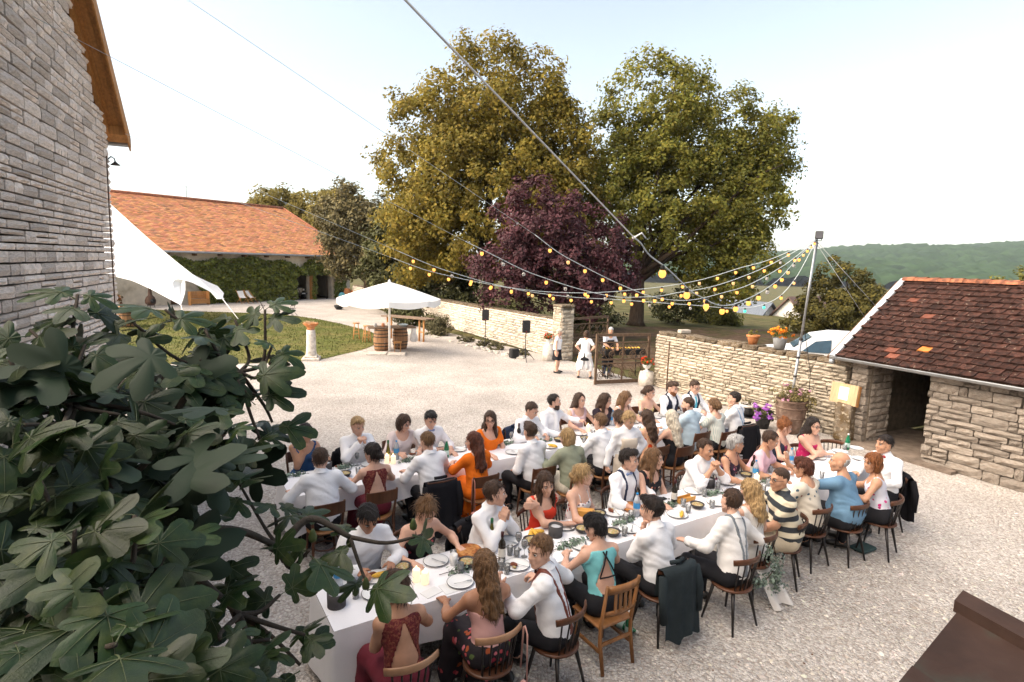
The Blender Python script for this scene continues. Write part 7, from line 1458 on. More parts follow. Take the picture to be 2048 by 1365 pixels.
# ================================================================ tables, chairs, people, tableware
TA = math.radians(32); TT = np.array([math.cos(TA), math.sin(TA)]); TN = np.array([-math.sin(TA), math.cos(TA)])
m_linen = mat('table_linen', (.82, .81, .83), .85, .2, var=.04, vs=3, bump=.25, bs=7)
m_chair_d = mat('chair_brown', (.085, .032, .014), .4, .4, var=.25, vs=9, stretch=(2, 2, .5), orand=.15); m_chair_b = mat('chair_black', (.014, .011, .01), .4, .4, var=.1); m_chair_l = mat('chair_honey', (.26, .115, .04), .45, .4, var=.25, vs=8, stretch=(2, 2, .5)); m_crest_l = mat('chair_pale_crest', (.36, .20, .11), .4, .4, var=.15)
def table(label, clabel, t0, t1, n0, n1, drop, seed, droop):
    O = TT * t0 + TN * n0; L_, W_ = t1 - t0, n1 - n0; t = thing('long_table', label, 'table', (*O, 0), TA, 'long dinner tables')
    k = 0; nseg = 4
    for i in range(nseg):
        k = MB(); k.box((L_ * (i + .5) / nseg, W_ / 2, .735), (L_ / nseg - .01, W_, .035)); k.build('table_top', m_grey_w, t)
        for x in (.12, L_ / nseg - .12):
            for y in (.12, W_ - .12): k = MB(); k.tube([(L_ * i / nseg + x, y, 0), (L_ * i / nseg + x, y, .72)], [.018, .024], 6); k.build('leg', m_chair_b, t)
    c = thing('tablecloth', clabel, 'tablecloth', (*O, 0), TA, 'white tablecloths'); r = np.random.default_rng(seed)
    # perimeter, rounded at the corners, with folds in the hanging part
    per = []; e = .004
    for x in np.linspace(0, L_, 150): per.append((x, -e, 0, -1))
    for y in np.linspace(0, W_, 16): per.append((L_ + e, y, 1, 0))
    for x in np.linspace(L_, 0, 150): per.append((x, W_ + e, 0, 1))
    for y in np.linspace(W_, 0, 16): per.append((-e, y, -1, 0))
    per = np.array(per); n = len(per); V = []; s = np.arange(n) * .06
    wav = .5 + .5 * np.sin(s * 5.1 + 1.5 * np.sin(s * .9)) * np.sin(s * 1.7 + 1)
    end = np.clip(1 - per[:, 0] / .5, 0, 1)
    dr = drop + .03 * np.sin(s * 2.1) + .02 * np.sin(s * 5.3 + 1) + droop * end
    rows = 7
    for j in range(rows):
        q = j / (rows - 1); o = .012 * min(1, q * 6) + (.055 * wav + .01) * q ** 1.3
        V.append(np.stack([per[:, 0] + per[:, 2] * o, per[:, 1] + per[:, 3] * o, .7585 - dr * q], 1))
    V = np.concatenate(V); F = [(j * n + (i + 1) % n, j * n + i, (j + 1) * n + i, (j + 1) * n + (i + 1) % n) for j in range(rows - 1) for i in range(n)]
    b = MB(); b.add(V, F, smooth=True); b.build('hanging_hem', m_linen, c)
    nx, ny = 150, 16; xs, ys = np.linspace(0, L_, nx), np.linspace(0, W_, ny); X, Y = np.meshgrid(xs, ys); Z = .7585 + .0025 * vnoise(X * 4, Y * 6, seed) * np.minimum(1, np.minimum(np.minimum(X, L_ - X), np.minimum(Y, W_ - Y)) * 20)
    for xf_ in np.arange(1.5, L_, 2.2): Z += .004 * np.exp(-((X - xf_) / .012) ** 2) * np.minimum(1, np.minimum(Y, W_ - Y) * 20)
    b = MB(); b.add(np.stack([X, Y, Z], -1).reshape(-1, 3), [(j * nx + i, j * nx + i + 1, (j + 1) * nx + i + 1, (j + 1) * nx + i) for j in range(ny - 1) for i in range(nx - 1)], smooth=True); b.build('flat_cover', m_linen, c)
table('long dinner table nearer the camera', 'white cloth over the long table nearer the camera', 1.12, 9.75, 4.42, 5.17, .34, 3, .3)
table('long dinner table further from the camera', 'white cloth over the long table further from the camera', 1.35, 10.05, 7.36, 8.2, .3, 4, .22)
# ---- chairs (facing +y, seat centre over the origin)
def arc(x, y0, z, bend, n=9): return [(q * x, y0 - bend * (1 - (q * q)), z) for q in np.linspace(-1, 1, n)]
def chair_spindle(crest):
    t = thing('spindle_chair', '', 'chair', group='spindle-back chairs')
    k = MB(); k.lathe([(.0001, .43), (.19, .43), (.215, .44), (.215, .455), (.2, .462), (.0001, .458)], 22); k.build('seat', m_chair_d, t)
    for sx in (-1, 1):
        for sy in (-1, 1): k = MB(); k.tube([(sx * .20, sy * .20 - .01, 0), (sx * .125, sy * .12, .435)], [.011, .021], 8); k.build('leg', m_chair_b, t)
    k = MB(); P = np.array(arc(.215, -.16, .80, .085, 13)); P[:, 2] += .012 * (1 - np.linspace(-1, 1, 13) ** 2); k.tube(P, .034, 8, flat=(.38, 1)); k.build('crest_rail', crest, t)
    for q in np.linspace(-.8, .8, 6):
        k = MB(); k.tube([(q * .165, -.125 - .05 * (1 - q * q), .455), (q * .205, -.16 - .082 * (1 - q * q), .79)], .0085, 6); k.build('spindle', m_chair_b, t)
    return t
def chair_bentwood():
    t = thing('bentwood_chair', '', 'chair', group='bentwood chairs')
    k = MB(); k.lathe([(.0001, .43), (.19, .43), (.21, .44), (.21, .458), (.19, .464), (.0001, .458)], 22); k.build('seat', m_chair_l, t)
    for sx in (-1, 1):
        k = MB(); k.tube([(sx * .20, -.24, 0), (sx * .175, -.19, .25), (sx * .172, -.18, .45), (sx * .185, -.22, .68), (sx * .195, -.25, .86)], [.014, .018, .019, .017, .014], 8); k.build('back_leg', m_chair_d, t)
        k = MB(); k.tube([(sx * .18, .19, 0), (sx * .15, .15, .44)], [.013, .02], 8); k.build('front_leg', m_chair_d, t)
    n = 11; V = []; F = []
    for i, q in enumerate(np.linspace(-1, 1, n)):
        y = -.235 - .045 * (1 - q * q)
        for dy, z in ((.009, .70), (.009, .865), (-.009, .865), (-.009, .70)): V.append((q * .205, y + dy - (z - .7) * .12, z - (.01 * q * q if z > .8 else 0)))
    for i in range(n - 1):
        for j in range(4): F.append((i * 4 + j, i * 4 + (j + 1) % 4, i * 4 + 4 + (j + 1) % 4, i * 4 + 4 + j))
    F += [(3, 2, 1, 0), tuple((n - 1) * 4 + j for j in range(4))]; k = MB(); k.add(V, F); k.build('crest_board', m_chair_d, t)
    k = MB(); a = np.linspace(0, 2 * PI, 19); k.tube([(.135 * math.cos(q), .135 * math.sin(q) - .01, .2) for q in a], .009, 6, cap=False); k.build('hoop', m_chair_d, t)
    for sx in (-1, 1): k = MB(); k.tube([(sx * .172, -.16, .26), (sx * .12, -.13, .38), (0, -.155, .425)], .009, 6); k.build('brace', m_chair_d, t)
    return t
def chair_slat():
    t = thing('slat_chair', '', 'chair')
    k = MB(); k.box((0, 0, .445), (.42, .42, .03), bev=.008); k.build('seat', m_chair_l, t)
    for sx in (-1, 1):
        k = MB(); k.tube([(sx * .19, -.26, 0), (sx * .19, -.2, .3), (sx * .19, -.2, .46), (sx * .195, -.27, .9)], [.022, .026, .026, .02], 4); k.build('back_post', m_chair_l, t)
        k = MB(); k.tube([(sx * .18, .18, 0), (sx * .18, .17, .43)], [.018, .024], 4); k.build('front_leg', m_chair_l, t)
        k = MB(); k.box((sx * .185, -.02, .2), (.02, .36, .03)); k.build('side_stretcher', m_chair_l, t)
    for z, h in ((.86, .07), (.6, .045)): k = MB(); P = arc(.19, -.215 - (z - .46) * .16, z, .03, 7); k.tube(P, h / 2, 4, flat=(.35, 1.3)); k.build('back_rail', m_chair_l, t)
    for q in (-.09, -.03, .03, .09): k = MB(); k.box((q, -.275, .73), (.028, .012, .23), M=Matrix.Translation((0, -.0, 0))); k.build('slat', m_chair_l, t)
    k = MB(); k.box((0, -.21, .28), (.36, .02, .03)); k.build('stretcher', m_chair_l, t); return t
def drape(label, m, wid=.46, zlow=.14):
    """jacket hung over a chair back (chair frame)"""
    t = thing('draped_jacket', label, 'jacket'); nu, nv = 17, 22; V = []
    for j in range(nv):
        v = j / (nv - 1)
        for i in range(nu):
            q = -1 + 2 * i / (nu - 1); yb = -.215 - .05 * (1 - q * q)
            if v < .2: a = v / .2; y, z = yb + .06, .55 + a * .27
            elif v < .34: a = (v - .2) / .14; y, z = yb + .06 * math.cos(a * PI), .82 + .055 * math.sin(a * PI)
            else: a = (v - .34) / .66; y, z = yb - .06 - .05 * a + .022 * math.sin(q * 9 + 2 * a) * a, .82 - a * (.82 - zlow - .03 * math.sin(q * 5))
            sh_ = .045 * max(0, abs(q) - .55) ** 1.2 if z > .75 else 0
            V.append((q * wid / 2 * (1 + .12 * max(0, .8 - z)), y, z - sh_))
    b = MB(); b.add(V, [(j * nu + i, j * nu + i + 1, (j + 1) * nu + i + 1, (j + 1) * nu + i) for j in range(nv - 1) for i in range(nu - 1)], smooth=True); b.build('body', m, t)
    for s in (-1, 1): b = MB(); b.tube([(s * wid * .5, -.25, .80), (s * wid * .56, -.29, .6), (s * wid * .53, -.31, .34)], [.05, .055, .045], 8, flat=(.7, 1)); b.build('sleeve', m, t)
    b = MB(); b.tube([(-.09, -.20, .885), (0, -.235, .895), (.09, -.20, .885)], .022, 6); b.build('collar', m, t); return t
CH = {'a': chair_spindle(m_chair_d), 'p': chair_spindle(m_crest_l), 'b': chair_bentwood(), 'c': chair_slat()}; CU = {k: [] for k in CH}
CN = {'a': 'brown spindle-back chair of the ', 'p': 'spindle-back chair with pale crest of the ', 'b': 'brown bentwood chair of the ', 'c': 'honey-coloured slatted chair of the '}
m_jk = {'green': mat('dark_green_jacket', (.022, .03, .034), .9, .15, var=.2, bump=.3), 'black': mat('black_jacket', (.012, .012, .015), .9, .15, var=.2, bump=.3), 'navy': mat('navy_jacket', (.02, .03, .06), .9, .15, var=.2, bump=.3)}
JK = {'man resting his chin': 'green', 'light-haired man': 'black', 'man at table end': 'black', 'pale braces man': 'black', 'man bent forward': 'navy', 'praying-hands man': 'black', 'clasped blond man': 'black'}
SEATS = []
for i, sp in enumerate(GUESTS):
    th, base, rz = person(sp); 
    if sp.get('pose') == 'stand': continue
    kind = ('p' if i < 2 else 'c' if i == 3 else 'a') if i < 24 else 'b'
    if 12 <= i < 24: kind = 'a'
    face = math.radians(32 if (i < 12 or 24 <= i < 37) else 212)
    if i == 2: face = math.radians(48)
    if i == 7: face = math.radians(60)
    if i == 10: face = math.radians(44)
    if i == 11: face = math.radians(100)
    c = put(CH[kind], CU[kind], (base[0], base[1], 0), face, CN[kind] + sp['nick']); SEATS.append((base[0], base[1], sp['nick'], face))
    if sp['nick'] in JK:
        d = drape(JK[sp['nick']] + ' jacket hung over the chair of the ' + sp['nick'], m_jk[JK[sp['nick']]]); d.location = (base[0], base[1], 0); d.rotation_euler = (0, 0, face)
_e = TT * 9.9 + TN * 5.2; put(CH['a'], CU['a'], (_e[0], _e[1], 0), math.radians(150), 'empty spindle-back chair at the shed end of the near table')
# bags, eucalyptus and a veil on chairs
def seat_of(nick): return [q for q in SEATS if q[2] == nick][0]
for nick, m_, lb in (('woman in pink top', mat('pink_strap', (.62, .36, .32), .6), 'pink bag hanging by its strap from the pale chair crest'), ('long red hair woman', mat('pink_leather', (.55, .24, .2), .5), 'small pink shoulder bag hanging from a bentwood chair')):
    x, y, _, f_ = seat_of(nick); t = thing('shoulder_bag', lb, 'bag', (x, y, 0), f_)
    s = 1 if nick == 'woman in pink top' else -1
    k = MB(); k.tube([(s * .2, -.20, .45), (s * .205, -.22, .82), (s * .2, -.25, .85), (s * .2, -.285, .8), (s * .2, -.30, .36)], .009, 6, flat=(1.5, .5)); k.build('strap', m_, t); k = MB(); k.box((s * .2, -.30, .29), (.06, .16, .15), bev=.02); k.build('pouch', m_, t)
m_euc = mat('eucalyptus', (.16, .21, .17), .7, .25, var=.2, vs=20, attr=True)
x, y, _, f_ = seat_of('bride'); t = thing('eucalyptus_swag', 'eucalyptus garland tied along the bride and groom chairs', 'garland', (x, y, 0), f_)
P, Nn, sz, cc = leaf_cloud([(.02, -.27, .62, .1, .06, .2), (-.25, -.3, .42, .28, .06, .07), (-.62, -.26, .45, .2, .06, .08), (.08, -.28, .32, .08, .06, .18)], 46, 14, .07, .022, 41, .3); leaf_obj('leaves', P, Nn, sz, cc, m_euc, t)
k = MB(); k.tube(spline([(.0, -.26, .78), (.05, -.28, .5), (-.25, -.31, .38), (-.62, -.27, .46)], 5), .005, 5); k.build('stem', m_bark, t)
k = MB(); V = []
for j in range(12):
    for i in range(9): q = i / 8; v = j / 11; V.append((-.12 + .32 * q + .1 * v, -.16 - .05 * math.sin(q * 9) * v - .2 * v, .42 * (1 - v) ** 1.1 + .02 + .01 * math.sin(q * 14 + v * 5)))
k.add(V, [(j * 9 + i, j * 9 + i + 1, (j + 1) * 9 + i + 1, (j + 1) * 9 + i) for j in range(11) for i in range(8)], smooth=True); k.build('bridal_train', mat('tulle', (.74, .70, .66), .8, .2, alpha=.8), None, (x, y, 0), f_, label='sheer white train trailing on the gravel behind the bride', category='veil')
# bottles on the ground
def bottle_proto(name, cat, group, prof, m_, lab=None, cap=None, capz=0):
    t = thing(name, '', cat, group=group); k = MB(); k.lathe(prof, 14); k.build('glass', m_, t)
    if lab: k = MB(); k.lathe([(lab[0] + .0012, lab[1]), (lab[0] + .0012, lab[2])], 14, cap=False); k.build('label', lab[3], t)
    if cap: k = MB(); k.lathe([(.0001, capz), (cap[0], capz), (cap[0], capz - cap[1])], 10); k.build('cap', cap[2], t)
    return t
m_gl_dark = mat('dark_bottle', (.018, .016, .012), .1, .6, var=0); m_gl_olive = mat('olive_bottle', (.12, .11, .015), .1, .6, var=0, trans=.3); m_gl_green = mat('green_bottle', (.015, .22, .10), .1, .6, var=0, trans=.35); m_pet = mat('clear_plastic', (.72, .78, .85), .1, .5, var=0, trans=.55, ior=1.2); m_lab_w = mat('paper_label', (.66, .63, .57), .7); m_lab_b = mat('blue_label', (.05, .26, .55), .5); m_glass_c = mat('clear_glass', (.85, .87, .88), .05, .5, var=0, trans=.8, ior=1.15); m_wine = mat('red_wine', (.05, .004, .01), .1, .6, var=0)
wp = [(.0001, 0), (.036, 0), (.0375, .01), (.0375, .19), (.03, .215), (.014, .24), (.0135, .305), (.0155, .306), (.0155, .315), (.0001, .315)]
PR = {}
PR['redwine'] = bottle_proto('wine_bottle', 'bottle', 'red wine bottles', wp, m_gl_dark, (.0375, .06, .15, m_lab_w), (.0165, .05, mat('wine_foil', (.05, .01, .012), .4)), .317)
PR['whitewine'] = bottle_proto('wine_bottle', 'bottle', 'white wine bottles', [(.0001, 0), (.035, 0), (.036, .01), (.034, .16), (.016, .25), (.0135, .31), (.0155, .32), (.0001, .322)], m_gl_olive, (.0355, .05, .12, mat('yellow_label', (.6, .55, .3), .7)), (.0165, .05, mat('green_foil', (.02, .12, .05), .4)), .324)
PR['greenbottle'] = bottle_proto('mineral_water_bottle', 'bottle', 'green glass water bottles', [(.0001, 0), (.038, 0), (.04, .01), (.04, .15), (.032, .19), (.015, .24), (.014, .275), (.0001, .276)], m_gl_green, (.04, .05, .12, mat('pale_green_label', (.5, .66, .6), .6)), (.0165, .02, m_white_p), .28)
PR['water'] = bottle_proto('water_bottle', 'bottle', 'clear plastic water bottles', [(.0001, 0), (.04, 0), (.042, .02), (.041, .06), (.042, .1), (.042, .19), (.03, .24), (.013, .27), (.013, .29), (.0001, .291)], m_pet, (.0425, .11, .18, m_lab_b), (.0155, .02, mat('blue_cap', (.03, .25, .55), .5)), .297)
def simple(name, cat, group, parts):
    t = thing(name, '', cat, group=group)
    for pn, mb, m_ in parts: mb.build(pn, m_, t)
    return t
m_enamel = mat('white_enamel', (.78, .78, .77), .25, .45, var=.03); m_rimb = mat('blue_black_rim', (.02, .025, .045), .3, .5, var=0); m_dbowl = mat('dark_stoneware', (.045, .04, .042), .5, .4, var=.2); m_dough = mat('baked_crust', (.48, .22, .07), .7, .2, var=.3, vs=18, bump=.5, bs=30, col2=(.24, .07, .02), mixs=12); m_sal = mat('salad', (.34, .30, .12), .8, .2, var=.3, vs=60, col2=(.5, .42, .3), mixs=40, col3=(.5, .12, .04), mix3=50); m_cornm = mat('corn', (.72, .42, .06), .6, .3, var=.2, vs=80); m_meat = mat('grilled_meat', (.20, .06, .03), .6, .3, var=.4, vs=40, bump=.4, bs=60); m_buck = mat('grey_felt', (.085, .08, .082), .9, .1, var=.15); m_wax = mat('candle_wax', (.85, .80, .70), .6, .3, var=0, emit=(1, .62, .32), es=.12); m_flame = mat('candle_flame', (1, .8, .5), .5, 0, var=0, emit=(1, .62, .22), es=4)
PR['plate'] = simple('dinner_plate', 'plate', 'enamel dinner plates', [('dish', MB().lathe([(.0001, .003), (.085, .003), (.1, .007), (.128, .018), (.126, .021), (.098, .011), (.0001, .008)], 26), m_enamel), ('rim', MB().lathe([(.128, .0165), (.1315, .019), (.128, .0225), (.1255, .0205)], 26, cap=False), m_rimb)])
PR['bowl'] = simple('stoneware_bowl', 'bowl', 'dark serving bowls', [('bowl', MB().lathe([(.0001, 0), (.05, 0), (.075, .025), (.092, .06), (.088, .061), (.07, .03), (.0001, .012)], 20), m_dbowl), ('salad', MB().lathe([(.081, .045), (.06, .056), (.03, .062), (.0001, .066)], 14, wob=.05), m_sal)])
PR['bucket'] = simple('felt_bucket', 'bucket', 'grey felt buckets', [('wall', MB().lathe([(.0001, 0), (.08, 0), (.082, .13), (.076, .13), (.073, .02), (.0001, .02)], 22), m_buck), ('ice', MB().lathe([(.072, .1), (.04, .115), (.0001, .11)], 12, wob=.12), mat('crumpled_bag', (.5, .5, .52), .4))])
PR['pie'] = simple('round_pie', 'pie', 'golden pies', [('dish', MB().lathe([(.0001, 0), (.11, 0), (.14, .03), (.145, .035), (.135, .036)], 24), m_terra), ('crust', MB().lathe([(.137, .034), (.132, .05), (.11, .046), (.05, .052), (.0001, .05)], 24, wob=.01), m_dough)])
gl = [(.0001, 0), (.034, .001), (.034, .004), (.005, .008), (.004, .075), (.02, .095), (.034, .125), (.036, .15), (.031, .185), (.0295, .185), (.034, .15), (.032, .126), (.018, .1), (.0001, .085)]
PR['glass'] = simple('drinking_glass', 'glass', 'clear drinking glasses', [('glass', MB().lathe([(.0001, 0), (.03, 0), (.034, .1), (.032, .1), (.029, .012), (.0001, .012)], 14), m_glass_c)])
PR['glassred'] = simple('wine_glass', 'wine glass', 'glasses of red wine', [('glass', MB().lathe(gl, 14), m_glass_c), ('wine', MB().lathe([(.0001, .086), (.017, .099), (.031, .127), (.033, .14), (.0001, .14)], 14), m_wine)])
PR['candle'] = simple('pillar_candle', 'candle', 'lit pillar candles', [('wax', MB().lathe([(.0001, 0), (.038, 0), (.038, .115), (.034, .12), (.02, .112), (.0001, .11)], 16), m_wax), ('flame', MB().lathe([(.0001, .118), (.006, .128), (.0045, .14), (.0001, .155)], 8), m_flame), ('wick', MB().tube([(0, 0, .105), (0, 0, .124)], .0015, 4), m_black)])
PR['box'] = simple('wooden_caddy', 'box', None, [('box', MB().box((0, 0, .075), (.1, .22, .15), bev=.01), mat('honey_wood', (.62, .31, .07), .5, .3, var=.15, vs=6))])
PR['loaf'] = simple('wooden_tray', 'tray', None, [('tray', MB().box((0, 0, .012), (.3, .1, .024), bev=.006), mat('honey_wood'))] + [('side', MB().box((0, s * .045, .035), (.3, .012, .04)), mat('honey_wood')) for s in (-1, 1)])
PR['corn'] = simple('corn_cob', 'corn', 'corn cobs on the table', [('cob', MB().tube([(-.085, 0, .026), (-.05, 0, .026), (.03, 0, .026), (.085, 0, .026)], [.012, .024, .024, .01], 9), m_cornm)])
PR['napkin'] = simple('paper_sheet', 'napkin', 'white papers on the table', [('sheet', MB().box((0, 0, .002), (.17, .12, .003)), m_white_p)])
PR['phone'] = simple('phone', 'phone', 'phones on the table', [('case', MB().box((0, 0, .005), (.075, .15, .009), bev=.003), m_black), ('screen', MB().box((0, 0, .0101), (.068, .14, .0008)), mat('phone_glass', (.03, .035, .045), .08, .6))])
PR['cup'] = simple('white_cup', 'cup', None, [('cup', MB().lathe([(.0001, 0), (.035, 0), (.04, .11), (.037, .11), (.033, .01), (.0001, .01)], 16), m_enamel)])
PR['meat'] = simple('food_portion', 'food', 'food left on plates', [('meat', MB().ball((0, 0, .02), .03, 8, sq=(1.5, .8, .6)).ball((.035, .025, .017), .02, 7, sq=(1.4, .9, .6)), m_meat), ('garnish', MB().ball((-.03, .035, .016), .018, 7, sq=(1.6, 1, .5)), m_sal)])
NAMES = {'redwine': 'dark wine bottle with pale label', 'whitewine': 'tall olive-green wine bottle', 'greenbottle': 'green glass water bottle', 'water': 'clear water bottle with blue label', 'plate': 'white enamel plate with dark rim', 'bowl': 'dark bowl of salad', 'bucket': 'grey felt bucket', 'pie': 'round golden pie', 'glass': 'clear tumbler', 'glassred': 'glass of red wine', 'candle': 'lit white candle', 'box': 'honey-coloured wooden caddy', 'loaf': 'long wooden tray', 'corn': 'yellow corn cob', 'napkin': 'white paper sheet', 'phone': 'dark phone', 'cup': 'white cup', 'meat': 'grilled food'}
PU = {k: [] for k in PR}; made = {}
ZTOP = .7605; r = np.random.default_rng(9)
for j, (x, y, nk, f_) in enumerate(SEATS):        # a tumbler within reach of every second guest
    if j % 2 == 0: (NEAR_ITEMS if j < 24 else FAR_ITEMS)['glass'].append((x - math.sin(f_) * .72 + math.cos(f_) * .17, y + math.cos(f_) * .72 + math.sin(f_) * .17))
PR['fork'] = simple('fork', 'fork', 'forks on plates', [('handle', MB().tube([(-.09, 0, .004), (0, 0, .003), (.035, 0, .006)], .0035, 5, flat=(1, .5)), m_chrome), ('tines', MB().box((.06, 0, .006), (.05, .018, .002)), m_chrome)]); PU_F = []
PL = [p for T_ in (NEAR_ITEMS, FAR_ITEMS) for p in T_['plate']]
for T_, wh in ((NEAR_ITEMS, 'near'), (FAR_ITEMS, 'far')):
    placed = []
    for k_ in ('plate', 'bucket', 'pie', 'bowl', 'redwine', 'whitewine', 'greenbottle', 'water', 'candle', 'box', 'loaf', 'cup', 'glassred', 'glass', 'phone', 'napkin', 'corn', 'meat'):
        rad = {'plate': .13, 'bucket': .085, 'pie': .145, 'bowl': .09, 'box': .12, 'loaf': .14, 'phone': .08, 'napkin': .1}.get(k_, .042)
        for (x, y) in T_.get(k_, ()):
            z = ZTOP
            if k_ in ('corn', 'meat'):
                d = [math.hypot(x - a, y - b) for a, b in PL]; j = int(np.argmin(d))
                if d[j] < .2: x, y = PL[j][0] + (.045 if k_ == 'corn' else -.035), PL[j][1] + r.uniform(-.03, .03); z = ZTOP + .0095
            else:
                for _ in range(60):            # nudge apart things that would run into each other, keeping them on the table
                    mv = False
                    for (a, b, q) in placed:
                        dd = math.hypot(x - a, y - b); need = rad + q + .006
                        if dd < need: x += (x - a + 1e-4) / (dd + 1e-3) * (need - dd) * .55; y += (y - b) / (dd + 1e-3) * (need - dd) * .55; mv = True
                    nn = x * TN[0] + y * TN[1]; lo_, hi_ = ((4.42, 5.17) if wh == 'near' else (7.36, 8.2)); cl = min(max(nn, lo_ + rad + .012), hi_ - rad - .012); x += (cl - nn) * TN[0]; y += (cl - nn) * TN[1]
                    if not mv: break
                placed.append((x, y, rad))
            ds = sorted(SEATS, key=lambda q: math.hypot(q[0] - x, q[1] - y))[:2]
            if k_ in ('plate', 'meat', 'corn'): lb = NAMES[k_] + ' in front of the ' + ds[0][2]
            else: lb = NAMES[k_] + ' between ' + ds[0][2] + ' and ' + ds[1][2]
            
            o = put(PR[k_], PU[k_], (x, y, z), r.uniform(0, 6.28) if k_ not in ('loaf',) else TA, lb, 1.0); made.setdefault(lb, []).append(o)
            if k_ == 'plate':
                lf = 'steel fork on the plate in front of the ' + ds[0][2]; o = put(PR['fork'], PU_F, (x + .03, y - .02, ZTOP + .022), r.uniform(0, 6.28), lf); made.setdefault(lf, []).append(o)
for lb, os_ in made.items():
    if len(os_) > 1:
        os_.sort(key=lambda o: px(o.location)[0])
        for i, o in enumerate(os_): o['label'] = lb + ', ' + (('left one', 'right one') if len(os_) == 2 else ('leftmost', 'second from left', 'third from left', 'fourth from left', 'fifth from left'))[min(i, 4)]
# garlands of eucalyptus
for gi, (wh, seg) in enumerate([('near', s) for s in NEAR_ITEMS['garland']] + [('far', s) for s in FAR_ITEMS['garland']]):
    (x0, y0), (x1, y1) = seg; mx, my = (x0 + x1) / 2, (y0 + y1) / 2; L_ = max(.25, math.hypot(x1 - x0, y1 - y0)); a_ = math.atan2(y1 - y0, x1 - x0)
    ds = sorted(SEATS, key=lambda q: math.hypot(q[0] - mx, q[1] - my))[:2]
    t = thing('eucalyptus_garland', 'sprig of grey-green eucalyptus on the table between %s and %s' % (ds[0][2], ds[1][2]), 'garland', (mx, my, ZTOP), a_, 'eucalyptus sprigs on the tables')
    P, Nn, sz, cc = leaf_cloud([(0, 0, .02, L_ / 2 + .05, .06, .02)], int(14 + 22 * L_), 9, .05, .02, 600 + gi, .2); P[:, 2] = np.clip(P[:, 2], .006, .06); leaf_obj('leaves', P, Nn, sz, cc, m_euc, t, ((1, 1, 1), (1.4, 1.4, 1.3)))
    k = MB(); k.tube([(-L_ / 2 - .04, 0, .008), (0, .015, .012), (L_ / 2 + .04, -.01, .008)], .003, 5); k.build('stem', m_bark, t)
for i, (x, y, rz, lay, lb) in enumerate(((1.29, 5.49, .6, 0, 'green water bottle standing on the gravel beside the slatted chair'), (1.17, 5.67, .9, 1, 'bottle lying on the gravel under the slatted chair'))):
    o = put(PR['greenbottle'], PU['greenbottle'], (x, y, .04 if lay else 0), rz, lb)
    if lay: o.rotation_euler = (PI / 2, 0, rz)
k = MB(); k.box((0, 0, .03), (.3, .22, .05), bev=.015); k.build('handbag', mat('green_bag', (.03, .06, .06), .7), None, tuple((TT * 8.15 + TN * 3.75)) + (0,), .5, label='flat dark green bag on the gravel under the bald man chair', category='bag')
FIG_TIPS = [(-1.439, 1.898, 3.654), (-1.33, 1.986, 3.565), (-1.509, 1.782, 3.549), (-1.395, 1.573, 3.493), (-1.336, 1.777, 3.507), (-1.268, 1.564, 3.427), (-1.33, 2.191, 3.583), (-1.175, 2.181, 3.512), (-1.11, 2.286, 3.541), (-0.991, 2.292, 3.584), (-0.957, 2.273, 3.446), (-0.999, 2.161, 3.365), (-1.137, 2.067, 3.416), (-1.204, 1.963, 3.396), (-1.208, 1.762, 3.402), (-1.079, 2.05, 3.291), (-0.977, 2.148, 3.271), (-0.949, 2.231, 3.139), (-0.953, 2.125, 3.101), (-0.989, 1.933, 3.178), (-1.047, 1.744, 3.267), (-1.085, 1.553, 3.349), (-1.082, 1.355, 3.378), (-1.18, 1.355, 3.375), (-1.03, 1.631, 3.178), (-0.933, 1.723, 3.115), (-0.994, 1.341, 3.272), (-1.058, 1.241, 3.283), (-0.932, 1.91, 3.007), (-0.849, 1.996, 2.899), (-0.765, 1.992, 2.865), (-0.937, 1.609, 3.02), (-0.841, 1.231, 3.211), (-0.901, 1.132, 3.222), (-1.004, 1.129, 3.198), (-0.83, 1.313, 3.071), (-0.845, 1.595, 2.92), (-0.739, 1.692, 2.888), (-0.614, 1.692, 2.891), (-0.544, 1.887, 2.837), (-0.307, 1.983, 2.805), (-0.467, 1.818, 2.703), (-0.665, 1.58, 2.807), (-0.779, 1.486, 2.861), (-0.768, 1.206, 3.023), (-0.775, 1.022, 3.158), (-0.889, 1.019, 3.136), (-0.675, 0.916, 3.122), (-0.77, 0.913, 3.094), (-0.696, 1.1, 2.99), (-0.69, 1.286, 2.87), (-0.65, 1.47, 2.741), (-0.588, 1.564, 2.692), (-0.6, 1.552, 2.604), (-0.659, 1.367, 2.728), (-0.684, 1.183, 2.857), (-0.849, 0.916, 3.117)]
FIG_NODES = [(-1.196, 1.928, 3.138), (-1.037, 2.159, 3.354), (-0.991, 1.506, 3.007), (-0.747, 1.787, 2.846), (-0.544, 1.887, 2.837), (-1.249, 1.607, 3.374), (-0.879, 1.156, 3.027), (-0.735, 1.479, 2.808)]
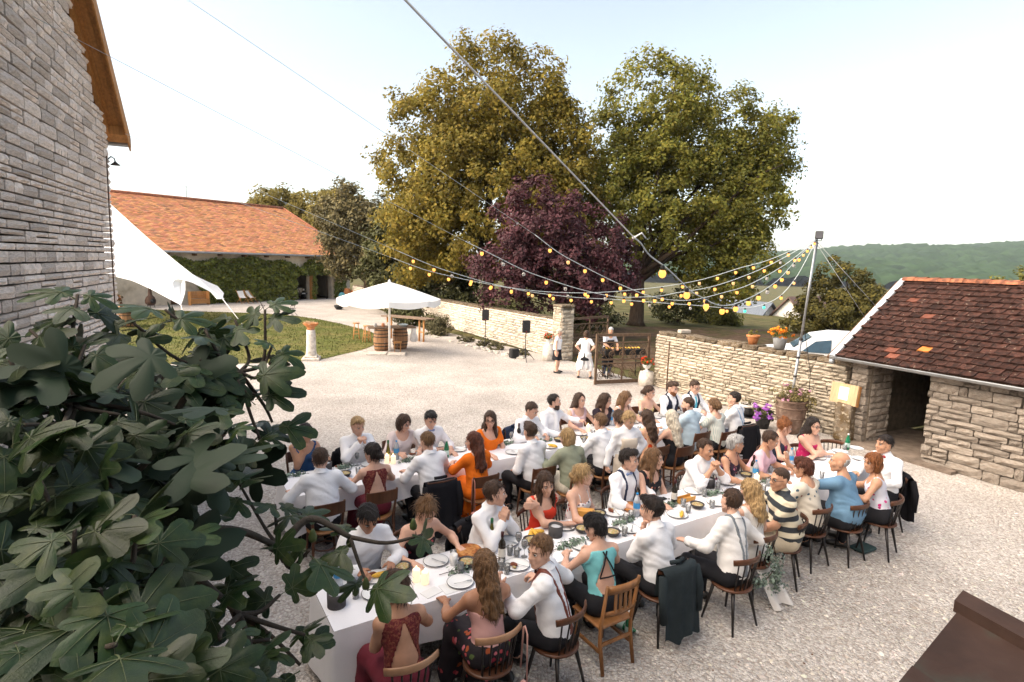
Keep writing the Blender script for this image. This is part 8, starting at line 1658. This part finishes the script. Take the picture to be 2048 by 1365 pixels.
# ================================================================ foreground: fig tree, canopy roof, the unseen house wall behind the viewpoint
def fig_leaf(seed):
    r_ = np.random.default_rng(seed); t = np.linspace(.02, 1, 60); w = .235 * np.sin(PI * t ** 1.3) ** .6 * (.6 + .55 * t); dl = np.arctan2(w, t); rr = np.hypot(w, t)
    lob = [(0, 1.0), (.82, .88), (-.82, .88), (1.72, .6), (-1.72, .6)]; lob = [(a + r_.normal(0, .06), L_ * r_.uniform(.9, 1.08)) for a, L_ in lob]
    if seed % 3 == 0: lob = lob[:3]
    N = 52; th = np.linspace(-PI, PI, N, endpoint=False); R_ = np.full(N, .24)
    o = np.argsort(dl)
    for a, L_ in lob:
        d = np.abs((th - a + PI) % (2 * PI) - PI); v = np.zeros(N)
        for i in range(N):
            m = dl >= d[i]; v[i] = rr[m].max() if m.any() else 0
        R_ = np.maximum(R_, v * L_)
    R_ *= 1 + .025 * np.sin(th * 17 + seed); V = [(0, 0, 0)]; dr = r_.uniform(.10, .34); rp_ = r_.uniform(.02, .06); fold = r_.uniform(-.1, .22)
    for f in (.4, .75, 1.0):
        for a, q in zip(th, R_):
            x, y = q * f * math.sin(a), q * f * math.cos(a); near = min(abs((a - b + PI) % (2 * PI) - PI) for b, _ in lob)
            V.append((x, y, -dr * (x * x + y * y) + fold * abs(x) * .6 - rp_ * min(near, .5) * f * 1.2 + .012 * math.sin(9 * a + seed) * f))
    F = [(0, 1 + (i + 1) % N, 1 + i) for i in range(N)] + [(1 + k * N + i, 1 + k * N + (i + 1) % N, 1 + (k + 1) * N + (i + 1) % N, 1 + (k + 1) * N + i) for k in (0, 1) for i in range(N)]
    V = np.array(V); b = MB(); b.add(V, F, smooth=True)
    for a, L_ in lob:                                             # pale veins
        P = [];
        for f in np.linspace(.0, .9, 5):
            x, y = L_ * f * math.sin(a), L_ * f * math.cos(a); P.append((x, y, -dr * (x * x + y * y) + fold * abs(x) * .6 + .006))
        b.tube(P, [.011, .009, .007, .005, .003], 3, mi=1, cap=False)
    b.tube([(0, 0, .004), (0, -.2, -.02), (0, -.42, -.10)], [.013, .013, .018], 5, mi=1, cap=False)
    return b
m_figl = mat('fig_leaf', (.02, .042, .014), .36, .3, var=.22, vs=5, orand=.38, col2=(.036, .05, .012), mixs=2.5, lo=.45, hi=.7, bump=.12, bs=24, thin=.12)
m_vein = mat('fig_vein', (.09, .11, .055), .6, .3, var=.1); m_figb = mat('fig_bark', (.055, .045, .036), .85, .2, var=.3, vs=12, bump=.5, bs=40)
FM = [fig_leaf(s) for s in range(9)]; FMM = [b.mesh('leaf', [m_figl, m_vein]) for b in FM]
r = np.random.default_rng(2024); f0 = np.array([-2.3, .9, 0.0])
fig = thing('fig_tree', 'dark fig tree with large lobed leaves filling the left foreground', 'tree', tuple(f0))
nodes = np.array(FIG_NODES); tips = np.array(FIG_TIPS); k = MB()
k.tube(spline([(0, 0, -.1), (.05, .12, .9), (.25, .2, 1.7), (.45, .35, 2.2)], 5), np.linspace(.09, .05, 16), 9); k.build('trunk', m_figb, fig); hub = f0 + np.array([.45, .35, 2.2])
par = {0: hub, 1: nodes[0], 2: hub, 3: nodes[2], 4: nodes[3], 5: hub, 6: hub, 7: nodes[2]}
for i, n_ in enumerate(nodes):
    a = par[i]; mid = (a + n_) / 2 + np.array([0, 0, .06]) + r.normal(0, .03, 3); k = MB(); k.tube(spline([a - f0, mid - f0, n_ - f0], 6), np.linspace(.016, .009, 13), 7); k.build('branch', m_figb, fig)
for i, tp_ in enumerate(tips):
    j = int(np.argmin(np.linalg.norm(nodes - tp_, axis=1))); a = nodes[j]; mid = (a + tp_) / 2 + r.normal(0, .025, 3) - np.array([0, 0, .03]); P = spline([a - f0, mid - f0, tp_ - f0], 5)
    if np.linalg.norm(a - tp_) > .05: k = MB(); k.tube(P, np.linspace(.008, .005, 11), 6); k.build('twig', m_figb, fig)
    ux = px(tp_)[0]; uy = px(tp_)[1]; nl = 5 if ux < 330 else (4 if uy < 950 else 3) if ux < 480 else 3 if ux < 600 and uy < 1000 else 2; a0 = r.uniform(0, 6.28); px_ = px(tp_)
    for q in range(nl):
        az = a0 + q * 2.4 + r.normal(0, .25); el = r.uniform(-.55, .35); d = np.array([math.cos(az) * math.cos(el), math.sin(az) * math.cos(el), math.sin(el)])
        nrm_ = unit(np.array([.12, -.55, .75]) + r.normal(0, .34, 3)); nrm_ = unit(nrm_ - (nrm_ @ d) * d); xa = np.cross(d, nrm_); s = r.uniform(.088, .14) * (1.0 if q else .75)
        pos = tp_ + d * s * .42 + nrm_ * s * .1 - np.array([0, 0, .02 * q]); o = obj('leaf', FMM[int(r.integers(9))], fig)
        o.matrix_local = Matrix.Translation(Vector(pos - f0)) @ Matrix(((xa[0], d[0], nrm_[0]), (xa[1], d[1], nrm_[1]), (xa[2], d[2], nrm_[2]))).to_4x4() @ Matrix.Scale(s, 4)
# shaded inner leaves, past counting
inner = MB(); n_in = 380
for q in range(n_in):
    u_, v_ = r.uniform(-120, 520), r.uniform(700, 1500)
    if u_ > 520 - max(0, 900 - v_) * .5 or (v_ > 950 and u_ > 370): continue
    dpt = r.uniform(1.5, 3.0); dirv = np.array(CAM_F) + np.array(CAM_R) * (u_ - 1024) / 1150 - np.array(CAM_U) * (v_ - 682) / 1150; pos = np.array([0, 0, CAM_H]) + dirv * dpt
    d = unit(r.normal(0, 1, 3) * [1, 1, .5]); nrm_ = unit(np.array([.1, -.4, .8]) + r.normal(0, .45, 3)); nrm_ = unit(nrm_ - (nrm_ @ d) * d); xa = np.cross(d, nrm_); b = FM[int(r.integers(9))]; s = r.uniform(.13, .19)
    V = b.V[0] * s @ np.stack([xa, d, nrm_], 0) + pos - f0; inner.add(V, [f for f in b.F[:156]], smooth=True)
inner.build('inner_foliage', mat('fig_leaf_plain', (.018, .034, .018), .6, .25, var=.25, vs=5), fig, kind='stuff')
for i, (x, y, z) in enumerate(((.03, 0, .03), )): pass
for i, j in enumerate((39, 40, 38, 41)):
    k = MB(); k.lathe([(.0001, -.02), (.012, -.012), (.014, 0), (.008, .018), (.004, .026)], 10); k.build('fig_fruit', mat('unripe_fig', (.05, .07, .02), .6, .3), fig, tuple(tips[j] - f0 + r.normal(0, .03, 3)))
# dark canopy roof below the camera
cA, cB, cC = np.array([2.35, 2.74]), np.array([-.79, -.62]), np.array([.30, -.955])
t = thing('porch_roof', 'dark brown boarded porch roof corner jutting in below the viewpoint', 'roof', (*cA, 0)); m_felt = mat('dark_roof_board', (.045, .026, .02), .8, .2, var=.3, vs=3, bump=.3, bs=14, orand=.15, col2=(.03, .035, .028), mixs=1.5, lo=.5, hi=.65)
def cp(a, b_, z): q = cB * a + cC * b_; return (q[0], q[1], z - .05 * a)
def slab6(V): return V + [(x, y, z - .06) for x, y, z in V], [(3, 2, 1, 0), (4, 5, 6, 7), (0, 1, 5, 4), (1, 2, 6, 5), (2, 3, 7, 6), (3, 0, 4, 7)]
for i in range(4):
    for j in range(4):
        a0, a1, b0, b1 = .125 + i * .6, .125 + (i + 1) * .6 - .008, j * .7, (j + 1) * .7 - .008; dz = .01 * ((i + j) % 2)
        k = MB(); k.add(*slab6([cp(a0, b0, 2.14 + dz), cp(a1, b0, 2.14 + dz), cp(a1, b1, 2.14 + dz), cp(a0, b1, 2.14 + dz)])); k.build('roof_panel', m_felt, t)
k = MB(); k.add(*slab6([cp(-.02, -.02, 2.19), cp(.115, -.02, 2.19), cp(.115, 2.8, 2.19), cp(-.02, 2.8, 2.19)])); k.build('edge_board', m_felt, t)
for a_, b_ in ((.1, .1), (.1, 2.4)): q = cp(a_, b_, 0); k = MB(); k.box((q[0], q[1], 1.02), (.12, .12, 2.1)); k.build('post', m_wood_d, t)
# unseen farmhouse wall around the viewpoint, added to block sky light from the foreground
t = thing('farmhouse', 'unseen farmhouse front around the upper-window viewpoint, added to shade the foreground', 'house', (0, -.75, 0))
k = MB()
for x0, x1, z0, z1 in ((-3.6, -.7, 0, 5.6), (.7, 12, 0, 5.6), (-.7, .7, 0, 2.9), (-.7, .7, 4.9, 5.6)): k.box(((x0 + x1) / 2, -.25, (z0 + z1) / 2), (x1 - x0, .5, z1 - z0))
k.build('wall', m_lstone, t); k = MB(); k.box((0, .04, 2.87), (1.6, .3, .1), bev=.02); k.build('window_sill', m_paleStone, t)
for s in (-1, 1): k = MB(); k.box((s * 1.1, .03, 3.9), (.7, .05, 2.0), bev=.01); k.build('shutter', m_wood_d, t)
k = MB(); k.box((4, -.2, 5.7), (15.4, .9, .14)); k.build('eave', m_wood_d, t)
# ---- evening haze over the whole valley
k = MB(); k.box((800, 1900, 92), (5400, 3960, 236)); hz = k.mesh('haze', []); hz.materials.clear()
m = bpy.data.materials.new('haze_air'); m.use_nodes = True; nt = m.node_tree; nt.nodes.remove(nt.nodes['Principled BSDF']); pv = nt.nodes.new('ShaderNodeVolumePrincipled')
pv.inputs['Color'].default_value = (.72, .82, .95, 1); pv.inputs['Density'].default_value = .00012; pv.inputs['Anisotropy'].default_value = .2; nt.links.new(pv.outputs[0], nt.nodes['Material Output'].inputs['Volume'])
hz.materials.append(m); obj('haze', hz, kind='stuff', label='pale blue evening haze filling the valley', category='haze')
